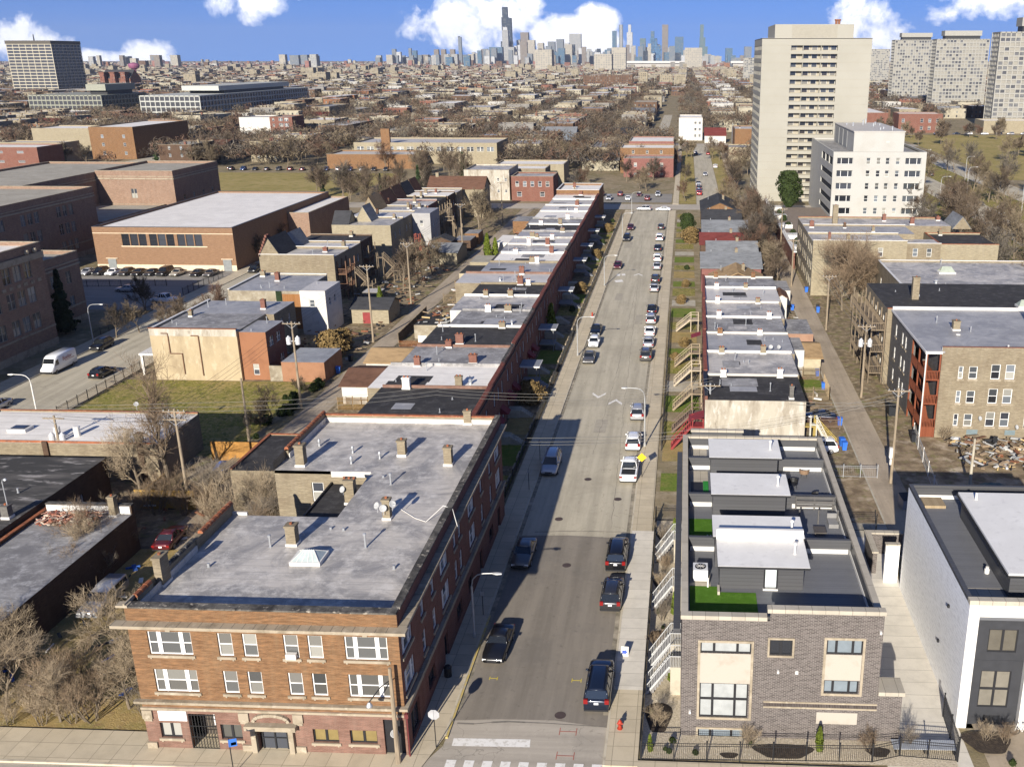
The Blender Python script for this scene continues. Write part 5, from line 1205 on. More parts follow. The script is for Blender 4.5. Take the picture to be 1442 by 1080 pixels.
lamp(-17.05, 70.1, 0, 'grey curved arm street lamp by the shaded corner block pavement', 6.0, 1.9)
lamp(-17.1, 151.5, 0, 'curved street lamp beside the close group of three cars', 6.5)
lamp(-16.9, 203, 0, 'curved street lamp beside the maroon car on the left pavement', 6.5)
lamp(-16.8, 262, 0, 'curved street lamp beside the far black utility car on the left', 6.5)
lamp(-16.6, 305, 0, 'far street lamp at the end of the left pavement', 6.5)
lamp(-4.6, 113, math.pi, 'curved street lamp over the two white vehicles on the right', 7.6)
lamp(-100.6, 156, 0, 'curved street lamp on the side street behind the white delivery van', 6.5)
lamp(-90.2+4.6, 118, math.pi, 'white curved street lamp at the far left edge above the white roof', 6.5, m=WHITE)
for i, (x, y) in enumerate(((84, 268), (84, 330), (101, 300), (101, 360), (111, 330), (111, 400), (101, 430))): lamp(x, y, 0, 'small tall lamp on the boulevard beside the park', 9., 2.5, group='lamps on the boulevard')
def sign(x, y, h, lab, parts, rz=0., pm=None):
    o = thing('road_sign', lab, 'sign', (x, y, .1), rz); b = MB(); b.tube((0, 0, 0), (0, 0, h), .035, .035, 6, cap=True); b.build('post', pm or BLACK, o)
    for nm, shape, m in parts:
        b = MB(); n = len(shape); f = [(a, -.03, z) for a, z in shape]; k = [(a, -.012+.0, z) for a, z in shape]
        b.face(f); b.face(k[::-1])
        for i in range(n): j = (i+1) % n; b.face([f[j], f[i], k[i], k[j]])
        b.build(nm, m, o)
    return o
octa = [(.42*math.cos(math.pi/8+i*math.pi/4), 2.75+.42*math.sin(math.pi/8+i*math.pi/4)) for i in range(8)]
sign(-16.9, 56.3, 3.1, 'stop sign seen from its grey back at the street corner', [('sign_plate', octa, flat('sign_back_grey', (.42, .42, .43), .45, .5, .3))])
dm = [(0, 1.9), (.55, 2.45), (0, 3.0), (-.55, 2.45)]
sign(-4.55, 103.6, 2.9, 'yellow diamond warning sign beside the white pickup truck', [('sign_plate', dm, flat('sign_yellow', (.75, .47, .02), .5))])
o = sign(-29.9, 53.0-.0, 2.9, 'blue bus stop sign on a thin pole before the corner block entrance', [('sign_plate', [(-.05, 2.2), (.55, 2.35), (.55, 2.95), (-.05, 2.8)], flat('bus_sign_blue', (.03, .12, .4), .5)), ('sign_panel', [(.12, 2.34), (.5, 2.44), (.5, 2.68), (.12, 2.56)], WHITE)])
sign(-17.0, 99.4, 2.6, 'thin black parking sign pole by the silver minivan', [('sign_plate', [(-.15, 2.1), (.15, 2.1), (.15, 2.55), (-.15, 2.55)], GALV)])
sign(-17.0, 73.5, 2.4, 'thin parking sign pole in the shade of the corner block', [('sign_plate', [(-.15, 1.9), (.15, 1.9), (.15, 2.35), (-.15, 2.35)], GALV)])
sign(-17.0, 108.0, 2.6, 'parking sign pole just past the silver minivan', [('sign_plate', [(-.15, 2.1), (.15, 2.1), (.15, 2.55), (-.15, 2.55)], GALV)])
# yard sign with a blue arrow
o = thing('sandwich_board', 'small white sign with a blue arrow standing at the right kerb', 'sign', (-4.35, 68.1, .13), -.1)
b = MB(); b.face([(-.32, -.2, 0), (.32, -.2, 0), (.3, .02, .75), (-.3, .02, .75)]); b.face([(.32, .24, 0), (-.32, .24, 0), (-.3, .04, .75), (.3, .04, .75)]); b.build('sign_face', WHITE, o)
b = MB(); b.face([(-.2, -.165, .2), (.02, -.165, .2), (.02, -.09, .46), (-.2, -.09, .46)]); b.face([(.02, -.19, .14), (.24, -.125, .33), (.02, -.07, .53)]); b.build('arrow', flat('sign_blue', (.02, .06, .35), .5), o)
o = thing('fire_hydrant', 'red fire hydrant on the right pavement near the crosswalk', 'hydrant', (-4.15, 58.9, .13)); b = MB(); b.lathe((0, 0, 0), [(.2, 0), (.2, .06), (.13, .08), (.13, .5), (.17, .52), (.17, .56), (.12, .66), (.05, .72), (.03, .78)], 12); b.build('hydrant_body', flat('hydrant_red', (.35, .04, .02), .5), o)
b = MB(); b.tube((-.22, 0, .42), (.22, 0, .42), .06, .06, 8, cap=True); b.tube((0, -.2, .38), (0, 0, .38), .08, .08, 8, cap=True); b.build('outlet', flat('hydrant_red', (.35, .04, .02), .5), o)
x, y = G(834, 446); o = thing('fire_hydrant', 'distant red fire hydrant on the left pavement beyond the black sedan', 'hydrant', (-17.1, y, .13)); b = MB(); b.lathe((0, 0, 0), [(.2, 0), (.14, .08), (.14, .5), (.17, .54), (.05, .74)], 10); b.build('hydrant_body', flat('hydrant_red', (.35, .04, .02), .5), o)
o = tag((lambda b: (b.lathe((-18.0, 64.6, .12), [(.3, 0), (.3, .75), (.33, .8), (.2, .95)], 10), b)[1])(MB()).build('litter_bin', BLACK), 'black litter bin on the shaded pavement beside the corner block', 'litter bin')

# ---- utility poles, transformers and wires
def pole(x, y, h, lab, arms=1, trans=0, light=None, m=None):
    o = thing('utility_pole', lab, 'utility pole', (x, y, 0)); b = MB(); b.tube((0, 0, -.1), (0, 0, h), .19, .12, 8, cap=True); b.build('pole', m or POLE, o)
    for i in range(arms):
        z = h-.35-.9*i; b = MB(); b.box(-1.25, 1.25, -.19, -.09, z, z+.13); a = b.build('crossarm', POLE, o)
        b = MB()
        for xx in (-1.1, -.5, .5, 1.1): b.lathe((xx, -.14, z+.13), [(.04, 0), (.05, .08), (.03, .16)], 6)
        b.build('insulator', GALV, a); b = MB(); b.beam((-.7, -.14, z), (0, -.16, z-.6), .04, .04); b.beam((.7, -.14, z), (0, -.16, z-.6), .04, .04); b.build('brace', GALV, a)
    for i in range(trans):
        s = -1 if i % 2 else 1; b = MB(); z = h-3.2; xx = s*.62; b.lathe((xx, -.1, z), [(.26, 0), (.33, .06), (.33, .95), (.2, 1.05), (.06, 1.25)], 12); b.box(min(0, xx), max(0, xx), -.05, .05, z+.4, z+.5); b.build('transformer', flat('transformer_grey', (.5, .5, .5), .5), o)
    if light:
        b = MB(); b.path([(0, 0, h-.9), (light*.5, -.3, h-1.3), (light, -.8, h-2.1)], .04, 5); a = b.build('lamp_arm', BLACK, o); b = MB(); b.lathe((light, -.85, h-2.45), [(.2, 0), (.22, .1), (.08, .35)], 10); b.build('lamp_head', GALV, a)
    return o
pole(-19.1, 54.6, 7.7, 'wooden pole with a small lamp before the corner of the orange brick block', 0, 0, -1.3)
pole(-71.1, 100.6, 7.6, 'leaning weathered pole rising through the white roof at the left', 1, 2)
pole(-53.6, 94.6, 10.9, 'utility pole standing in the bare trees behind the corner block', 2)
pole(-53.9, 111.0, 8.9, 'utility pole at the corner of the yellow grass lot', 0)
pole(-52.7, 125., 12.4, 'utility pole with two transformers by the orange garage', 1, 2)
pole(-52.8, 158.1, 13.4, 'utility pole behind the small tan garage with a red door', 1)
pole(-53.4, 184.4, 12.4, 'utility pole beside the tan alley shrubs and gold trees', 1)
pole(-53.5, 231.7, 13.2, 'farther utility pole before the big bare tree in the alley', 1)
pole(-53.5, 285., 12., 'small far utility pole at the upper end of the left alley', 1)
pole(23.9, 103.5, 11.4, 'tall pole with cable boxes at the near end of the right alley', 1)
pole(25.5, 133.1, 10.8, 'pole with transformers in the right alley beside the red stairs', 1, 2)
pole(25.4, 169.6, 10., 'utility pole before the big tree in the right alley', 1)
pole(22.8, 205., 10., 'dark pole in the right alley beside the brick wall', 1); pole(24.6, 250., 10., 'far pole at the upper end of the right alley', 1)
pole(32.3, 101.9, 6.2, 'pale concrete pole without arms in front of the rubbish heap', 0, 0, None, CONC)
pole(3.4, 113.9, 8.2, 'slim grey pole before the pale end wall of the right row', 1, 0, None, GALV)
def wires(a, b, offs, lab, sag=.5, r=.017, m=None, group='overhead wires'):
    w = MB()
    for dx, dz in offs:
        pts = []
        for i in range(13):
            f = i/12; p = Vector((a[0]+dx, a[1], a[2]+dz)).lerp(Vector((b[0]+dx, b[1], b[2]+dz)), f); p.z -= sag*4*f*(1-f); pts.append(tuple(p))
        w.path(pts, r, 4)
    tag(w.build('overhead_wires', m or flat('wire_grey', (.2, .19, .17), .6, var=0)), lab, 'wires', group)
A3 = ((-1.1, 0), (-.3, 0), (.5, 0), (1.1, 0)); DW = flat('dark_wire', (.05, .05, .05), .6, var=0)
wires((-53.6, 94.5, 10.8), (-52.7, 125, 12.2), A3, 'wires between the pole in the bare trees and the transformer pole', .4, .014, DW)
wires((-52.7, 125, 12.2), (-52.8, 158, 13.2), A3, 'wires from the transformer pole to the pole with the red garage door', .5, .014, DW)
wires((-52.8, 158, 13.2), (-53.4, 184.4, 12.2), A3, 'alley wires above the small shrubs and sheds', .4, .014, DW)
wires((-53.4, 184.4, 12.2), (-53.5, 231.7, 13.), A3, 'alley wires beside the gold trees farther up', .6, .02, DW)
wires((-53.5, 231.7, 13.), (-53.5, 285, 12.), A3, 'alley wires at the far upper end of the left alley', .6, .02, DW)
wires((-53.6, 94.5, 10.6), (-28., 104., 9.6), ((0, 0), (.3, .5), (.2, 1.)), 'three pale wires from the bare trees pole toward the back of the corner block', .5, .016)
wires((-28, 104, 9.6), (3.4, 113.9, 8.1), ((0, 0), (.3, .4), (.2, .8)), 'three pale wires crossing the street above the silver minivan', 1.3, .016)
wires((-110, 98, 10), (-53.6, 94.5, 10.7), ((0, 0), (.3, .4), (.2, .8)), 'three pale wires crossing the left picture edge above the white roof', .8, .016)
wires((-71.1, 100.6, 7.3), (-53.6, 94.5, 9.6), ((0, 0), (0, .4)), 'two thin wires between the leaning pole and the pole in the bare trees', .3, .018, DW)
wires((-18.5, 97., 6.5), (23.9, 103.5, 10.2), ((0, 0), (.2, .35), (.1, .8)), 'pale wires over the street between the corner block and the right alley pole', 1.6, .017)
wires((23.9, 103.5, 11), (25.5, 133.1, 10.4), A3, 'alley wires between the cable box pole and the transformer pole on the right', .5, .02, DW)
wires((25.5, 133.1, 10.4), (25.4, 169.6, 9.7), A3, 'alley wires from the right transformer pole toward the big tree', .6, .02)
wires((25.4, 169.6, 9.7), (22.8, 205, 9.7), A3, 'alley wires beside the big tree on the right', .6, .02, DW)
wires((22.8, 205, 9.7), (24.6, 250, 9.7), A3, 'alley wires along the red brick wall farther up', .7, .02, DW)
wires((23.9, 103.5, 9.5), (12.5, 112., 6.4), ((0, 0), (0, .4)), 'service wires from the cable box pole to the pale end wall', .3, .02)
o = tag((lambda b: (b.box(23.4, 23.75, 103.1, 103.5, 3.2, 4.4), b.box(23.5, 23.7, 103.1, 103.4, 2.4, 3.1), b)[2])(MB()).build('cable_box', WHITE), 'white cable cabinet hung low on the tall pole of the right alley', 'cable box')

# ---- iron fences
def fence(pts, h, lab, m=None, step=2.4, gap=.13, base=None, name='iron_fence', r=.014, z=.0, post=None):
    o = thing(name, lab, 'fence', (pts[0][0], pts[0][1], z)); ox, oy = pts[0]; m = m or BLACK
    b = MB()
    for (xa, ya), (xb, yb) in zip(pts, pts[1:]):
        L = math.hypot(xb-xa, yb-ya); n = max(1, round(L/step)); k = max(1, int(L/gap)) if gap else 0
        P = lambda f, zz: (xa-ox+(xb-xa)*f, ya-oy+(yb-ya)*f, zz)
        for zz in (.15, h-.25, h-.05): b.beam(P(0, zz), P(1, zz), .035, .035)
        for i in range(k): b.beam(P((i+.5)/k, .08), P((i+.5)/k, h), r*1.4, r*1.4)
        for i in range(n+(1 if (xb, yb) == tuple(pts[-1]) else 0)):
            q = MB(); p = P(i/n, 0); q.box(p[0]-.04, p[0]+.04, p[1]-.04, p[1]+.04, 0, h+.12); q.box(p[0]-.055, p[0]+.055, p[1]-.055, p[1]+.055, h+.12, h+.17); q.build('post', post or m, o)
    b.build('railing_panel', m, o); return o
fence([(-2.55, 56.0), (-2.6, 92.5)], 1.45, 'black iron fence along the pavement before the town house stoops')
fence([(-2.5, 55.75), (13.4, 56.2), (15.4, 56.9), (19.2, 56.6)], 1.5, 'black iron fence in front of the dark brick town houses')
fence([(-2.55, 92.6), (.1, 92.6)], 1.5, 'short black fence at the far end of the stoop garden')
fence([(19.3, 56.6), (19.5, 61.5)], 1.9, 'tall black side fence left of the white modern house')
fence([(16.6, 91.2), (20.0, 91.2)], 1.8, 'black driveway gate behind the dark brick town houses')
fence([(15.6, 60.2), (14.3, 66.)], 1.1, 'low black railing of the sunken court by the driveway')
fence([(-19.3, 95), (-19.3, 165)], 1.2, 'black iron fence along the front gardens of the near left row', gap=.2)
fence([(-19.3, 166), (-19.3, 300)], 1.2, 'black iron fence along the front gardens of the far left row', step=4, gap=.4)
fence([(-2.5, 112), (-2.5, 180)], 1.1, 'dark fence along the right pavement before the porches', gap=.25)
fence([(-84.2, 120), (-84.2, 141)], 1.4, 'black fence beside the side street lawn', gap=.2)
fence([(-101.9, 158), (-101.9, 178)], 1.2, 'dark fence of the school lawn along the shaded pavement', gap=.3)
fence([(-101.9, 190), (-101.9, 208)], 1.6, 'black fence along the school parking lot', gap=.25)
fence([(-138, 196), (-110, 199)], 1.3, 'black fence inside the school parking lot', gap=.3)
b = MB()
def bench(x, y, rz):
    o = thing('garden_bench', 'grey slatted bench and blue cover behind the front fence by the driveway', 'bench', (x, y, 0), rz); b = MB(); b.box(-2.2, 2.2, -.5, .5, .55, .6); b.build('cover', flat('grey_cover', (.33, .35, .38), .6), o); b = MB()
    for xx in (-2, 0, 2): b.box(xx-.05, xx+.05, -.4, .4, 0, .55)
    b.build('leg', BLACK, o)
bench(17.2, 57.6, .02)
# ---- stoops of the dark brick row: stairs with pale stringers and white railings
def stoop(y, lab, zt=2.6):
    t = T('stoop', lab, 'stairs', -.9, y, 0, 'stoops of the dark brick row'); b = MB(); n = 10
    for i in range(n): b.box(-2.35+i*.17, -2.35+(i+1)*.17+.02, y-.7, y+.7, 0 if i == 0 else zt*(i)/n-.25, zt*(i+1)/n)
    t.add(b, 'step', flat('stoop_step_grey', (.2, .19, .18), .8))
    b = MB(); b.box(-.65, .18, y-.75, y+.75, zt-.2, zt); b.box(-.6, .18, y-.7, y+.7, 0, zt-.21); t.add(b, 'landing', CONC)
    for s in (-1, 1):
        b = MB(); ya = y+s*.73
        b.beam((-2.4, ya, .95), (-.65, ya, zt+.95), .05, .05); b.beam((-.65, ya, zt+.95), (.15, ya, zt+.95), .05, .05); b.beam((-2.4, ya, .2), (-.65, ya, zt+.05), .05, .14)
        for k in range(15): f = k/14; xx = -2.4+1.75*f; b.beam((xx, ya, .1+zt*f), (xx, ya, .95+zt*f), .022, .022)
        for k in range(7): xx = -.6+.12*k; b.beam((xx, ya, zt), (xx, ya, zt+.95), .022, .022)
        t.add(b, 'railing', flat('pale_railing', (.42, .42, .41), .5))
for y, lab in ((63.7, 'front stoop with white railings nearest the street corner'), (66.8, 'stoop just behind the nearest one of the dark brick row'), (75.6, 'third stoop with white railings along the garden strip'), (84.2, 'farthest stoop with white railings by the little garden end')): stoop(y, lab)
PEBBLE = patchy('pale_pebbles', [(.55, .47, .34), ((.37, .31, .23), 7., .45, .65), ((.68, .6, .47), 5., .55, .7)], .95, .1, .8, 14)
MULCH = patchy('dark_mulch', [(.05, .04, .033), ((.09, .07, .052), 4., .45, .7)], .95, .1, .8, 14)
rect('pebble_bed', PEBBLE, -2.5, .2, 55.8, 92.4, .14); rect('pebble_bed', PEBBLE, .2, 19.2, 55.9, 58.4, .14)
def blob(name, m, cx, cy, rx, ry, z): 
    b = MB(); b.face([(cx+rx*math.cos(a)*(1+.2*math.sin(3*a)), cy+ry*math.sin(a)*(1+.15*math.cos(2*a)), z) for a in [i*2*math.pi/22 for i in range(22)]]); tag(b.build(name, m), kind='structure')
for cx, cy, rx, ry in ((-1.4, 60.3, .95, 2.0), (-1.6, 70.5, .8, 1.5), (-1.6, 79.5, .8, 1.4), (-1.6, 89, .8, 1.2), (7.4, 57.0, 2.0, .9), (14., 57.2, .8, .6), (3.6, 56.4, .6, .35), (21.9, 58.6, 1.6, 1.4)): blob('mulch_bed', MULCH, cx, cy, rx, ry, .15)
# ================================================================ row of brick houses along the left pavement
RU = [(95.2, 111.7, 'black', -36.8), (111.7, 121.3, 'white', -38.6), (121.3, 130, 'grey', -37.4), (130, 140.3, 'black', -37.0), (140.3, 150.5, 'grey', -35.5), (150.5, 160.7, 'silver', -37.4), (160.7, 170, 'black', -36.5), (170, 178.5, 'silver2', -41.0), (178.5, 189, 'blue', -38.5), (189, 199.7, 'white', -38.2), (199.7, 208.5, 'silver', -38.4), (208.5, 217.8, 'silver2', -38.6), (217.8, 226.3, 'blue', -38.2), (226.3, 235.5, 'black', -38.), (235.5, 245.8, 'grey', -38.6), (245.8, 257.8, 'white', -38.4), (257.8, 269, 'silver2', -38.6), (269, 280.6, 'pale', -38.), (280.6, 290, 'white', -38.2)]
RDESC = {'black': 'black tar roof', 'white': 'white coated roof', 'grey': 'worn grey roof', 'silver': 'silver roof', 'silver2': 'bright silver roof', 'blue': 'blue grey roof', 'pale': 'pale roof'}
ORD = ['first', 'second', 'third', 'fourth', 'fifth', 'sixth', 'seventh', 'eighth', 'ninth', 'tenth', 'eleventh', 'twelfth', 'thirteenth', 'fourteenth', 'fifteenth', 'sixteenth', 'seventeenth', 'eighteenth', 'nineteenth', 'twentieth']
CAP = flat('red_tile_cap', (.2, .06, .035), .7, var=.3)
for i, (ya, yb, rf, xw) in enumerate(RU):
    xe = -23.2-(ya-100)*.0125; h = 7.9+R.uniform(-.15, .15)+(.3 if i == 0 else 0); L = yb-ya
    n = 3 if L > 9.5 else 2; near = i < 9
    t = block('row_house', '%s brick row house beyond the corner block, under a %s' % (ORD[i], RDESC[rf]), 'house', xw, xe, ya+.01, yb-.01, h, WALL['white'] if i in (5,) else WALL['tan'], ROOF[rf], .25, .25, None, '',
        [('E', n, 1.0, 1.75, (1.3, 4.7)), ('W', 2, .9, 1.5, (1.4, 4.6))], 'row houses along the left pavement', {'E': WALL['red'], 'W': WALL['white'] if i in (5, 7) else WALL['tan']})
    b = MB(); b.box(xe-.3, xe+.02, ya+.02, yb-.02, h-.25, h+.25, 0)
    b.face([(xe+.1, ya+.02, h+.18), (xe+.1, yb-.02, h+.18), (xe-.35, yb-.02, h+.42), (xe-.35, ya+.02, h+.42)], 1); b.face([(xe+.1, ya+.02, h+.12), (xe+.1, ya+.02, h+.18), (xe-.35, ya+.02, h+.42), (xe-.35, ya+.02, h+.2)], 1); b.box(xe-.36, xe-.31, ya+.02, yb-.02, h-.2, h+.4, 2)
    t.add(b, 'front_parapet', [WALL['red'], CAP if i not in (2, 4, 10) else DARKSTONE, WHITE])
    b = MB(); b.box(xe+.02, xe+.14, ya+.02, yb-.02, h-.62, h-.45); t.add(b, 'cornice', flat('dark_cornice', (.07, .05, .045), .7))
    b = MB(); wp = WHITE if i in (3, 5, 9, 13, 17) else R.choice((WALL['tan'], WALL['rose'], ROOF['grey'], ROOF['silver'], ROOF['pale'])); b.box(xw+.2, xe-.4, yb-.2, yb-.02, h-.25, h+.12); t.add(b, 'party_wall', wp)
    for k in range(2 if i < 14 else 1):
        chimney(t, R.uniform(xw+3, xe-4) if k else R.uniform(xe-5.5, xe-3), yb-.45 if R.random() < .7 else ya+1, h-.25, R.uniform(.7, 1.1), .6, R.uniform(.9, 1.5), R.choice((WALL['tan'], WALL['red'], WHITE, WALL['tan'])), pots=2)
    for k in range(2):
        b = MB(); px_, py_ = R.uniform(xw+1, xe-6), R.uniform(ya+.5, yb-4); b.box(px_, px_+R.uniform(2, 5), py_, py_+R.uniform(1.2, 3.4), h-.24, h-.235+.005*k); t.add(b, 'roof_patch', ROOF[R.choice(('black', 'grey', 'silver2', 'blue'))])
    for k in range(3 if i < 12 else 1): ventpipe(t, R.uniform(xw+1, xe-1), R.uniform(ya+1, yb-1), h-.25, R.choice((.3, .5, 1.)))
    if i % 3 == 1: fan(t, R.uniform(xw+2, xe-2), ya+2, h-.25, .25)
    # porch with canopy and steps toward the street
    if i in (3, 5, 8) or (i > 9 and i % 2): 
        y = (ya+yb)/2; b = MB(); b.box(xe+.1, xe+2.6, y-1.5, y+1.5, 1.1, 1.25); 
        for yy in (y-1.4, y+1.4): b.box(xe+2.4, xe+2.5, yy-.05, yy+.05, 1.25, 3.7); b.box(xe+2.4, xe+2.5, yy-.05, yy+.05, 0, 1.1)
        for k in range(6): b.box(xe+2.6+k*.28, xe+2.9+k*.28, y-.6, y+.6, 0, 1.1-k*.18)
        p = t.add(b, 'porch', flat('grey_porch', (.22, .22, .22), .8)); b = MB(); b.box(xe+.02, xe+2.9, y-1.7, y+1.7, 3.7, 3.86); t.add(b, 'porch_roof', flat('porch_roof_grey', (.2, .21, .23), .6), p); b = MB(); b.box(xe+2.9, xe+2.96, y-1.7, y+1.7, 3.66, 3.88); b.box(xe+.1, xe+2.9, y-1.76, y-1.7, 3.66, 3.88); t.add(b, 'gutter', WHITE, p)
    else:
        b = MB(); y = ya+2; b.box(xe, xe+1.6, y-.9, y+.9, 0, 1.1)
        for k in range(6): b.box(xe+1.6+k*.28, xe+1.9+k*.28, y-.7, y+.7, 0, 1.1-k*.18)
        t.add(b, 'front_steps', CONC)
    if i in (1, 2, 4):
        for y, z in ((ya+2.2, 3.5), (ya+6.2, 3.4)):
            b = MB(); b.face([(xe+.02, y-.9, z), (xe+1.1, y-.9, z-.85), (xe+1.1, y+.9, z-.85), (xe+.02, y+.9, z)]); b.face([(xe+.02, y-.9, z), (xe+.02, y-.9, z-.85), (xe+1.1, y-.9, z-.85)]); b.face([(xe+.02, y+.9, z), (xe+1.1, y+.9, z-.85), (xe+.02, y+.9, z-.85)]); t.add(b, 'awning', flat('maroon_awning', (.16, .02, .025), .8))
t = block('corner_building', 'far end block of the left row with a white banded roof edge', 'apartment building', -38, -25.4, 290, 306, 9.2, WALL['orange'], ROOF['white'], .6, .3, WHITE, 'snew', [('S', 3, 1, 1.6, (1.5, 5)), ('E', 4, 1, 1.6, (1.5, 5))], chim=2)
# front garden strip of the left row
for i in range(20):
    y0 = 96+i*10.2; rect('front_garden', (LAWN, GREENLAWN, DRYGRASS, YARD)[i % 4], -23.+(-.0125*(y0-100)), -19.45, y0, y0+7.5, .04)
b = MB()
for i in range(60): y = 98+i*3.3; b.box(-19.9, -19.65, y, y+2.2, 0, .25+.15*(i % 3 == 0))
tag(b.build('garden_edging', patchy('stone_edging', [(.34, .28, .2), ((.2, .15, .1), 1., .45, .7)], .9)), 'low broken stone edging along the front gardens of the left row', 'edging')
tree('gold', 0, -21.3, 128.5, 1.25, 0, 'round golden leaved shrub in front of the second row house', name='golden_shrub', cat='shrub')
tree('arborbig', 0, -22.9, 163.5, 1.15, 0, 'tall dark green arborvitae against the sixth row house', name='arborvitae', cat='tree')
for i, (y, s) in enumerate(((181, .8), (196, .9), (214, .7), (233, .9), (252, 1.), (271, .9), (288, .8))): tree(('bush', 'gold')[i % 2], 0, -21.3, y, s, None, ('green' if i % 2 == 0 else 'golden')+' bush in the front gardens of the far left row', 'bushes in the front gardens of the left row', 'garden_bush', 'bush')

# ---------------------------------------------------------------- sheds, garages and fences along the left alley
def shed(lab, x0, x1, y0, y1, h, wall, roof, pitched=0, name='garage', ridge='y', door=None, side='S'):
    if pitched: t = house(name, lab, name, x0, x1, y0, y1, h, wall, roof, pitched, ridge)
    else: t = block(name, lab, name, x0, x1, y0, y1, h, wall, roof, .12, .15, None, '')
    if door:
        f = Face(side, x0, x1, y0, y1); b = MB(); f.band(b, f.L*.3, f.L*.3+1.4, .05, 2.1, .05); t.add(b, 'garage_door', door)
    return t
def plank_fence(pts, h, lab, m): 
    o = thing('board_fence', lab, 'fence', (*pts[0], 0)); b = MB(); q = MB(); ox, oy = pts[0]
    for (xa, ya), (xb, yb) in zip(pts, pts[1:]):
        L = math.hypot(xb-xa, yb-ya); n = max(1, int(L/.15)); ux, uy = (xb-xa)/L, (yb-ya)/L
        for i in range(n):
            f = i*L/n; hh = h+R.uniform(-.02, .02); b.beam((xa-ox+ux*(f+.07), ya-oy+uy*(f+.07), .05), (xa-ox+ux*(f+.07), ya-oy+uy*(f+.07), hh), .135 if abs(ux) > .5 else .03, .03 if abs(ux) > .5 else .135)
        k = max(1, round(L/2.4))
        for i in range(k+1): p = (xa-ox+(xb-xa)*i/k, ya-oy+(yb-ya)*i/k+.08); q.box(p[0]-.05, p[0]+.05, p[1]-.05, p[1]+.05, 0, h+.08)
        for zz in (.4, h-.4): q.beam((xa-ox, ya-oy+.05, zz), (xb-ox, yb-oy+.05, zz), .04, .08)
    b.build('boards', m, o); q.build('fence_frame', WOOD, o)
WHITEB = WALL['white']
shed('garage with a dark red shingle roof between the alley and the white roofed row house', -47.5, -39.9, 127, 136, 2.7, WHITEB, SHINGLE['brown'], 1.1, ridge='x')
shed('garage with a tan shingle roof behind the red roofed garage', -47.5, -40.2, 138, 146, 2.7, WHITEB, SHINGLE['tan'], 1.0, ridge='x')
plank_fence([(-47.4, 124.6), (-41.0, 124.6)], 1.9, 'fresh yellow board fence in front of the red roofed garage', NEWWOOD)
plank_fence([(-48.3, 157.5), (-48.3, 176.5)], 1.8, 'weathered board fence along the alley beside the junk garage', WOOD)
plank_fence([(-47., 153.5), (-40.5, 153.5)], 1.7, 'orange stained board fence behind the basketball hoop', flat('orange_fence_stain', (.38, .15, .05), .8, var=.2))
plank_fence([(-47.5, 186.5), (-40.5, 186.5), (-40.5, 192)], 1.9, 'pale new board fence before the black sided rear house', PALEWOOD)
plank_fence([(-47.8, 198), (-40.5, 198)], 1.9, 'yellow board fence before the cream garage with dark roof', NEWWOOD)
shed('roofless concrete garage shell filled with junk beside the alley', -46.3, -39.6, 160.5, 168, 2.6, WALL['cement'], ROOF['black'], 0)
shed('cream garage with a flat dark roof at the left alley', -47.5, -40.6, 201, 209.5, 3.0, flat('cream_garage', (.35, .3, .21), .8), ROOF['black'], 0)
shed('black sided rear house standing taller than the garages beside it', -41.0, -38.7, 203, 224, 5.4, flat('black_siding', (.035, .035, .038), .7), ROOF['black'], 0, 'rear_house')
shed('garage with pale flat roof beyond the black sided rear house', -48., -42.5, 214, 222, 2.8, WALL['cream'], ROOF['tan'], 0)
shed('low white garage with an evergreen beside it far up the left alley', -46.5, -39., 236, 247, 3.2, WALL['white'], ROOF['white'], 0)
shed('little orange brick garage far up the left alley', -47.5, -40.5, 268, 277, 3.4, WALL['orange'], ROOF['grey'], 0)
tree('arborbig', 0, -47.2, 230.5, 1.25, None, 'dark green arborvitae clump beside the low white garage', name='arborvitae', cat='tree'); tree('arborbig', 0, -45.6, 232, 1., None, 'shorter arborvitae beside the taller one at the low white garage', name='arborvitae', cat='tree')
def junk(name, lab, x0, x1, y0, y1, z, n, cols, s=.5, zmax=.9, seed=3):
    r = random.Random(seed); b = MB()
    for i in range(n):
        x, y = r.uniform(x0, x1), r.uniform(y0, y1); zz = z+r.uniform(0, zmax)*r.random(); a = r.uniform(0, 3.14); L = r.uniform(.3, 2.6)*s; w = r.uniform(.15, .8)*s
        b.beam((x-L/2*math.cos(a), y-L/2*math.sin(a), zz+r.uniform(0, .3)), (x+L/2*math.cos(a), y+L/2*math.sin(a), zz+r.uniform(0, .3)), w, r.uniform(.04, .4)*s, r.randrange(len(cols)))
    return tag(b.build(name, cols), lab, 'rubbish', kind='stuff')
RUST = flat('rusty_metal', (.2, .08, .04), .8)
JC = [flat('old_board', (.27, .2, .13), .9), WHITE, BLACKBIN, WOOD, flat('grey_junk', (.3, .3, .29), .8), RUST, flat('yellow_board', (.5, .37, .18), .9)]
junk('rubbish_heap', 'loose junk piled on the concrete garage shell', -46, -40, 161, 167.5, 2.5, 40, JC, .6, .6, 4)
junk('rubbish_heap', 'mixed heap of boards, tarps and broken furniture before the tan apartment block', 33.5, 48, 107.5, 116.8, .05, 330, [JC[0], JC[4], JC[6], RUST, JC[0], BROWNWOOD, JC[4], BLACKBIN, WHITE, WOOD], .62, 1.1, 5)
junk('rubbish_heap', 'scattered yard junk behind the left lots beside the alley', -66, -53.5, 145, 222, .05, 260, [JC[0], JC[2], JC[4], JC[5], BROWNWOOD, WOOD], .7, .9, 6)
junk('rubbish_heap', 'scattered junk in the yards behind the left row', -47.5, -41, 147, 268, .05, 150, [JC[0], JC[2], JC[4], JC[5], BROWNWOOD, WHITE], .7, .8, 7)
junk('rubbish_heap', 'scattered things in the back yards of the right row', 15.5, 21, 122, 232, .05, 90, [JC[0], JC[2], JC[4], BROWNWOOD, WHITE], .6, .7, 8)
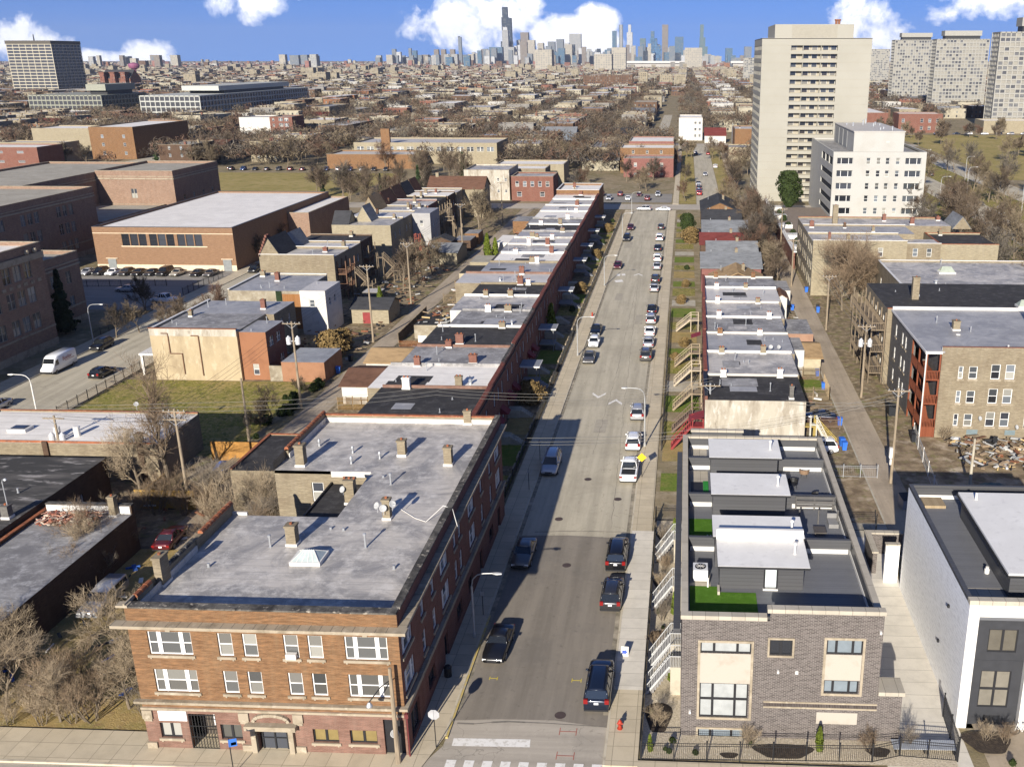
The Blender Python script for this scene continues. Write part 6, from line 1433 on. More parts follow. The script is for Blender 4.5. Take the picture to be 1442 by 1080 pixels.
junk('rubbish_heap', 'litter and dumped things in the overgrown lot left of the corner block', -59, -38.5, 60, 96, .05, 120, [JC[0], JC[2], JC[4], TARP, WHITE, RUST], .5, .5, 9)
junk('brick_rubble', 'heap of loose bricks on the worn grey roof at the left edge', -61, -55.6, 80.6, 83.2, 4.05, 420, [flat('rubble_pink', (.45, .25, .18), .9), flat('rubble_cream', (.5, .42, .33), .9), flat('rubble_red', (.3, .11, .07), .9)], .3, .55, 10)
o = tag((lambda b: (b.tube((-41.9, 149.8, 0), (-41.9, 149.8, 3.1), .05, .05, 6), b.box(-42.6, -41.2, 149.5, 149.56, 2.6, 3.7), b)[2])(MB()).build('basketball_hoop', WHITE), 'white basketball backboard in the yard behind the row', 'basketball hoop')
def wheelie(x, y, m, lab, rz=0., group=None):
    o = thing('wheelie_bin', lab, 'bin', (x, y, .02), rz, group); b = MB(); loft(b, [[(-.24, -.28, 0), (.24, -.28, 0), (.24, .2, 0), (-.24, .2, 0)], [(-.32, -.36, .98), (.32, -.36, .98), (.32, .36, .98), (-.32, .36, .98)]]); b.build('bin_body', m, o); b = MB(); b.box(-.34, .34, -.4, .38, .98, 1.06); b.build('lid', m, o); return o
for x, y, m, lab in ((-47.7, 118.7, BLUEBIN, 'blue bin beside the yellow board fence of the left alley'), (-47.7, 119.6, BLACKBIN, 'black bin behind the blue one at the left alley'), (-52.9, 140.8, BLUEBIN, 'blue bin beside the orange garage'), (-53, 147, BLACKBIN, 'dark bin beyond the orange garage'),
    (20.1, 113.3, BLUEBIN, 'near blue bin beside the yellow stairs'), (20.0, 114.6, BLUEBIN, 'blue bin just behind the near one by the yellow stairs'), (20.8, 121.9, BLUEBIN, 'blue bin by the wire gate of the right alley'), (20.6, 136.5, BLUEBIN, 'nearest of the blue lidded bins along the board fence'), (20.5, 143.0, BLUEBIN, 'middle blue lidded bin along the board fence'), (20.3, 144.1, BLUEBIN, 'second middle blue lidded bin along the board fence'), (20.1, 152.5, BLUEBIN, 'farthest blue lidded bin along the board fence'),
    (25.6, 182.5, BLUEBIN, 'pale blue bin below the big tree in the right alley'), (25.7, 184.3, BLACKBIN, 'black bin behind the pale blue one below the big tree'), (25.3, 199.5, BLUEBIN, 'dark blue bin by the courtyard building'), (20.9, 184., BLUEBIN, 'blue bin opposite the big tree in the right alley'), (29.4, 117.6, BLACKBIN, 'black bin at the foot of the red wooden stairs'), (29.2, 116.4, BLACKBIN, 'second black bin at the foot of the red wooden stairs')): wheelie(x, y, m, lab, R.uniform(-.3, .3))
def dumpster(x, y, m, lab, rz=0.):
    o = thing('dumpster', lab, 'dumpster', (x, y, .02), rz); b = MB(); loft(b, [[(-.9, -.6, 0), (.9, -.6, 0), (.9, .6, 0), (-.9, .6, 0)], [(-1., -.7, 1.1), (1., -.7, 1.1), (1., .7, 1.4), (-1., .7, 1.4)]]); b.build('container', m, o); b = MB(); b.face([(-1.02, -.75, 1.14), (1.02, -.75, 1.14), (1.02, .72, 1.44), (-1.02, .72, 1.44)]); b.build('lid', BLACKBIN, o)
dumpster(28.6, 126.5, BLACKBIN, 'black dumpster beside the grey west wall of the tan block', 1.57); dumpster(24.6, 97.2, flat('dumpster_grey', (.25, .25, .27), .6), 'pale dumpster beside the foot of the tall alley pole', .2)
def tarp(x, y, z, w, d, lab, m=None):
    b = MB(); n = 9; r = random.Random(int(x*7+y)); P = [[(x+w*(i/n-.5), y+d*(j/n-.5), z+.9*max(0, math.sin(3.1*i/n)*math.sin(3.1*j/n))+r.uniform(0, .16)) for j in range(n+1)] for i in range(n+1)]
    for i in range(n):
        for j in range(n): b.face([P[i][j], P[i+1][j], P[i+1][j+1], P[i][j+1]])
    tag(b.build('tarp', m or TARP), lab, 'tarp')
tarp(-59.4, 88.2, .4, 4.5, 2.6, 'blue tarps over a heap behind the brick rubble roof'); tarp(-52.7, 101.2, 1.2, 2., 2.2, 'bright blue tarp bundle inside the plywood enclosure'); tarp(-44.8, 84.5, .05, 3., 2.4, 'half hidden pale blue tarp among the shrubs', flat('pale_blue_tarp', (.2, .28, .5), .7, var=.3)); tarp(44.5, 109.2, .1, 1.6, 1.2, 'blue tarp at the edge of the rubbish heap'); tarp(34.8, 101.6, .1, 4.8, 2.6, 'green grey tarp on the shaded ground by the concrete pole', flat('green_grey_tarp', (.09, .12, .11), .7, var=.3))

# plywood enclosure with leaning planks
t = T('plywood_enclosure', 'orange plywood enclosure with a blue tarp and leaning planks', 'enclosure', -53, 99)
b = MB(); PLY = flat('orange_plywood', (.28, .14, .035), .8, var=.25); b.box(-56.5, -47.5+.0, 106.4, 106.5, 0, 2.4); b.box(-48.9, -48.8, 97.5, 106.4, 0, 2.3); t.add(b, 'panel', PLY)
b = MB(); b.box(-58.5, -52, 92.9, 93.05, 0, 2.2); b.box(-57.5, -57.4, 93.1, 98, 0, 2.2); t.add(b, 'front_panel', flat('yellow_plywood', (.33, .2, .045), .8, var=.25))
for i in range(9): b = MB(); b.beam((-54.4+.34*i, 94.6, 1.2), (-51.6+.34*i, 101.8, 2.3), .14, .09); t.add(b, 'plank', PALEWOOD)
o = tag((lambda b: (b.box(-50.6, -49.2, 102.2, 103.1, 1.6, 2.3), b)[1])(MB()).build('white_tank', WHITE), 'white tank lying on the boards of the plywood enclosure', 'tank')

# ---------------------------------------------------------------- low buildings at the left edge
t = block('workshop', 'low brick workshop with worn grey roof and brick rubble at the left edge', 'workshop', -62., -53.2, 30, 84, 4.4, WALL['brown'], ROOF['grey'], .4, .3, TILEC, 'w', [])
b = MB(); b.box(-61.7, -53.2, 83.6, 84., 4.0, 4.9, 0); b.box(-61.6, -53.3, 83.5, 83.6, 4.05, 4.85, 1); b.box(-61.7, -53.15, 83.55, 84.05, 4.9, 5.0, 2); t.add(b, 'back_parapet', [WALL['brown'], WHITE, DARKSTONE]); chimney(t, -54.7, 83.2, 4.0, .6, .6, 2.1, WALL['tan']); 
t = block('dark_roofed_shed', 'long low shed with a streaked dark roof at the left edge', 'shed', -86, -62.4, 66, 95.2, 5., WALL['brown'], patchy('streaked_dark_roof', [(.05, .048, .045), ((.12, .11, .1), .5, .45, .62), ((.28, .26, .24), 1.4, .57, .66)], .9, stretch=(.25, 1., 1)), .15, .2, None, '', [('E', 4, 1.2, 1.4, (1.5,))])
chimney(t, -63.4, 80.6, 4.9, .7, .7, 1.3, WALL['grey']); b = MB(); b.path([(-63.2, 80.6, 6.1), (-63.2, 80.6, 8.6), (-63., 80.5, 8.9)], .05, 5); b.lathe((-62.8, 80.5, 8.7), [(.1, 0), (.16, .1), (.1, .25)], 8); t.add(b, 'roof_lamp', GALV); ventpipe(t, -66, 86, 4.9, .5, .1)
t = block('white_roofed_shop', 'low tan brick shop with a bright white roof and tile edges', 'shop', -84, -59.2, 99.6, 109.8, 4.9, WALL['tan'], ROOF['white'], .25, .25, TILEC, 'n', [('S', [4., 13.5], 1.2, .8, (1.6,))])
b = MB()
for x in (-82, -72, -61): b.box(x-.3, x+.3, 99.35, 99.6, 0, 4.9)
b.box(-84, -59.2, 99.55, 99.62, 4.7, 4.95, 1); t.add(b, 'pilaster', [WALL['brown'], TILEC])
b = MB(); b.box(-78.5, -76.3, 102.6, 104.2, 4.65, 5.0, 0); b.box(-78.2, -76.6, 102.9, 103.9, 5.0, 5.1, 1); t.add(b, 'skylight', [WHITE, GLASSD]); chimney(t, -61.3, 100.1, 4.65, .7, .7, 1.2, WALL['tan'])
for x, y in ((-71.9, 101.8), (-69.7, 102.0)): b = MB(); b.lathe((x, y, 4.65), [(.35, 0), (.35, 1.1), (.3, 1.15)], 12); t.add(b, 'roof_tank', WHITE)
dish(t, -66.5, 109.2, 6., .6, .8)
block('rear_annex', 'small brick annex with black roof behind the corner block beside the alley', 'annex', -48, -37.5, 93.6, 104, 4.6, WALL['tan'], ROOF['black'], .2, .25, TILEC, 'wn', [])

# ---------------------------------------------------------------- two storey houses on the lots between side street and alley
def sides(t, rows): pass
WN = lambda k, n, zs=(1.4, 4.7), w=.9, h=1.6: (k, n, w, h, zs)
GLOT = None
t = block('flat_building', 'two storey cream wall building nearest the yellow grass lot', 'apartment building', -79.2, -66., 136.4, 147, 8., patchy('pale_tan_wall', [(.36, .29, .185), ((.28, .22, .14), .5, .45, .68), ((.42, .35, .24), 1.3, .54, .7), ((.22, .17, .11), .25, .56, .75)], .9, stretch=(1, 1, .5)), ROOF['grey'], .35, .3, WHITE, 'w', [], chim=1, vents=2)
b = MB(); b.box(-79.2, -66.02, 136.33, 136.4, 6.9, 8.05, 0); b.box(-79.3, -66, 136.3, 136.7, 8.0, 8.1, 1); t.add(b, 'painted_band', [WALL['stucco'], RUST])
b = MB()
for x, z0, z1 in ((-76.4, 4.2, 7.3), (-74.6, 1., 4.2), (-71.8, .8, 7.0)): b.tube((x, 136.28, z0), (x, 136.28, z1), .08, .08, 6)
b.tube((-76.4, 136.28, 4.2), (-74.6, 136.28, 4.2), .08, .08, 6); b.tube((-77.4, 136.28, 7.3), (-76.4, 136.28, 7.3), .08, .08, 6); b.tube((-72.9, 136.28, 7.), (-71.8, 136.28, 7.), .08, .08, 6); t.add(b, 'drain_pipe', BROWNWOOD)
t = block('orange_wing', 'orange walled rear wing joined to the cream wall building', 'house', -65.98, -61.9, 137, 143.9, 7.6, patchy('orange_stucco', [(.25, .115, .06), ((.2, .09, .048), .6, .45, .7)], .85), ROOF['blue'], .15, .2, None, '', [('E', [1.0, 3.6], 1.6, 1.5, (4.9,), 'pair'), ('S', 1, .9, 1.7, (.8,)), ('E', [4.2], 1.6, 1.6, (1.2,), 'pair')], facew={'E': WALL['red']}, vents=2)
block('flat_building', 'two storey building with grey roof behind the cream wall building', 'apartment building', -79.2, -64.7, 147.05, 155.6, 7.9, WALL['tan'], ROOF['blue'], .3, .3, WHITE, 'w', [WN('E', 2)], chim=1, vents=2)
shed('orange brick garage with a ribbed grey roof beside the transformer pole', -59.8, -53.3, 136.4, 144, 3.2, patchy('orange_stucco_pale', [(.27, .14, .08), ((.22, .11, .06), .7, .45, .7)], .85), roofing('ribbed_roof', (.3, .31, .32), (.16, .16, .17), (.42, .42, .43), .7), 0)
b = MB(); b.box(-61.8, -59.85, 136.6, 136.8, 0, 2.4); tag(b.build('yard_wall', WALL['cement']), 'short pale yard wall between orange wing and orange garage', 'wall')
t = block('flat_building', 'cement faced two storey building with a white painted rear end', 'apartment building', -79.2, -66.4, 162.6, 176, 8., WALL['cement'], ROOF['blue'], .3, .3, WHITE, 'wn', [], chim=2, vents=4)
b = MB(); b.box(-69.6, -66.4, 162.5, 162.58, 1, 7.2); t.add(b, 'orange_boards', boards('rusty_boards', (.23, .1, .03), (.27, .13, .05), .2, True, .02)); b = MB(); b.box(-70.7, -69.7, 162.45, 162.6, 0, 7.7); t.add(b, 'ivy', LEAF['dark'])
block('rear_house', 'white painted rear house at the end of the cement faced building', 'house', -66.38, -61.9, 162.2, 170, 8., WHITEB, ROOF['silver2'], .12, .2, None, '', [('E', [1.6, 4.2], .9, 1.3, (5.,)), ('S', [1.6], .9, 1.3, (5.,))], vents=1)
t = block('flat_building', 'tan brick flats with a steep slate gable at the street end', 'apartment building', -84, -69., 187.4, 196.5, 9.3, WALL['tan'], ROOF['silver'], .5, .3, WHITE, 'sn', [('S', [], 1, 1, ()), WN('E', 2, (1.5, 5.2))], chim=2, vents=2)
t.wallm = WALL['tan']; gable(t, -84, -79.8, 187.6, 196.4, 8.9, 3.4, SHINGLE['black'], 'y', .1)
b = MB()
for i in range(7): b.box(-84.1, -83.7, 187.4+i*.62, 187.4+(i+1)*.62, 8.8, 9.4+i*.5); b.box(-84.1, -83.7, 196.4-(i+1)*.62, 196.4-i*.62, 8.8, 9.4+i*.5)
t.add(b, 'stepped_gable', WALL['red'])
t = block('flat_building', 'tan flats with silver roof attached behind the slate gabled flats', 'apartment building', -83.5, -69., 196.55, 204, 9.1, WALL['tan'], ROOF['silver2'], .4, .3, WHITE, 'n', [WN('E', 2, (1.5, 5.2))], chim=1, vents=2); t.wallm = WALL['tan']; gable(t, -83.4, -80, 196.8, 203.8, 8.8, 3., SHINGLE['grey'], 'y', .1)
block('flat_building', 'flats with a black roof between silver roofs on the left lots', 'apartment building', -83., -69.3, 204.05, 213, 9., WALL['brown'], ROOF['black'], .35, .3, None, 'n', [WN('E', 3, (1.5, 5.2))], chim=1)
t = block('flat_building', 'cream flats with a small pale gable on the left lots beyond the black roof', 'apartment building', -83, -69, 226, 237, 9.2, WALL['cream'], ROOF['silver'], .4, .3, WHITE, 'n', [WN('E', 2, (1.5, 5.2))], chim=2, vents=1); t.wallm = WALL['cream']; gable(t, -82.9, -79, 226.2, 232, 8.8, 2.8, SHINGLE['black'], 'x', .1); gable(t, -78.9, -75, 231, 236.8, 8.8, 3.6, SHINGLE['grey'], 'y', .1)
block('flat_building', 'flats with bright silver roof behind the pale gabled flats', 'apartment building', -83, -69, 237.05, 248, 9.1, WALL['tan'], ROOF['silver2'], .4, .3, WHITE, 'n', [WN('E', 3, (1.5, 5.2))], chim=2, vents=2)
block('rear_house', 'tall pale sided rear house with a green grey roof on the left lots', 'house', -68.9, -64.3, 244.5, 254, 9., WALL['paleside'], ROOF['blue'], .12, .2, None, '', [WN('S', 1, (5.5, 2.)), WN('E', 2, (5., 1.5))])
for i, (y0, y1, rf, wl) in enumerate(((248.1, 258, 'blue', 'tan'), (258.1, 268, 'silver', 'red'), (268.1, 277, 'black', 'tan'), (277.1, 286, 'white', 'brown'), (286.1, 294, 'silver2', 'tan'))):
    t = block('flat_building', '%s flats under a %s toward the upper end of the left lots' % (ORD[i], RDESC[rf]), 'apartment building', -83, -68.6+i*.4, y0, y1, 9+.2*(i % 2), WALL[wl], ROOF[rf], .4, .3, WHITE, 'n', [WN('E', 3, (1.5, 5.2))], chim=3, vents=1); t.wallm = WALL[wl]
    gable(t, -82.9, -79, y0+.4, y1-.4, 8.6, 3.6, SHINGLE[('tan', 'brown', 'brown', 'black', 'brown')[i]], 'y', .1)
t = house('gabled_house', 'house with a long brown pitched roof at the upper end of the left lots', 'house', -78, -61, 296, 306, 8.6, WALL['cream'], SHINGLE['brown'], 3., 'x')
chimney(t, -76, 301, 10.5, .9, .9, 2.2, WALL['cream'])
for i, (x0, x1, y0, y1, hh, lab) in enumerate(((-60.4, -53.6, 170.2, 177.4, 2.8, 'small tan garage with a red door and dark hipped roof'), (-59.5, -53.2, 224, 235, 2.9, 'tan garage with a grey shingle roof below the tan wooden stairs'))):
    t = shed(lab, x0, x1, y0, y1, hh, WALL['cream'], SHINGLE['black' if i == 0 else 'grey'], 1.2, ridge='x', door=REDPAINT if i == 0 else None)
shed('tiny shed with a white roof behind the flats with the porch', -63, -59.5, 184.5, 188, 2.6, WALL['grey'], ROOF['pale'], 0, 'shed'); shed('grey shed beside the tan garage far up the alley', -58, -53.6, 241, 248, 2.8, WALL['brown'], ROOF['grey'], 0, 'shed'); shed('dark sheds below the tan wooden stairs', -62.5, -57.5, 237, 241.5, 3.2, WALL['brown'], SHINGLE['black'], 1., 'shed'); shed('orange block shed at the alley beyond the grey shingle garage', -57., -53.4, 250, 256, 3., WALL['orange'], ROOF['grey'], 0, 'shed')
def stairs(lab, x, y, dx, dy, z0, z1, w, m, flights=2, land=1.4, posts=True, name='wooden_stairs'):
    """outside stairs in switchback flights with landings and rails; (dx,dy) is the direction of the first rise"""
    t = T(name, lab, 'stairs', x, y); st, rl, ps = MB(), MB(), MB(); dz = (z1-z0)/flights; px, py = -dy, dx; X, Y, Z = x, y, z0; run = dz*.95; sgn = 1
    for f in range(flights):
        ex, ey = X+dx*run*sgn, Y+dy*run*sgn; n = max(4, int(dz/.2))
        for k in range(n):
            a = (k+.5)/n; cx, cy, cz = X+(ex-X)*a, Y+(ey-Y)*a, Z+dz*(k+1)/n
            hx, hy = abs(dx)*run/n*.6+abs(px)*w/2, abs(dy)*run/n*.6+abs(py)*w/2; st.box(cx-hx, cx+hx, cy-hy, cy+hy, cz-.06, cz)
        for s in (-1, 1):
            o = (px*w/2*s, py*w/2*s); st.beam((X+o[0], Y+o[1], Z+.05), (ex+o[0], ey+o[1], Z+dz), .07, .26)
            rl.beam((X+o[0], Y+o[1], Z+1.), (ex+o[0], ey+o[1], Z+dz+1.), .06, .09); rl.beam((X+o[0], Y+o[1], Z+.55), (ex+o[0], ey+o[1], Z+dz+.55), .05, .06)
            for k in range(9): a = k/8; rl.box(X+(ex-X)*a+o[0]-.025, X+(ex-X)*a+o[0]+.025, Y+(ey-Y)*a+o[1]-.025, Y+(ey-Y)*a+o[1]+.025, Z+dz*a, Z+dz*a+1.)
        Z += dz; lx, ly = ex+dx*land/2*sgn, ey+dy*land/2*sgn; W2 = w*2.1 if f < flights-1 else w
        cx, cy = lx+px*(w*.55 if f < flights-1 else 0), ly+py*(w*.55 if f < flights-1 else 0); hx, hy = abs(dx)*land/2+abs(px)*W2/2, abs(dy)*land/2+abs(py)*W2/2
        st.box(cx-hx, cx+hx, cy-hy, cy+hy, Z-.14, Z)
        for sx in (-1, 1):
            for sy in (-1, 1): q = MB(); q.box(cx+sx*hx*.94-.07, cx+sx*hx*.94+.07, cy+sy*hy*.94-.07, cy+sy*hy*.94+.07, 0, Z+1.); t.add(q, 'post', m)
        rl.beam((cx+dx*sgn*hx-px*hx, cy+dy*sgn*hy-py*hy, Z+1), (cx+dx*sgn*hx+px*hx, cy+dy*sgn*hy+py*hy, Z+1), .06, .09)
        X, Y = ex+px*w*1.1, ey+py*w*1.1; sgn = -sgn
    t.add(st, 'flight', m); t.add(rl, 'railing', m); return t
stairs('red painted wooden stairs behind the pale sided rear house', -62.2, 229, -.0, 1., 0, 5.5, 1.1, flat('faded_red_wood', (.27, .07, .04), .8, var=.25), 2)
stairs('tan wooden stairs in three flights far up the left lots', -60.5, 257, .0, 1., 0, 8., 1.2, flat('raw_tan_wood', (.25, .195, .13), .8, var=.2), 3)
stairs('grey wooden stairs behind the flats with black roof', -65, 205, 1., 0, 0, 5.2, 1.1, WOOD, 2)
stairs('weathered stairs to the rear porch of the tan flats', -66.5, 191, 1., 0, 0, 5., 1.1, WOOD, 2)
def porch(lab, x0, x1, y0, y1, levels, m, name='wooden_porch'):
    t = T(name, lab, 'porch', (x0+x1)/2, (y0+y1)/2); d, r_, p = MB(), MB(), MB(); top = levels[-1]
    for z in levels:
        d.box(x0, x1, y0, y1, z-.18, z)
        for (a, b_) in (((x0, y0), (x1, y0)), ((x0, y0), (x0, y1)), ((x1, y0), (x1, y1)), ((x0, y1), (x1, y1))):
            r_.beam((*a, z+1.), (*b_, z+1.), .06, .1); n = max(3, int(math.hypot(b_[0]-a[0], b_[1]-a[1])/.28))
            for k in range(n+1): q = (a[0]+(b_[0]-a[0])*k/n, a[1]+(b_[1]-a[1])*k/n); r_.box(q[0]-.025, q[0]+.025, q[1]-.025, q[1]+.025, z, z+1.)
    ny = max(1, round((y1-y0)/3.2))
    for xx in (x0, x1):
        for k in range(ny+1): yy = y0+(y1-y0)*k/ny; q = MB(); q.box(xx-.09, xx+.09, yy-.09, yy+.09, 0, top+2.6); t.add(q, 'post', m)
    t.add(d, 'deck', m); t.add(r_, 'railing', m); return t
porch('brown rear porch of the tan flats', -68.9, -67.2, 188.6, 194, (2.2, 5.2), BROWNWOOD); porch('small rear balcony of the black roofed flats', -69.2, -67.9, 205.5, 210, (2., 5.2), WOOD); porch('rear balconies of the flats near the upper end of the left lots', -68.2, -66.6, 258, 276, (2., 5.4), WOOD)
# portico frame beside the cream wall building
t = T('white_portico', 'white post portico at the street corner of the cream wall building', 'portico', -81, 139.5)
for x, y in ((-82.2, 138.6), (-80., 138.6), (-82.2, 143), (-80., 143)): b = MB(); b.box(x-.16, x+.16, y-.16, y+.16, 0, 3.2); t.add(b, 'column', WHITE)
b = MB(); b.box(-82.5, -79.7, 138.3, 143.3, 3.2, 3.5); t.add(b, 'lintel', WHITE)
# ================================================================ right row, its porches and yards
RR = [(111.7, 121.5, 'black', 14.9), (121.5, 131.6, 'silver', 15.1), (131.6, 142, 'blue', 15.6), (142, 151, 'grey', 15.4), (151, 161.7, 'silver', 16.), (161.7, 172, 'silver2', 16.4), (172, 181.4, 'grey', 16.6)]
for i, (ya, yb, rf, xe) in enumerate(RR):
    xw = 2.75+(ya-111)*.011; h = 7.+(.15 if i % 2 else 0)
    t = block('row_house', '%s house of the right row, under a %s' % (ORD[i], RDESC[rf]+(' facing its pale end wall' if i == 0 else '')), 'house', xw, xe, ya+.01, yb-.01, h, WALL['tan'], ROOF[rf], .2, .25, None, '', [('E', 2, .9, 1.5, (1.3, 4.2)), ('W', 2, 1., 1.7, (1.6, 4.4))], 'row houses on the right', {'W': WALL['red'], 'S': WALL['stucco'] if i == 0 else WALL['tan'], 'E': WHITEB if i in (2, 4) else WALL['stucco']})
    b = MB(); b.box(xw-.02, xw+.3, ya+.02, yb-.02, h-.2, h+.3, 0); b.box(xw-.1, xw+.36, ya+.02, yb-.02, h+.3, h+.38, 1); t.add(b, 'front_parapet', [WALL['red'], CAP if i else BLACK])
    b = MB(); b.box(xw+.4, xe, yb-.22, yb-.02, h-.2, h+.12); t.add(b, 'party_wall', WHITE if i % 2 else ROOF['pale'])
    for k in range(2):
        b = MB(); px_, py_ = R.uniform(xw+1, xe-6), R.uniform(ya+.5, yb-4); b.box(px_, px_+R.uniform(2, 5), py_, py_+R.uniform(1.2, 3.4), h-.19, h-.185+.005*k); t.add(b, 'roof_patch', ROOF[R.choice(('black', 'grey', 'silver', 'blue'))])
    for k in range(2): chimney(t, xw+2.5+k*R.uniform(5, 8), yb-.5, h-.2, .7, .6, R.uniform(.7, 1.2), R.choice((WALL['tan'], WHITE, WHITE, WALL['orange'])), pots=2)
    for k in range(3): ventpipe(t, R.uniform(xw+1, xe-1), R.uniform(ya+1, yb-1), h-.2, R.choice((.3, .6, 1.)))
    if i == 2:
        for k in range(3): dish(t, 11.2+k*1.1, ya+1., h+.5, .2*k, .7)
    if i == 0: chimney(t, 13.2, ya+.9, h-.2, .5, .5, 1.7, WALL['grey'])
RAW = flat('raw_tan_wood', (.25, .195, .13), .8, var=.2)
for y, m, lab, zt in ((112.9, REDPAINT, 'bright red front stairs of the nearest right row house', 3.2), (118.8, flat('dark_brown_stairs', (.13, .09, .07), .8), 'dark brown front stairs on the right row', 2.6), (127, RAW, 'pale front stairs just behind the dark brown ones', 2.6), (137.5, flat('grey_tan_stairs', (.36, .3, .22), .8), 'grey tan front stairs in the middle of the right row', 2.6), (147, RAW, 'farther pale front stairs under a red awning', 2.4), (168, flat('grey_tan_stairs', (.36, .3, .22), .8), 'far front stairs at the upper end of the right row', 2.2)):
    t = T('front_stairs', lab, 'stairs', 1., y); b = MB(); n = 9
    for k in range(n): b.box(-1.3+k*.28, -1.3+(k+1)*.28+.02, y-.7, y+.7, zt*(k+1)/n-.08, zt*(k+1)/n)
    for s in (-1, 1): b.beam((-1.3, y+s*.72, .1), (1.2, y+s*.72, zt), .07, .28)
    t.add(b, 'flight', m); b = MB(); b.box(1.2, 2.74, y-.9, y+.9, zt-.15, zt)
    for xx in (1.3, 2.6):
        for s in (-1, 1): b.box(xx-.07, xx+.07, y+s*.85-.07, y+s*.85+.07, 0, zt+1.)
    t.add(b, 'landing', m); b = MB()
    for s in (-1, 1):
        b.beam((-1.3, y+s*.72, 1.), (1.25, y+s*.85, zt+1.), .06, .09); b.beam((1.25, y+s*.85, zt+1.), (2.7, y+s*.85, zt+1.), .06, .09)
        for k in range(12): f = k/11; b.box(-1.3+2.55*f-.02, -1.3+2.55*f+.02, y+s*.76-.02, y+s*.76+.02, .1+zt*f, 1.+zt*f)
    t.add(b, 'railing', m)
    if lab.startswith('bright red'): b = MB(); b.face([(2.7, y-1.3, 4.6), (.8, y-1.3, 3.4+.6), (.8, y+1.3, 3.4+.6), (2.7, y+1.3, 4.6)]); t.add(b, 'sloping_canopy', m)
    if 'awning' in lab: b = MB(); b.face([(2.7, y-1.2, 5.4), (1.2, y-1.2, 4.9), (1.2, y+1.2, 4.9), (2.7, y+1.2, 5.4)]); t.add(b, 'awning', REDPAINT)
for i in range(24):
    y0 = 100+i*8.6; rect('front_lawn', (GREENLAWN, DRYGRASS, LAWN, GREENLAWN, CONC, LAWN)[i % 6], -2.35, 2.3, y0, y0+(6.8 if i % 2 else 5.), .035)
for i, (x, y, s) in enumerate(((.8, 114.9, .8), (-1.2, 150, .5), (.2, 158, .6), (.5, 176, .7), (-.5, 188, .7), (.3, 203, .6), (.6, 221, .8), (1.6, 255, 1.6))): tree(('bush', 'gold', 'gold')[i % 3], 0, x, y, s, None, 'garden bush between the right pavement and the right row', 'bushes before the right row', 'garden_bush', 'bush')
shed('small dark roofed rear addition of the right row', 14.2, 18.3, 142.5, 149.5, 4.3, WHITEB, ROOF['grey'], 0, 'rear_addition'); shed('pink walled garage with a grey roof in the right row yards', 15.8, 21.0, 153.5, 163, 3.8, patchy('salmon_wall', [(.29, .175, .12), ((.24, .14, .095), .7, .45, .7)], .85), ROOF['grey'], 0); shed('cream garage with a tan shingle roof beside the board fences', 15.8, 21., 143.5, 152, 2.7, flat('cream_siding', (.36, .31, .21), .8), SHINGLE['tan'], 1., ridge='x'); shed('white garage beyond the tan gable in the right yards', 16.3, 20.8, 188, 197, 3., WHITEB, ROOF['grey'], 0); shed('white rear porch box of the seventh right house', 16.62, 18.6, 173, 178, 5., WHITEB, SHINGLE['brown'], .6, 'rear_addition')
plank_fence([(15.5, 141.2), (20.6, 141.2)], 1.9, 'pale board fence in front of the cream garage', PALEWOOD); plank_fence([(16.2, 131.8), (20.8, 131.8), (20.8, 138)], 1.9, 'pale board fence below the green yard on the right', PALEWOOD); plank_fence([(15.4, 120.2), (20.6, 120.2)], 1.7, 'dark red brown board fence beside the grey stairs', flat('red_brown_fence', (.16, .085, .06), .8, var=.2))
rect('yard_lawn', GREENLAWN, 15.6, 20.6, 135., 140.8, .04); rect('yard', MUD, 15, 21, 121, 131, .04); rect('yard', CONC, 21.2, 21.4, 93, 300, .03)
car('sedan', 'navy', 18.3, 123.6, 1.5, 'dark car parked behind the red brown board fence')
tag(stairs('grey railed rear stairs rising to the nearest right house', 18.3, 113.2, -.55, .0, 0, 3.4, 1.1, flat('pale_grey_wood', (.42, .4, .34), .8), 1).o)
YW = flat('yellow_green_lumber', (.31, .23, .065), .8, var=.15)
stairs('yellow lumber stairs above the parked white utility car', 19.3, 113.9, -1., 0, 0, 3., 1.2, YW, 1, 1.8)
# gabled houses farther along the right row
for i, (x0, x1, y0, y1, h, w_, rf, rd, rise, lab) in enumerate(((5.2, 15.5, 185.5, 195, 4.6, 'brown', 'tan', 'y', 2.2, 'house with a tan roof and brown gable at the end of the right row'), (3.6, 15.8, 199, 212, 5., 'pink', 'grey', 'x', 2., 'pink walled house under a grey roof beyond the tan gable'), (5., 16., 213.5, 224, 5., 'tan', 'grey', 'x', 2., 'house with grey roof behind the pink walled one'), (3.7, 15.6, 226, 236, 5., 'brown', 'red', 'x', 1.8, 'house with a dark red roof among the right gabled houses'), (4.4, 15.4, 239, 254, 5.2, 'brown', 'grey', 'x', 2.1, 'house with a wide grey roof beyond the dark red roof'), (4.6, 14.8, 258, 272, 5.2, 'tan', 'black', 'x', 2.1, 'house with a dark roof near the upper end of the right side'), (4.6, 14.8, 276, 296, 5.4, 'orange', 'black', 'y', 2.2, 'last gabled house before the cross street on the right'))):
    t = house('gabled_house', lab, 'house', x0, x1, y0, y1, h, WALL[w_], SHINGLE[rf], rise, rd, 'gabled houses beyond the right row', [('S', 2, .9, 1.3, (1.5,))]); chimney(t, (x0+x1)/2+1.2, (y0+y1)/2, h+rise*.7, .6, .6, 1.5, WALL['tan']); ventpipe(t, x0+2, (y0+y1)/2, h+rise*.8, .8)
tree('pine', 0, .6, 258, .8, None, 'dark green evergreen on the lawns beyond the right row', name='pine_tree')

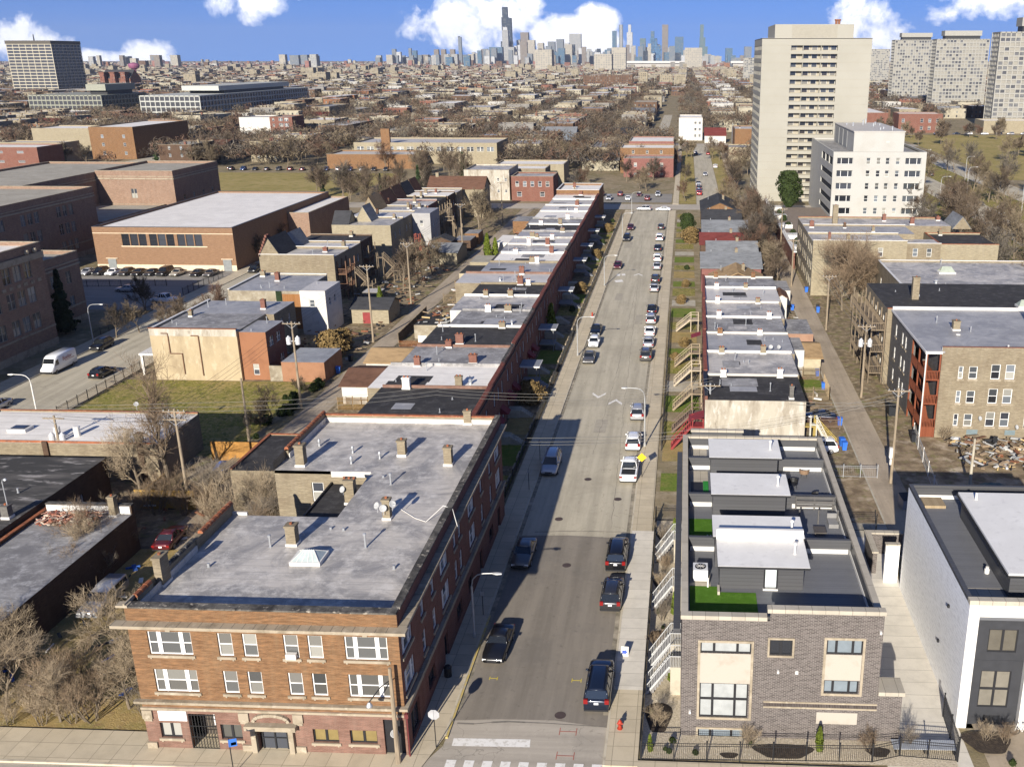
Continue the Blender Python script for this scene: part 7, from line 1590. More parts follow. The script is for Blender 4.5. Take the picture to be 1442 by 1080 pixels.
# ================================================================ brick apartment blocks right of the alley
t = T('apartment_building', 'three storey tan brick apartment block with a silver roof and red wooden porches', 'apartment building', 42, 118)
X0, X1, Y0, Y1, hh = 32.2, 58., 118., 139.4, 12.
mb = MB(); S = Face('S', X0, X1, Y0, Y1); ol = []; row = (7.9, 4.7, 1.6)
cols = [(34.4, .6), (35.7, 1.05), (38.4, 1.15), (40.2, 1.15), (43.2, 1.15), (45.2, 1.15), (48.6, 1.1), (51.4, 1.1)]
for x, w_ in cols:
    for z in row: ol.append((x-X0, x-X0+w_, z, z+(1.65 if w_ < 1.1 else 1.95)))
S.wall(mb, 0, hh, ol, .15, 0)
W1 = Face('W', 30.3, X1, 126., Y1); wo = [(u, u+.95, z, z+1.8) for u in (3., 7.3, 9.4) for z in (1.8, 5., 8.3)]
W1.wall(mb, 0, hh-.5, wo, .15, 1); Face('S', 30.3, X0, 126., Y1).wall(mb, 0, hh-.5, [(.5, 1.4, z, z+2.) for z in (1.2, 4.4, 7.6)], .1, 1); Face('W', X0, X1, Y0, 126.).wall(mb, 0, hh-.5, [], .1, 1); Face('N', 30.3, X1, Y0, Y1).wall(mb, 0, hh-.5, [], .1, 0); Face('E', X0, X1, Y0, Y1).wall(mb, 0, hh-.5, [], .1, 0)
t.add(mb, 'wall', [WALL['tan'], WALL['grey']])
for k, (a, b_, c, d) in enumerate(ol): window(t, S, a, b_, c, d, rec=.12, sill=STONE, glass=(GLASS, BLIND, GLASS, GLASSD))
for a, b_, c, d in wo: window(t, W1, a, b_, c, d, rec=.1, sill=STONE)
for x, w_ in ((36.2, 1.4), (41, 1.3), (44, 1.3), (47, 1.3), (50, 1.3)): b = MB(); S.band(b, x-X0, x-X0+w_, .5, 1.15, .03); t.add(b, 'glass_block_window', flat('glass_block', (.15, .19, .2), .3))
b = MB(); b.box(30.2, X1, Y0+.3, Y1, hh-.75, hh-.5); b.box(30.2, X0+.3, Y0-.1, Y0+.3, hh-.75, hh-.5); t.add(b, 'roof', ROOF['blue'])
b = MB(); b.box(X0+.02, X1, Y0+.31, Y0+.4, hh-.5, hh-.05, 1); b.box(X0, X1, Y0-.03, Y0+.33, hh, hh+.07, 0); b.box(30.25, X1, Y1-.3, Y1, hh-.5, hh-.1, 1); b.box(30.1, X0, Y0-.2, Y0-.1, hh-.85, hh-.55, 1); b.box(30.1, 30.2, Y0-.1, Y1, hh-.8, hh-.5, 1); t.add(b, 'parapet', [WALL['red'], WHITE])
chimney(t, 47.2, 127.2, hh-.5, 1.9, 1.3, 4.3, WALL['tan'], pots=0); chimney(t, 36.4, 128.2, hh-.5, .9, .9, 1.3, WALL['tan']); ventpipe(t, 38.2, 127.5, hh-.5, .7); ventpipe(t, 36, 125.4, hh-.5, .2, .3, WHITE); ventpipe(t, 40.5, 119, hh-.5, .6, .1, WHITE); ventpipe(t, 34.8, 132, hh-.5, .8)
for x, z in ((37.6, 2.8), (42.3, 1.7), (43.4, 1.75)): dish(t, x, 117.7, z, .5, .4)
b = MB(); b.tube((30.25, 117.85, 0), (30.25, 117.85, hh-.8), .09, .09, 6); t.add(b, 'downspout', WHITE)
b = MB(); d, r_, p = MB(), MB(), MB()
for z in (1.4, 4.6, 7.8):
    d.box(30.35, X0-.02, Y0+.05, 125.98, z-.2, z)
    for (a, b2) in (((30.35, Y0+.05), (X0, Y0+.05)), ((30.35, Y0+.05), (30.35, 126.))):
        r_.beam((*a, z+1.05), (*b2, z+1.05), .08, .1)
        n = int(math.hypot(b2[0]-a[0], b2[1]-a[1])/.18)
        for k in range(n): q = (a[0]+(b2[0]-a[0])*k/n, a[1]+(b2[1]-a[1])*k/n); r_.box(q[0]-.05, q[0]+.05, q[1]-.05, q[1]+.05, z, z+1.)
    if z < 7: d.beam((31.3, 120, z), (31.3, 124.5, z+3.2), 1., .2)
d.box(30.35, X0-.02, Y0+.1, Y0+.2, 0, 1.3)
po = t.add(d, 'porch_deck', REDWOOD); t.add(r_, 'railing', REDWOOD, po)
for x, y in ((30.4, Y0+.1), (X0-.15, Y0+.1), (30.4, 122), (30.4, 125.8)): p = MB(); p.box(x-.1, x+.1, y-.1, y+.1, 0, hh-.8); t.add(p, 'post', REDWOOD, po)
t = block('apartment_building', 'three storey apartment block with a wide black roof and a skylight', 'apartment building', 29.6, 60, 139.45, 157, 11.6, WALL['tan'], ROOF['black'], .2, .3, TILEC, 's', [('W', 5, 1., 1.8, (1.6, 4.9, 8.2))])
chimney(t, 34.9, 146.2, 11.4, 1., .9, 3.4, WALL['tan'], base=False); x, y = 50.5, 141.8; b = MB(); b.box(x-1.8, x+1.8, y-.9, y+.9, 11.4, 11.7, 0); b.face([(x-1.7, y-.8, 11.7), (x+1.7, y-.8, 11.7), (x+1.2, y, 12.5), (x-1.2, y, 12.5)], 1); b.face([(x+1.7, y+.8, 11.7), (x-1.7, y+.8, 11.7), (x-1.2, y, 12.5), (x+1.2, y, 12.5)], 1); b.face([(x-1.7, y+.8, 11.7), (x-1.7, y-.8, 11.7), (x-1.2, y, 12.5)], 1); b.face([(x+1.7, y-.8, 11.7), (x+1.7, y+.8, 11.7), (x+1.2, y, 12.5)], 1); t.add(b, 'skylight', [WHITE, flat('old_skylight_glass', (.3, .33, .27), .4)])
for q in ((36, 148, .3), (40, 152, .4), (33, 151, .25)): ventpipe(t, q[0], q[1], 11.4, q[2])
porch('weathered timber porches on the alley side of the black roofed block', 27.6, 29.5, 140, 156.5, (1.6, 4.9, 8.2), WOOD)
t = block('apartment_building', 'lower block with a grey roof and skylight between black roof and courtyard flats', 'apartment building', 37, 66, 163, 187, 9.4, WALL['tan'], ROOF['silver'], .4, .3, WHITE, 'nw', [('W', 4, 1., 1.7, (1.6, 5.2))], vents=3); b = MB(); b.box(46, 49, 176, 178, 9., 9.3, 0); b.face([(46.1, 176.1, 9.3), (48.9, 176.1, 9.3), (48.3, 177, 10.2), (46.7, 177, 10.2)], 1); b.face([(48.9, 177.9, 9.3), (46.1, 177.9, 9.3), (46.7, 177, 10.2), (48.3, 177, 10.2)], 1); t.add(b, 'skylight', [WHITE, MC['old_skylight_glass']]); fan(t, 43.5, 168, 9., .35)
GC = 'wings of the tan courtyard flats'
t = block('apartment_building', 'west wing of the tan courtyard flats behind the big bare tree', 'apartment building', 25.8, 44.5, 196.5, 206, 11.4, WALL['cream'], ROOF['silver'], .4, .3, WHITE, 'sn', [('W', 3, 1., 1.9, (1.5, 4.8, 8.1)), ('S', [13], 1, 1.8, (4.8, 8.1))], GC, chim=2)
t = block('apartment_building', 'middle wing of the tan courtyard flats', 'apartment building', 25.9, 48, 206.05, 216, 11.5, WALL['tan'], ROOF['blue'], .4, .3, WHITE, 'n', [('W', 3, 1., 1.9, (1.5, 4.8, 8.1))], GC, chim=3)
t = block('apartment_building', 'rear wing of the tan courtyard flats before the white office block', 'apartment building', 25.9, 58, 216.05, 226, 11.6, WALL['tan'], ROOF['silver'], .4, .3, TILEC, 'n', [('W', 3, 1., 1.9, (1.5, 4.8, 8.1))], GC, chim=3)
chimney(t, 33, 217.5, 11.2, 1.1, 1., 4.2, WALL['tan'], base=False)
t = block('apartment_building', 'east wing of the tan courtyard flats with two white framed windows', 'apartment building', 44.6, 52, 199.5, 206, 10.4, WALL['tan'], ROOF['silver'], .4, .3, WHITE, 's', [('S', 2, 1., 1.7, (4.6, 7.6))], GC); t = block('apartment_building', 'end wing of the tan courtyard flats with a blank side wall', 'apartment building', 52.1, 64, 201, 215, 10., WALL['cream'], ROOF['black'], .4, .3, TILEC, 'swn', [], GC, chim=1); t.wallm = WALL['tan']; gable(t, 58.5, 62.5, 216.5, 225, 10.5, 2.6, SHINGLE['grey'], 'y', .1)
y = T('brick_wall', 'tall red brick wall with a white coping along the right alley', 'wall', 25.1, 265); b = MB(); b.box(24.9, 25.3, 223, 312, 0, 3.8); y.add(b, 'masonry', WALL['red']); b = MB(); b.box(24.8, 25.7, 222.9, 312, 3.8, 4.05); y.add(b, 'coping', WHITE); b = MB()
for i in range(5): b.box(25.7, 28.6, 229+i*16, 232.5+i*16, 3., 4.)
y.add(b, 'planter', WHITE)
rect('terrace', flat('brown_terrace', (.2, .16, .125), .9), 25.4, 42, 228, 300, 3.); 
for i in range(6): tree('bush', 0, 27.5, 226+i*12, 1.2, None, 'planted bush behind the tall red brick wall', 'bushes behind the red brick wall', 'garden_bush', 'bush', 3.0)
tree('pine', 0, 31.5, 302, 1.5, None, 'dark green pine at the foot of the pale tower', name='pine_tree')
# chain link and posts round the muddy lot and heap
fence([(14.8, 104.8), (22.6, 104.8)], 1.5, 'wire fence between the white utility car and the muddy lot', GALV, 2., .22, r=.006); fence([(27.5, 93), (29.6, 118)], 1.8, 'wire fence with pale posts along the alley by the rubbish heap', GALV, 4., .3, r=.006, post=WHITE)
# ================================================================ school, gym
SW = lambda k, n, zs, w=1.5, h=2.2, st='pair': (k, n, w, h, zs, st)
def school(lab, x0, x1, y0, y1, h, wins, roof='tan', sides='snew', par=.7):
    t = block('school_building', lab, 'school', x0, x1, y0, y1, h, WALL['school'], ROOF[roof], par, .35, STONE, sides, wins, 'red brick school wings', fm=flat('school_sash', (.26, .24, .2), .6))
    b = MB()
    for k in 'SE':
        f = Face(k, x0, x1, y0, y1)
        a = 0 if k == 'S' else .002
        for z, d, hh in ((h-2.4, .18, .35), (h-1.7, .1, .2), (3.2, .12, .3)):
            if h > 9: f.band(b, a, f.L, z, z+hh, d)
        if h > 9: f.band(b, a, f.L, .0, 1.2, .1)
    if b.v: t.add(b, 'stone_band', STONE)
    return t
t = school('near red brick school wing with stone trim at the left edge', -160, -106, 84, 155, 17.4, [SW('E', [1.5, 4.2, 6.8, 12, 14.6, 17.2, 22, 24.6, 27.2, 32, 34.6, 37.2, 42, 44.6, 47.2, 52, 54.6, 57.2, 60.6, 63.2, 65.8], (3.9, 8.2, 12.2), 1.9, 2.5)], 'white')
b = MB(); f = Face('E', -160, -106, 84, 155); f.band(b, .01, f.L, 14.9, 15.9, .3)
for i in range(40): f.band(b, .4+i*1.75, 1.3+i*1.75, 11.2, 11.7, .1)
t.add(b, 'cornice', STONE)
b = MB()
for y, z in ((153, 16.4), (151, 16.4)): b.lathe((-105.8, y, z-.4), [(.3, 0), (.38, .2), (.38, .5), (.3, .7)], 10)
t.add(b, 'roundel', STONE)
school('lower school wing beyond the near one, behind a dark spruce', -150, -110.6, 155.1, 171.5, 12.8, [SW('E', 3, (7.5, 3.), 1.4, 2.2)])
school('long red brick school wing with three storeys of paired windows', -196, -147, 168, 238.8, 15.8, [SW('E', [4, 6.4, 8.8, 16, 18.4, 20.8, 30, 32.4, 34.8, 42, 44.4, 46.8, 55, 57.4, 59.8], (2.2, 6.3, 10.4), 1.6, 2.5)])
school('school wing set back behind the court', -196, -165.2, 238.9, 298, 15.8, [], par=.6)
school('school pavilion at the corner of the green field', -165.1, -143, 270.5, 298, 16.2, [SW('S', [9.5], (3, 8.6), 1.7, 2.6), SW('E', 4, (3., 7.8), 1.2, 1.2, 'dh')])
school('low flat link between school wings', -165.1, -146, 239, 270.4, 7., [], par=.35)
t = block('gym_building', 'orange brick school gym with a white roof and a band of dark windows', 'gym', -134, -101.6, 214.6, 277, 9.9, WALL['gym'], ROOF['white'], .5, .35, flat('dark_metal_edge', (.05, .05, .055), .5), 'snew', [('S', [6.6+i*1.98+(i//3)*.5 for i in range(9)], 1.75, 2.7, (5.6,), 'dh')], fm=FRAMEB)
b = MB(); f = Face('S', -134, -101.6, 214.6, 277); f.band(b, 0, f.L, 8.35, 8.5, .05); f.band(b, 6.3, 26.2, 8.352, 8.45, .09); f.band(b, 6.3, 26.2, 5.35, 5.58, .08); f.band(b, 0, f.L, 0, 1.3, .08); t.add(b, 'stone_band', flat('pale_gym_stone', (.55, .45, .32), .85)); b = MB()
for u in (2.6, 29.4): f.band(b, u, u+1.9, 0.02, 2.6, .12); f.band(b, u-.3, u+2.4, 2.65, 2.8, .3, 1)
t.add(b, 'steel_door', [flat('grey_steel_door', (.18, .19, .19), .5), MC['pale_gym_stone']])
block('gym_annex', 'low end of the gym beside the green field', 'gym', -101.5, -96, 246, 277, 8.6, WALL['school'], ROOF['white'], .4, .3, None, 'sne')
tree('spruce', 0, -108.2, 160.8, 1.12, None, 'large dark spruce in front of the lower school wing', name='spruce_tree')

# ================================================================ towers
TOW = patchy('cream_tower_panel', [(.3, .285, .24), ((.275, .26, .215), .08, .4, .7)], .8)
def slab(label, x0, x1, y0, y1, h, bays, wallm, pent, group=None, floors=20, sidebays=6, z0=0., name='apartment_tower', wm=None, winlight=None, cap=100):
    """slab block with a concrete frame; every bay of a storey is one window"""
    t = T(name, label, 'tower', (x0+x1)/2, y0, 0, group); fh = (h-3.5)/floors; cnt = [0]
    b = MB(); b.box(x0+.5, x1-.5, y0+.5, y1-.5, 0, h-.2); t.add(b, 'core', flat('tower_glass_wall_'+name[0], (.12, .12, .12) if name[0] == 'a' else (.045, .05, .06), .25, .5, var=.3, sc=.35))
    b = MB()
    for i in range(bays+1): x = x0+(x1-x0)*i/bays; b.box(x-.32, x+.32, y0, y0+.5, 0, h); b.box(x-.32, x+.32, y1-.5, y1, 0, h)
    for i in range(1, sidebays): y = y0+(y1-y0)*i/sidebays; b.box(x0, x0+.5, y-.32, y+.32, 0, h); b.box(x1-.5, x1, y-.32, y+.32, 0, h)
    for k in range(floors+1): z = 3.2+k*fh; b.box(x0+.04, x1-.04, y0+.06, y1-.06, z-.45, z+.42)
    b.box(x0, x1, y0, y1, h-.5, h); t.add(b, 'frame', wallm)
    if pent: 
        b = MB(); px0, px1, ph = pent; b.box(px0, px1, y0+(y1-y0)*.25, y1-(y1-y0)*.2, h, h+ph*.4, 1); b.box(px0-1, px1+1, y0+(y1-y0)*.2, y1-(y1-y0)*.15, h+ph*.4, h+ph, 0); t.add(b, 'penthouse', [wallm, BLACK])
    w = (x1-x0)/bays-.64; key = ('towwin', round(w, 2), round(fh, 2))
    if key not in WC:
        ms = []
        for g in (flat('tower_glass_dark', (.06, .06, .065), .2, .6, var=0), flat('tower_blind', (.24, .225, .19), .5, var=0)):
            q = MB()
            for j in range(3): q.face([(w*(j+.08)/3, 0, .12), (w*(j+.92)/3, 0, .12), (w*(j+.92)/3, 0, fh-1.15), (w*(j+.08)/3, 0, fh-1.15)])
            ms.append(q.mesh('window', [g]))
        WC[key] = ms
    cells = [(i, k) for k in range(floors) for i in range(bays)]; R.shuffle(cells)
    rest = MB()
    for i, k in cells:
        if cnt[0] < cap: put('window', WC[key][0 if R.random() < .55 or name[0] != 'a' else 1], t.o, (x0+(x1-x0)*i/bays+.32+t.off[0], y0+.42+t.off[1], 3.2+k*fh+.45)); cnt[0] += 1
        else:
            if name[0] == 'a' and R.random() < .6: xx = x0+(x1-x0)*i/bays+.32; rest.face([(xx, y0+.44, 3.2+k*fh+.5), (xx+w, y0+.44, 3.2+k*fh+.5), (xx+w, y0+.44, 3.2+(k+1)*fh-.6), (xx, y0+.44, 3.2+(k+1)*fh-.6)])
    if rest.f: tag(t.add(rest, 'blinds', flat('tower_blind', (.24, .225, .19), .5, var=0)), kind='stuff')
    return t
SLABM = flat('white_tower_concrete', (.28, .27, .24), .8)
GT = 'white slab towers at the right'
slab('nearest white slab tower, cut by the right picture edge', 203, 262, 683, 702, 62, 18, SLABM, (218, 262, 9), GT)
slab('middle white slab tower of the three at the right', 217, 262, 912, 931, 61.5, 16, SLABM, (225, 255, 7), GT)
slab('farthest white slab tower of the three at the right', 219, 263, 1103, 1122, 64, 16, SLABM, (227, 257, 7), GT)
slab('pale distant slab tower between the cream tower and the white slabs', 283, 340, 1750, 1770, 60, 20, SLABM, None, 'distant pale slabs'); slab('wide pale distant block left of the cream tower', 105, 190, 1900, 1930, 46, 24, SLABM, None, 'distant pale slabs', 14)
slab('tall office tower with a cream grid and a dark top storey at the far left', -842, -785, 1240, 1302, 66, 7, flat('cream_grid', (.43, .39, .3), .8), None, None, 17, 8, name='office_tower')
b = MB(); b.box(-842.5, -784.5, 1239.4, 1302.5, 62.5, 66.3); tag(b.build('dark_top_storey', flat('dark_storey', (.07, .06, .045), .5), bpy.data.objects['office_tower'], loc=(813.5, -1240, 0)))
b = MB(); b.tube((-818, 1260, 66), (-818, 1260, 74), .8, .5, 6); b.build('mast', BLACK, bpy.data.objects['office_tower'], loc=(813.5, -1240, 0))
slab('low long campus block with a green grey grid at the far left', -521, -462, 782, 850, 18, 17, flat('greenish_grid', (.25, .25, .2), .8), (-480, -466, 8), None, 4, 14, name='campus_block')
slab('long campus office with blue glass side before the left horizon', -412, -366, 748, 970, 19, 12, flat('pale_grid', (.38, .38, .34), .8), (-400, -372, 6), None, 4, 40, name='campus_office')
def tower():
    x0, x1, y0, y1, h = 24., 59.2, 335, 372, 52.; t = T('apartment_tower', 'tall cream apartment tower with stacked recessed balconies', 'tower', 44, 335); fl = 19; fh = (h-2.)/fl; bx0, bx1 = 33.4, 48.3
    b = MB(); S = Face('S', x0, x1, y0, y1); holes = [(bx0-x0, bx1-x0, k*fh+.85, k*fh+fh-.2) for k in range(fl)]; S.wall(b, 0, h, holes, 1.7, 0)
    wh = [(u, u+2.6, k*fh+1.1, k*fh+2.3) for u in (3., 9., 15., 21., 27., 32.) for k in range(fl)]
    Wf = Face('W', x0, x1, y0, y1); Wf.wall(b, 0, h, wh, .15, 0); Face('E', x0, x1, y0, y1).wall(b, 0, h, [], .1, 0); Face('N', x0, x1, y0, y1).wall(b, 0, h, [], .1, 0)
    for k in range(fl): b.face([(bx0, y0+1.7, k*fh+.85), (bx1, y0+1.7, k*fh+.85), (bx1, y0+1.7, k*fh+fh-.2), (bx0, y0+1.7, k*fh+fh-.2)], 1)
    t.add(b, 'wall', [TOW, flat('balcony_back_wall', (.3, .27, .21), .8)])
    b = MB(); b.box(x0, x1, y0, y1, h-.2, h+.05); t.add(b, 'roof', ROOF['pale'])
    b = MB(); b.box(28., 53.1, y0+.2, y1-8, h, h+4.2); p = t.add(b, 'penthouse', TOW); b = MB()
    for i in range(44): b.box(33.5+i*.33, 33.65+i*.33, y0+.1, y0+.19, h-.2, h+4.)
    t.add(b, 'louvre', flat('cream_louvre', (.27, .245, .195), .8), p)
    for x in (48.2, 49.1): b = MB(); b.lathe((x, y0+6, h+4.2), [(.4, 0), (.4, 1.2), (.6, 1.3), (.6, 1.7)], 8); t.add(b, 'roof_fan', RUST)
    for q in (MB(),):
        for k in range(fl): 
            for xx in (bx0+(bx1-bx0)*.26, bx0+(bx1-bx0)*.65): q.box(xx-.1, xx+.1, y0+.2, y0+1.69, k*fh+.85, k*fh+fh-.2)
        t.add(q, 'balcony_divider', TOW)
    q = MB()
    for k in range(fl): q.box(x0-.04, x1+.04, y0-.04, y1+.04, k*fh+fh-.14, k*fh+fh-.08)
    t.add(q, 'floor_joint', flat('cream_joint', (.28, .25, .2), .8))
    n = 0; ms = []
    for g in ((.02, .022, .028), (.05, .055, .065), (.16, .15, .13), (.035, .03, .03)):
        m_ = MB(); m_.face([(0, 0, 0), (1.7, 0, 0), (1.7, 0, 1.45), (0, 0, 1.45)], 0); m_.box(-.06, 0, -.04, .02, 0, 1.45, 1); m_.box(1.7, 1.76, -.04, .02, 0, 1.45, 1); ms.append(m_.mesh('window', [flat('balcony_glass_%d' % n, g, .2, .6, var=0), FRAMEW])); n += 1
    for k in range(fl):
        for j, x in enumerate((bx0+.2, bx0+4.2, bx0+6.9, bx0+10.4, bx0+13.)): put('window', R.choice(ms), t.o, (x+t.off[0], y0+1.62+t.off[1], k*fh+1.1))
    g = MB()
    for u0, u1, z0, z1 in wh: p0, p1 = Wf.p(u0, z0, -.1), Wf.p(u1, z1, -.1); g.face([p0, (p1[0], p1[1], z0), p1, (p0[0], p0[1], z1)])
    tag(t.add(g, 'side_windows', GLASSD), kind='stuff')
tower()
def office():
    x0, x1, y0, y1, h = 41., 66.6, 280, 330, 20.8; t = T('office_building', 'white seven storey office block with a tall roof plant room', 'office building', 53, 280); m = patchy('white_panel', [(.37, .36, .33), ((.34, .325, .29), .2, .45, .7)], .7); fl = 6; fh = 3.45
    S = Face('S', x0, x1, y0, y1); Wf = Face('W', x0, x1, y0, y1); b = MB(); hs, wl = [], []
    for k in range(fl):
        z = h-2.9-k*fh
        for u in (1.1, 19.9): hs.append((u, u+4.4, z, z+1.75))
        for u in (9.2, 12.0, 14.5, 17.3): wl.append((u, u+1.1, z, z+1.75))
    S.wall(b, 0, h, hs+wl, .5, 0); ws = [(26+0, 49., h-3.5-k*fh, h-1.9-k*fh) for k in range(1, fl)]+[(26+j*7.8, 26+j*7.8+7, h-3.4, h-1.2) for j in range(3)]
    Wf.wall(b, 0, h, ws, .4, 0); Face('E', x0, x1, y0, y1).wall(b, 0, h, [], .1, 0); Face('N', x0, x1, y0, y1).wall(b, 0, h, [], .1, 0)
    t.add(b, 'wall', m)
    for a, b_, c, d in wl: window(t, S, a, b_, c, d, 'dh', FRAMEW, .3, True)
    for a, b_, c, d in hs: window(t, S, a, b_, c, d, 'tri', FRAMEW, .4, True, glass=(GLASSD, GLASS))
    for a, b_, c, d in ws: window(t, Wf, a, b_, c, d, 'plain', FRAMEB, .3, True, glass=(flat('dark_band_glass', (.02, .025, .035), .6, .05),))  # west bands in dark matte glass, low specular against bright grazing reflections
    b = MB(); b.box(x0+.3, x1-.3, y0+.3, y1-.3, h-.6, h-.3); t.add(b, 'roof', ROOF['grey']); b = MB(); parapet(b, x0, x1, y0, y1, h+.001, h+.5, .4, 0, 0); t.add(b, 'parapet', m)
    b = MB(); b.box(47., 61., 284, 322, h-.3, h+5.6); p = t.add(b, 'plant_room', m); b = MB()
    for j in range(3): b.box(46.9, 47, 296+j*8, 302.5+j*8, h+.4, h+5.)
    t.add(b, 'louvre', flat('grey_louvre', (.25, .25, .24), .7), p); b = MB(); b.box(46.8, 61.2, 283.8, 322.2, h+5.6, h+5.8); b.box(56, 57, 283.9, 284, h+2.6, h+3.1, 0); t.add(b, 'plant_roof', ROOF['pale'], p)
    for j in range(10): ventpipe(t, R.uniform(48, 60), R.uniform(286, 318), h+5.8, R.uniform(.5, 1.4), .2)
    b = MB(); b.path([(x0+1, y0+1.2, h), (54, y0+1.2, h)], .15, 5); b.path([(48, y0+2, h+.1), (x1-2, y0+2, h+.1)], .12, 5); t.add(b, 'roof_pipe', GALV)
office()

# ================================================================ landmarks in the middle distance
def far_wall(name, c, win=(.03, .03, .035), w=3.2, fh=3.2, frac=(.34, .5), var=.18):
    t = NT(name); c = mul(c, .55); v = t.wallvec(); s_ = t.n('ShaderNodeSeparateXYZ'); t.l(v, s_.inputs[0])
    fx = t.math('FRACT', t.math('DIVIDE', s_.outputs[0], w)); fz = t.math('FRACT', t.math('DIVIDE', s_.outputs[1], fh))
    m = t.math('MULTIPLY', t.math('LESS_THAN', t.math('ABSOLUTE', t.math('SUBTRACT', fx, .5)), frac[0]/2), t.math('LESS_THAN', t.math('ABSOLUTE', t.math('SUBTRACT', fz, .55)), frac[1]/2))
    cell = t.n('ShaderNodeCombineXYZ'); t.l(t.math('FLOOR', t.math('DIVIDE', s_.outputs[0], w)), cell.inputs[0]); t.l(t.math('FLOOR', t.math('DIVIDE', s_.outputs[1], fh)), cell.inputs[1])
    wn = t.n('ShaderNodeTexWhiteNoise', noise_dimensions='2D'); t.l(cell.outputs[0], wn.inputs['Vector'])
    m = t.math('MULTIPLY', m, t.math('GREATER_THAN', wn.outputs['Value'], .25))
    base = t.mix(t.ramp(t.noise(t.pos(), .25, 5), .35, .7), mul(c, 1+var), mul(c, 1-var))
    wc = t.mix(t.math('GREATER_THAN', wn.outputs['Value'], .75), win, (.18, .18, .165))
    MC[name] = t.done(t.mix(m, base, wc), .85, .25); return MC[name]
FW = {'tan': far_wall('far_tan_brick', (.42, .36, .255)), 'cream': far_wall('far_cream_brick', (.54, .485, .36)), 'red': far_wall('far_red_brick', (.3, .135, .095)), 'orange': far_wall('far_orange_brick', (.36, .17, .09)), 'brown': far_wall('far_brown_brick', (.19, .115, .075)), 'grey': far_wall('far_grey_stone', (.33, .31, .28)), 'white': far_wall('far_white_wall', (.62, .6, .55)), 'pink': far_wall('far_pink_brick', (.42, .2, .16))}
def mid(lab, x0, x1, y0, y1, h, wl, rf, wins=(), par=.5, chim=0, name='apartment_building', cat='apartment building', cope=None, **k): return block(name, lab, cat, x0, x1, y0, y1, h, (FW if y0 > 700 else WALL)[wl], ROOF[rf], par, .3, cope, 'snew', wins, None, chim=chim, **k)
mid('stained white blank wall flats behind the brown pitched roof', -75, -59.6, 333, 352, 10.2, 'stucco', 'silver', [('S', [11.2, 13.8], .8, 1., (6.4, 2.6))]); mid('two storey red brick flats with white windows beyond the left row', -58.6, -44.4, 331, 344, 8.4, 'red', 'silver', [('S', 5, 1.2, 1.8, (4.9,)), ('S', [1.8, 9.6], 1.6, 1.6, (1.6,))], cope=STONE)
mid('tan flats with pale long roof behind the stained white flats', -74, -50, 352.5, 366, 8.6, 'tan', 'white'); mid('second tan flats with pale long roof farther behind', -72, -46, 374, 390, 8., 'cream', 'white')
mid('low pink brick house end beyond the small parking lot', -25.2, -5., 403, 418, 7.6, 'pink', 'blue', [('S', 3, 1.2, 1.6, (4.2,)), ('S', 3, 1.2, .9, (.9,))]); mid('orange brick flats above the pink house end', -27.5, -5, 418.2, 438, 10.4, 'orange', 'white', [('S', 3, 1., 1.4, (8.,))]); mid('red flats with a long white roof behind the orange ones', -25, -5.4, 438.3, 466, 11.5, 'pink', 'white')
mid('low red brick school annex beside the field', -157, -118, 430, 450, 6.2, 'orange', 'pale', par=.6); t = mid('cream school annex with a long window band', -152, -86, 452, 482, 9.4, 'cream', 'pale', [('S', 14, 3.2, 2., (5.6,), 'pair')], par=.6); chimney(t, -137, 452.6, 0, 4., 1.6, 15.5, WALL['orange'], base=False, pots=0)
mid('narrow four storey red brick house with white porches', -236, -223, 562, 580, 14.5, 'red', 'grey', [('S', [1.5], 1.2, 1.6, (2, 5.4, 9, 12)), ('S', [5.2, 8.4], 2.4, 1.9, (2, 5.4, 9, 12), 'pair')]); mid('blank pale wall block before the small meadow at the left', -279, -259, 618, 642, 11., 'white', 'pale')
mid('tan brick flats with a plain south wall above the school roofs', -284, -262.5, 466, 520, 15., 'orange', 'white', [('S', [5.5, 16], 1.3, 1.6, (2, 6, 9.8))]); mid('cream flats with wooden stairs left of the plain tan wall', -320, -290, 478, 500, 13.5, 'cream', 'white'); mid('cream low flats before the wooden stairs at the left', -318, -287, 450, 462, 9., 'cream', 'pale'); mid('red brick building at the left edge above the school roof', -322, -279, 418, 436, 9.6, 'red', 'white', [('S', 4, 3, 1., (3, 7))])
mid('white sided apartment house with black windows up the far street', -4.4, 9.4, 590, 622, 13., 'white', 'white', [('S', [9., 11.5], 1.4, 1.5, (2, 5.6, 9.2))]); house('gabled_house', 'small white house with a dark red mansard roof at the end of the upper street', 'house', 10.5, 22.5, 572, 588, 4.2, WALL['white'], SHINGLE['red'], 3.8, 'x'); house('gabled_house', 'blue grey sided house beyond the bare trees', 'house', -79, -60, 545, 558, 7.5, WALL['siding'], SHINGLE['grey'], 2.6, 'x')
mid('tan flats at the right of the upper street beside the tower', 25, 40, 520, 545, 11.5, 'orange', 'pale', chim=1); mid('white shop with a slate roof beside the tower', 26, 44, 560, 580, 9., 'white', 'white'); mid('cream walled house under the tower at the upper street', 20, 31, 470, 486, 6.5, 'cream', 'grey')
t = mid('red brick Victorian house with white windows above the park lawn', 137, 165, 660, 680, 12, 'red', 'white', [('S', [2., 14, 19, 24], 1.8, 2.4, (1.8, 6.4))]); mid('red brick terrace with pale roofs above the park lawn', 118, 136, 690, 760, 11, 'red', 'white'); mid('orange brick terrace end above the park lawn', 96, 116, 740, 800, 11.5, 'orange', 'tan'); mid('low pale block at the foot of the nearest white slab tower', 190, 240, 655, 676, 8, 'cream', 'white')
mid('long brown apartment block below the skyline', -153, -80, 1500, 1525, 22, 'brown', 'grey')
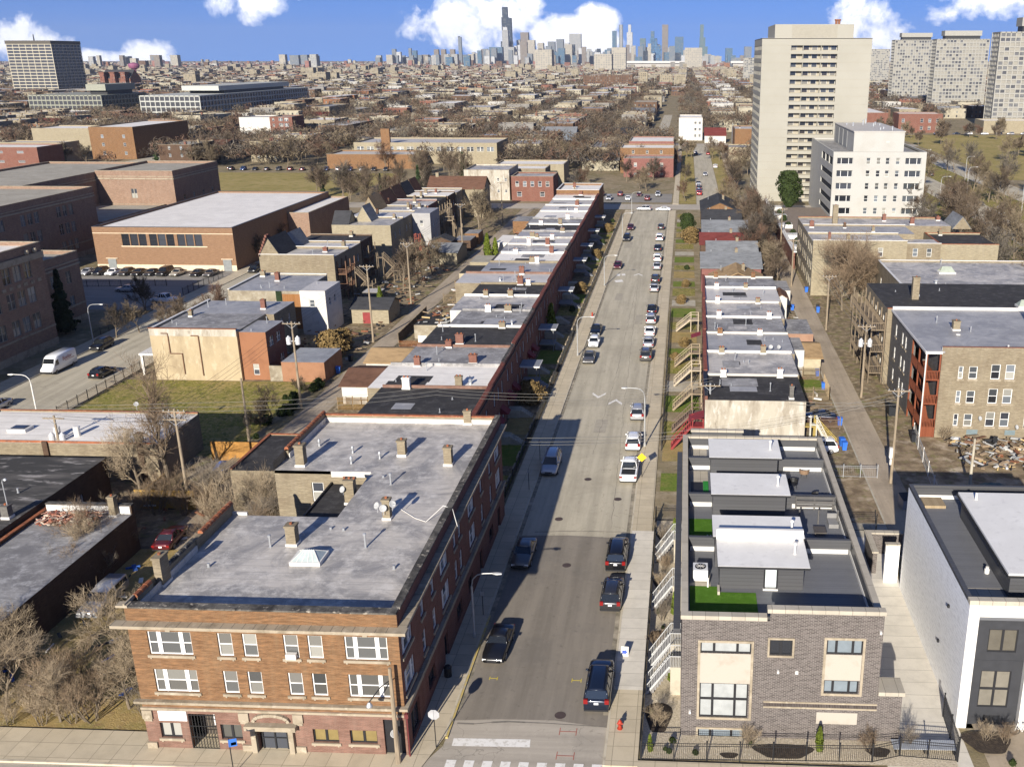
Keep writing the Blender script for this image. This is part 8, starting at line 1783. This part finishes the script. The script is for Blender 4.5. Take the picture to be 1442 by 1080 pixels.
TAKEN = [(-25, 18, 326, 480), (-45, 0, 326, 400), (-160, -80, 420, 490), (-240, -115, 300, 425), (-340, -255, 400, 530), (-280, -255, 600, 650), (-240, -215, 555, 585), (-95, -40, 326, 395), (20, 80, 320, 400), (75, 420, -50, 655), (-425, -355, 735, 1090), (-535, -450, 770, 860), (-860, -770, 1220, 1320), (195, 270, 640, 720), (210, 270, 890, 950), (210, 270, 1090, 1130), (2, 14, 326, 560), (-24, -8, 560, 1300), (90, 240, 655, 810), (-6, 46, 465, 630), (-82, -58, 540, 562), (-265, -247, 330, 900), (280, 345, 1740, 1780)]
def free(x0, x1, y0, y1): return not any(x0 < c and x1 > a and y0 < d and y1 > b for a, b, c, d in [(q[0], q[2], q[1], q[3]) for q in TAKEN])
# rows of houses along north-south streets; the nearest 300 are individuals, the far city is one mass
HOUSES = []
rr = random.Random(99)
for k in range(-60, 34):
    xs = 8+62.*k
    for side in (-1, 1):
        y = 330.
        while y < 4200:
            wd = rr.choice((8.5, 12, 14, 16, 22, 26)) if rr.random() < .82 else rr.uniform(30, 52); d = rr.uniform(14, 21); g = rr.uniform(.3, 7.) if rr.random() < .9 else rr.uniform(14, 40)
            if y > 1200: g += rr.uniform(0, 14)
            xa = xs+side*rr.uniform(9, 12); xb = xa+side*d; x0, x1 = min(xa, xb), max(xa, xb)
            blk = (y-326) % 212
            if blk > 196 or blk+wd > 206: y += 14; continue
            if -.72*(y+30) < x1 and x0 < .36*(y+30): HOUSES.append((x0, x1, y, y+wd, rr.choice((5.5, 7, 7.6, 8.6, 9.4, 10.2, 11)), rr.random(), rr.random()))
            y += wd+g
HOUSES = [h for h in HOUSES if free(*h[:4])]
HOUSES.sort(key=lambda h: math.hypot(h[0], h[2]))
WK = ['tan']*6+['cream']*6+['red']*2+['orange']*1+['brown']*4+['grey', 'grey', 'white']
RK = ['white', 'white', 'silver2', 'pale', 'pale', 'tan', 'tan', 'grey', 'grey', 'blue', 'black']
AD = {'tan': 'tan brick', 'cream': 'cream brick', 'red': 'red brick', 'orange': 'orange brick', 'brown': 'brown brick', 'grey': 'grey stone', 'white': 'white walled', 'pink': 'pink brick'}
pool = {}
for i, (x0, x1, y0, y1, h, a, c) in enumerate(HOUSES[:290]):
    wk = WK[int(a*len(WK))]; rk = RK[int(c*len(RK))]; pitched = (i*7) % 9 == 0
    tall = 'one storey' if h < 6 else ('two storey' if h < 9 else 'three storey')
    zone = 'left of the upper street' if x1 < 0 else 'right of the upper street'; dz = 'just beyond the cross street' if y0 < 470 else ('in the middle distance' if y0 < 640 else 'well before the skyline')
    lab = '%s %s house %s, %s' % (tall, AD[wk], dz, zone); grp = 'houses: '+lab
    if pitched and h < 9:
        t = house('house', lab, 'house', x0, x1, y0, y1, h*.8, FW[wk], SHINGLE[('grey', 'brown', 'black', 'red')[i % 4]], 2.4, 'x', grp)
    else:
        wins = []
        if y0 < 520: 
            wins = [('S', max(1, int((x1-x0)/5)), 1., 1.5, (1.5, 4.6) if h < 9 else (1.5, 4.8, 8.))]
        t = block('house', lab, 'house', x0, x1, y0, y1, h, WALL[wk] if y0 < 520 else FW[wk], ROOF[rk], .45, .3, None, 'snew', wins, grp)
    if y0 < 700:
        for _ in range(2): chimney(t, rr.uniform(x0+1, x1-1), rr.uniform(y0+1, y1-1), h-.6, .9, .8, 1.6, WALL[rr.choice(('tan', 'red', 'brown'))], base=False, pots=0)
b = MB(); fm = [FW[k] for k in ('tan', 'cream', 'red', 'orange', 'brown', 'grey', 'white', 'pink')]+[ROOF[k] for k in ('white', 'pale', 'tan', 'grey', 'black', 'silver2')]; nk = {k: i for i, k in enumerate(('tan', 'cream', 'red', 'orange', 'brown', 'grey', 'white', 'pink'))}
for (x0, x1, y0, y1, h, a, c) in HOUSES[290:]:
    if y0 > 1500 and a < .03: h *= 2.2
    b.box(x0, x1, y0, y1, 0, h, nk[WK[int(a*len(WK))]], 8+int(c*6)); 
    if c > .5: xx = x0+(x1-x0)*c*.8; b.box(xx, xx+1.2, y0+1, y0+2.2, h, h+1.6, nk['tan'])
far_r = random.Random(5)
for i in range(8000):
    y = 4000*math.exp(far_r.uniform(0, .95)); x = far_r.uniform(-.74*y, .4*y); w_, d = far_r.uniform(9, 30), far_r.uniform(12, 30); h = far_r.choice((5, 6, 7, 8, 9, 11)) if far_r.random() < .975 else far_r.uniform(16, 36)
    b.box(x, x+w_, y, y+d, 0, h, far_r.choice((0, 1, 2, 3, 4, 4, 5, 5, 6, 7)), 8+far_r.randrange(6))
tag(b.build('distant_houses', fm), 'mass of low distant city buildings below the skyline', 'city', kind='stuff')

# ================================================================ skyline
def sky_mat(name, c, win, w=4., fh=4., fr=(.55, .6), rough=.4):
    return far_wall(name, c, win, w, fh, fr, .06)
SKM = {'dark': sky_mat('tower_black_steel', (.05, .065, .085), (.03, .045, .065), 10, 8), 'glass': sky_mat('tower_blue_glass', (.12, .2, .28), (.07, .13, .2), 9, 8), 'pale': sky_mat('tower_pale_stone', (.5, .49, .46), (.16, .18, .2), 8, 8), 'cream': sky_mat('tower_cream', (.55, .5, .41), (.2, .19, .17), 8, 7), 'grey': sky_mat('tower_grey', (.26, .28, .3), (.1, .13, .16), 8, 8), 'blue': sky_mat('tower_bright_blue', (.08, .16, .28), (.1, .2, .33), 9, 9), 'teal': sky_mat('tower_teal_glass', (.15, .22, .23), (.09, .15, .17), 9, 8), 'brown': sky_mat('tower_brown', (.31, .265, .22), (.14, .12, .11), 8, 8), 'white': sky_mat('tower_white', (.68, .68, .67), (.3, .32, .35), 8, 7)}
def sky(x0, x1, yt, m, Y, lab=None, parts=(), name='skyscraper'):
    s = 1450./Y; X0, X1 = (x0-VX)/s+.7, (x1-VX)/s+.7; h = 46+(82-yt)/s; d = max(18, min(60, (X1-X0)))
    o = thing(name, lab or 'small %s tower in the skyline' % {'dark': 'dark', 'glass': 'blue glass', 'pale': 'pale stone', 'cream': 'cream', 'grey': 'grey', 'blue': 'bright blue', 'teal': 'teal glass', 'brown': 'brown', 'white': 'white'}[m], 'skyscraper', ((X0+X1)/2, Y, 0), 0, None if lab else 'small %s towers of the skyline' % m)
    w2 = (X1-X0)/2; b = MB(); b.box(-w2, w2, 0, d, 0, h); b.build('shaft', SKM[m], o)
    for (a, c, t2, mm) in parts:
        if t2 < yt: zz0, zz1 = h, 46+(82-t2)/s
        else: zz0, zz1 = 0, 46+(82-t2)/s
        xa, xb = (a-VX)/s+.7-(X0+X1)/2, (c-VX)/s+.7-(X0+X1)/2; b = MB(); b.box(xa, xb, d*.2 if t2 < yt else -6, d*.8 if t2 < yt else d*.7, zz0, zz1); b.build('upper_stage' if t2 < yt else 'lower_stage', SKM[mm], o)
    return o
o = sky(706.5, 716, 28, 'dark', 8300, 'tallest black stepped tower with two masts at the skyline centre', ((707.5, 715, 14.5, 'dark'), (715.5, 720.3, 29, 'dark'), (704.5, 721, 60, 'dark')))
for xx in (-22, 22):
    b = MB(); b.tube((xx*.6, 20, 440), (xx*.6, 20, 448), 2., 1., 6); b.build('mast', SKM['white'], o)
sky(706.5, 715, 45, 'pale', 7600, 'pale stone tower with a crown standing before the tallest black one', ((707.6, 714, 41, 'white'),))
sky(643.5, 648, 54, 'grey', 7600, 'slim dark tower alone left of the big skyline group', ((643.3, 646, 53, 'dark'),)); sky(732.5, 743.5, 48, 'brown', 8200, 'broad tan tower right of the tallest black one'); sky(687, 706, 67.5, 'glass', 7300, 'wide blue glass block left of the pale crowned tower'); sky(783, 793, 57, 'grey', 7900, 'grey tower below the bright white cloud'); sky(801.5, 818, 50, 'pale', 8600, 'big white marble tower before the bright white cloud'); sky(795, 808.5, 64, 'dark', 7400, 'dark square block before the white marble tower'); sky(862, 868, 46, 'glass', 9000, 'dark glass tower with a slanted top right of the cloud'); sky(871.8, 877, 38, 'grey', 9600, 'slender grey spired tower right of the cloud', ((873.3, 876, 38, 'pale'),)); sky(882.5, 890.5, 48, 'white', 8800, 'pale stepped tower with a slim top', ((884.5, 888.5, 38, 'white'),)); sky(901, 909, 56, 'teal', 8200, 'twin dark teal tower in the right part of the skyline'); sky(915, 925, 56, 'blue', 6900, 'bright blue glass tower, left of its pair', ((916, 921, 46.5, 'glass'),)); sky(922, 931, 65, 'blue', 6800, 'bright blue glass block, right of its pair'); sky(932, 940.5, 38, 'brown', 8600, 'tall flat tan tower right of the blue glass pair'); sky(950, 962, 54, 'glass', 8400, 'pale blue glass tower beside the tan tower'); sky(984.5, 992.5, 55, 'teal', 8600, 'teal stepped glass tower at the right end of the skyline', ((985, 990, 38, 'teal'), (984, 996, 67, 'teal'))); sky(1021, 1031, 69, 'glass', 7000, 'dark blue glass tower right of the teal stepped one'); sky(1047.5, 1057.5, 67, 'grey', 6900, 'lone grey blue tower beside the cream tower'); sky(964, 988.5, 68.5, 'cream', 4300, 'broad cream slab in front of the skyline', ()); sky(752, 776, 71, 'cream', 3400, 'striped cream apartment slab low before the skyline', (), 'apartment_tower'); sky(836, 861, 77, 'cream', 3300, 'cream apartment slabs low before the skyline, right of centre', (), 'apartment_tower'); sky(861, 881, 68, 'cream', 3500, 'stepped cream apartment tower low before the skyline', (), 'apartment_tower')
sky(670, 676, 72, 'glass', 6500); sky(571.5, 575.5, 69, 'grey', 6800); sky(577, 583, 72, 'glass', 6800); sky(547.5, 553, 70, 'grey', 7200); sky(553.5, 560, 74, 'white', 7000); sky(582, 590, 78, 'grey', 7000)
for x0 in (608, 618, 631): sky(x0, x0+6.5, 70.5, 'brown', 7200, None)
rs = random.Random(31)
for i in range(225):
    x = rs.gauss(770, 75) if i < 110 else (rs.gauss(915, 60) if i < 190 else rs.uniform(520, 680)); w_ = rs.uniform(3.5, 10); base = 77-22*math.exp(-((x-750)/75)**2)-16*math.exp(-((x-910)/55)**2)
    sky(x, x+w_, rs.uniform(base, 82), rs.choice(('grey', 'pale', 'pale', 'cream', 'cream', 'glass', 'white', 'grey', 'brown', 'dark')), rs.uniform(6600, 8800))
for i in range(24): x = rs.choice((rs.uniform(380, 480), rs.uniform(600, 660), rs.uniform(990, 1060), rs.uniform(60, 250))); sky(x, x+rs.uniform(4, 14), rs.uniform(77, 82.5), rs.choice(('cream', 'pale', 'brown', 'glass', 'grey')), rs.uniform(4200, 6000))
o = thing('exhibition_hall', 'long white roofed exhibition hall below the right part of the skyline', 'hall', (-180, 4500, 0)); b = MB(); b.box(-170, 230, 0, 120, 0, 24, 1); b.box(380, 600, 30, 150, 0, 24, 1); b.build('hall_wall', [SKM['dark'], flat('hall_white', (.34, .32, .29), .8)], o); b = MB(); b.box(-180, 240, -8, 125, 24, 33); b.box(370, 610, 22, 155, 24, 33); b.build('hall_roof', flat('hall_roof_white', (.45, .44, .42), .7), o)
o = house('castle_house', 'dark red gabled old hospital block near the left horizon', 'building', -880, -836, 1500, 1530, 17, FW['red'], SHINGLE['black'], 12, 'x')
for i, x in enumerate((-878, -862, -846)): b = MB(); b.box(x, x+7, 1492, 1505, 0, 25); b.box(x-1, x+8, 1491, 1506, 25, 26); o.add(b, 'turret', FW['red'])
o = thing('water_tank', 'pink painted round tank far off at the left horizon', 'tank', (-1296, 2350, 0)); b = MB(); b.lathe((0, 0, 0), [(4, 0), (4, 20), (11, 24), (13, 29), (11, 33), (2, 36)], 18); b.build('tank', flat('pink_tank', (.22, .07, .13), .6), o)

# ================================================================ trees, near to far
GN = 'leafless trees'
tree('near1', 0, -59.5, 95.8, 1.1, 2.1, 'second leafless tree beside the one before the plywood enclosure')
tree('near0', 1, -57.2, 97.4, 1.5, 1.1, 'leafless tree with dark limbs before the plywood enclosure', name='bare_tree')
NEARB = [(-52.5, 62.5, 1.3), (-46.2, 60.2, 1.2), (-43, 64.5, 1.25), (-52.3, 58.6, 1.2), (-40.8, 59.6, 1.05), (-56.5, 63, 1.1), (-45, 57.9, .9), (-39.8, 66, .7), (-50, 59.2, 1.1), (-54.5, 60.5, 1.2), (-41.5, 62.5, 1.), (-38.8, 58.6, .8), (-55, 58, 1.), (-42.8, 58.2, 1.1)]
for i, (x, y, s) in enumerate(NEARB): tree('brush%d' % (i % 2) if i % 2 else 'near%d' % (i % 3), (0, 1, 0, 2)[i % 4], x, y, s if i % 2 else s*.62, None, 'tan leafless sapling clump in the overgrown lot left of the corner block', 'sapling clumps left of the corner block', 'sapling_clump', 'shrub')
r3 = random.Random(8)
for i in range(12): tree('brush%d' % (i % 2), r3.randrange(3), r3.uniform(-55.5, -38.2), r3.uniform(57.3, 64), r3.uniform(.4, .85), None, 'low leafless brush along the front pavement of the overgrown lot', 'low brush of the overgrown lot', 'brush_clump', 'shrub')
for i in range(52):
    x, y = r3.uniform(-58, -38.3), r3.uniform(74, 95.5)
    if x > -54 and y < 90 and x < -46.5: continue
    tree('brush%d' % (i % 2) if i % 4 else 'near%d' % (i % 3), r3.randrange(3), x, y, r3.uniform(.65, 1.15)*(1 if i % 4 else .6), None, 'leafless brush thicket behind the corner block', 'brush thicket behind the corner block', 'brush_clump', 'shrub')
for x, y, s in ((-43, 90.5, 1.35), (-41, 86.5, 1.2), (-46.5, 88.5, 1.3)): tree('brush0', 0, x, y, s, None, 'tall pale shrub clump beside the court of the corner block', 'tall pale shrub clumps', 'brush_clump', 'shrub')
tree('near1', 0, -55.3, 80.2, .7, 2., 'fallen looking pale limbed tree beside the brick rubble roof')
for x, y, s, kind, ci in ((-57, 150, .95, 'gold', 0), (-56.5, 153.5, .8, 'gold', 0)): tree(kind, 0, x, y, s*1.7, None, 'tan leafed shrub beside the white painted rear house', 'tan shrubs on the left lots', 'tan_shrub', 'shrub')
for x, y, s, ci in ((-58.5, 197, .85, 0), (-57, 204, .9, 1), (-56, 212, .75, 1), (-61, 216, .7, 2), (-56.5, 221, .6, 1)): tree('far%d' % (ci+1), ci, x, y, s, None, 'tan bushy leafless tree by the alley on the left lots', 'bushy trees by the left alley', 'bare_tree')
tree('far0', 1, -55.6, 262, 1.35, None, 'large tan leafless tree far up the left alley'); tree('far1', 1, -57.5, 272, 1.1, None, 'second leafless tree just behind the large one far up the left alley')
tree('arborbig', 0, -58.6, 181.5, .85, None, 'dark green cypress beside the shed of the tan flats', name='cypress_tree')
for x, y, s in ((30.6, 189.5, 1.3), (34.4, 192.5, 1.35), (36.8, 189.5, 1.2), (33, 194, 1.4)): tree('near%d' % (int(x) % 3), 1, x, y, s, None, 'part of the big brown leafless thicket before the courtyard flats', 'thicket trees before the courtyard flats')
tree('near2', 1, 32.5, 186.5, 1.55, .4, 'big brown bushy leafless tree before the courtyard flats'); tree('near1', 1, 30.4, 184.5, 1.15, 2.4, 'second stem of the big leafless tree before the courtyard flats'); tree('near0', 1, 34.8, 188, 1.1, 3.4, 'third stem of the big leafless tree before the courtyard flats')
tree('brush1', 0, 33.4, 117.0, .5, None, 'small reddish shrub at the foot of the tan apartment block', name='garden_bush', cat='shrub')
for i, (x, y) in enumerate(((-1.5, 59.4), (-1.7, 69.2), (-1.4, 73.4), (-1.6, 78.8), (-1.5, 82.0), (-1.8, 88.6), (5.0, 57.3), (13.4, 57.4), (16.2, 57.8), (21.8, 58.9), (23.2, 58.6))): tree('brush%d' % (i % 2), i, x, y, .42 if i < 9 else .38, None, 'young leafless garden tree beside the town house fences', 'young garden trees by the town houses', 'young_tree', 'tree', .1)
for i, (x, y, s) in enumerate(((-.5, 64.6+.3, 1.15), (-.45, 74.4, 1.1), (-.6, 89.4, .9), (9.9, 57.2, 1.), (-1.9, 56.6, .7))): tree('arbor', 0, x, y, s, None, 'slim green arborvitae '+('beside the nearest stoop', 'beside the third stoop', 'at the far end of the stoop garden', 'in front of the dark brick wall', 'at the corner of the front fence')[i], name='arborvitae', cat='shrub', z=.12)
for i in range(12): tree('bush', 0, r3.choice((r3.uniform(-2.2, -.3), r3.uniform(1, 13), r3.uniform(20.5, 23.5))) if i > 4 else r3.uniform(-2.1, -.8), r3.uniform(56.3, 57.8) if i > 4 else r3.uniform(58, 91), r3.uniform(.2, .38), None, 'low shrub in the pebble garden', 'low shrubs of the pebble garden', 'garden_bush', 'shrub', .12)
# street, park and yard trees beyond
TR = []
def scatter(n, x0, x1, y0, y1, smin=.7, smax=1.15, seed=0):
    q = random.Random(seed)
    for _ in range(n): TR.append((q.uniform(x0, x1), q.uniform(y0, y1), q.uniform(smin, smax)))
scatter(9, -132, -112, 330, 350, .8, 1.2, 1); scatter(8, -112, -90, 300, 345, .8, 1.2, 2); scatter(10, -110, -80, 345, 420, .8, 1.2, 3); scatter(9, -45, -10, 355, 400, .6, 1., 4); scatter(7, -4, 3, 330, 540, .6, .9, 5); scatter(10, 12, 20, 315, 520, .7, 1.1, 6); scatter(22, 15.8, 21.5, 228, 314, .7, 1.15, 7); scatter(10, 15, 20, 198, 235, .5, .9, 17); scatter(6, -56.5, -53.5, 112, 134, .25, .45, 19)
scatter(44, 64, 87, 165, 335, .9, 1.35, 8); scatter(24, 76, 128, 330, 560, .9, 1.4, 9); scatter(7, 130, 190, 430, 600, .9, 1.35, 10); scatter(14, 120, 200, 600, 650, .8, 1.2, 11); scatter(12, -230, -120, 425, 470, .8, 1.2, 12); scatter(6, -103, -99, 225, 300, .5, .8, 13); scatter(9, -108, -84.5, 157, 180, .45, .7, 15); scatter(5, -300, -262, 430, 462, .8, 1.1, 16); scatter(22, -78, -20, 395, 540, .8, 1.2, 18)
q = random.Random(77)
while len(TR) < 330:
    y = q.uniform(400, 760); x = q.uniform(-.7*y, .35*y)
    if any(h[0]-1 < x < h[1]+1 and h[2]-1 < y < h[3]+1 for h in HOUSES[:290]) or not free(x-2, x+2, y-2, y+2): continue
    TR.append((x, y, q.uniform(.7, 1.2)))
CN = ('brown', 'tan', 'rust red', 'grey', 'dark')
for i, (x, y, s) in enumerate(TR):
    ci = R.choice((0, 0, 0, 1, 1, 2, 3, 4)); z = 'left of' if x < -20 else ('right of' if x > 20 else 'beside')
    lab = '%s leafless tree %s the upper street, %s' % (CN[ci], z, 'around the near blocks' if y < 330 else ('just past the cross street' if y < 480 else 'in the far blocks'))
    k = 'far%d' % R.randrange(4) if y < 480 else 'dist%d' % R.randrange(3)
    tree(k, ci, x, y, s, None, lab, 'trees: '+lab, 'bare_tree')
for x, y, s, lab in ((-126, 338, .75, 'dark fir at the lower edge of the green field'), (-108, 346, .8, 'green fir among bare trees by the green field'), (-96, 352, 1.05, 'tall yellowish green fir behind the school field'), (-90, 398, 1.1, 'tall green fir in front of the cream annex'), (-252+5, 455, .9, 'dark pine beside the tan plain walled flats')): tree('fir', 0, x, y, s, None, lab, name='fir_tree')
for i in range(14): tree('bush', 0, r3.uniform(-57, -53.2), r3.uniform(111, 134), r3.uniform(.5, 1.1), None, 'weedy bush along the right edge of the yellow grass lot', 'weedy bushes of the grass lot', 'weed_bush', 'bush')
# woods and street trees too far to tell apart: one mass
b = MB(); q = random.Random(123)
for i in range(13000):
    y = 410*math.exp(q.random()*2.7); x = q.uniform(-.73*y, .38*y)
    if not free(x-3, x+3, y-3, y+3): continue
    n = 90 if y < 800 else (60 if y < 1300 else (24 if y < 2500 else 11)); rx, hh = q.uniform(3.2, 7), q.uniform(8, 14); mi = q.choice((0, 0, 1, 2, 3, 0, 4)); s = 1.6 if y < 800 else 2. if y < 1300 else (2.6 if y < 2500 else 4.5)
    for j in range(n):
        a = q.uniform(0, 6.283); e = q.uniform(-.2, 1.); rr_ = rx*(q.random()**.5); p = Vector((x+rr_*math.cos(a), y+rr_*math.sin(a), hh*(.58+.38*e*math.sqrt(max(0, 1-(rr_/rx)**2)))))
        u = Vector((q.uniform(-1, 1), q.uniform(-1, 1), q.uniform(-1, 1))).normalized(); w_ = u.cross(Vector((q.uniform(-1, 1), q.uniform(-1, 1), q.uniform(-1, 1)))).normalized(); z = s*q.uniform(.5, 1.1)
        k_ = .12 if y < 1300 else .3; b.face([tuple(p-u*z), tuple(p+w_*z*k_), tuple(p+u*z), tuple(p-w_*z*k_)], mi)
tag(b.build('far_woods', [TWF[k] for k in ('brown', 'dark', 'rust', 'tan', 'grey')]), 'mass of leafless trees between the distant houses', 'woods', kind='stuff')
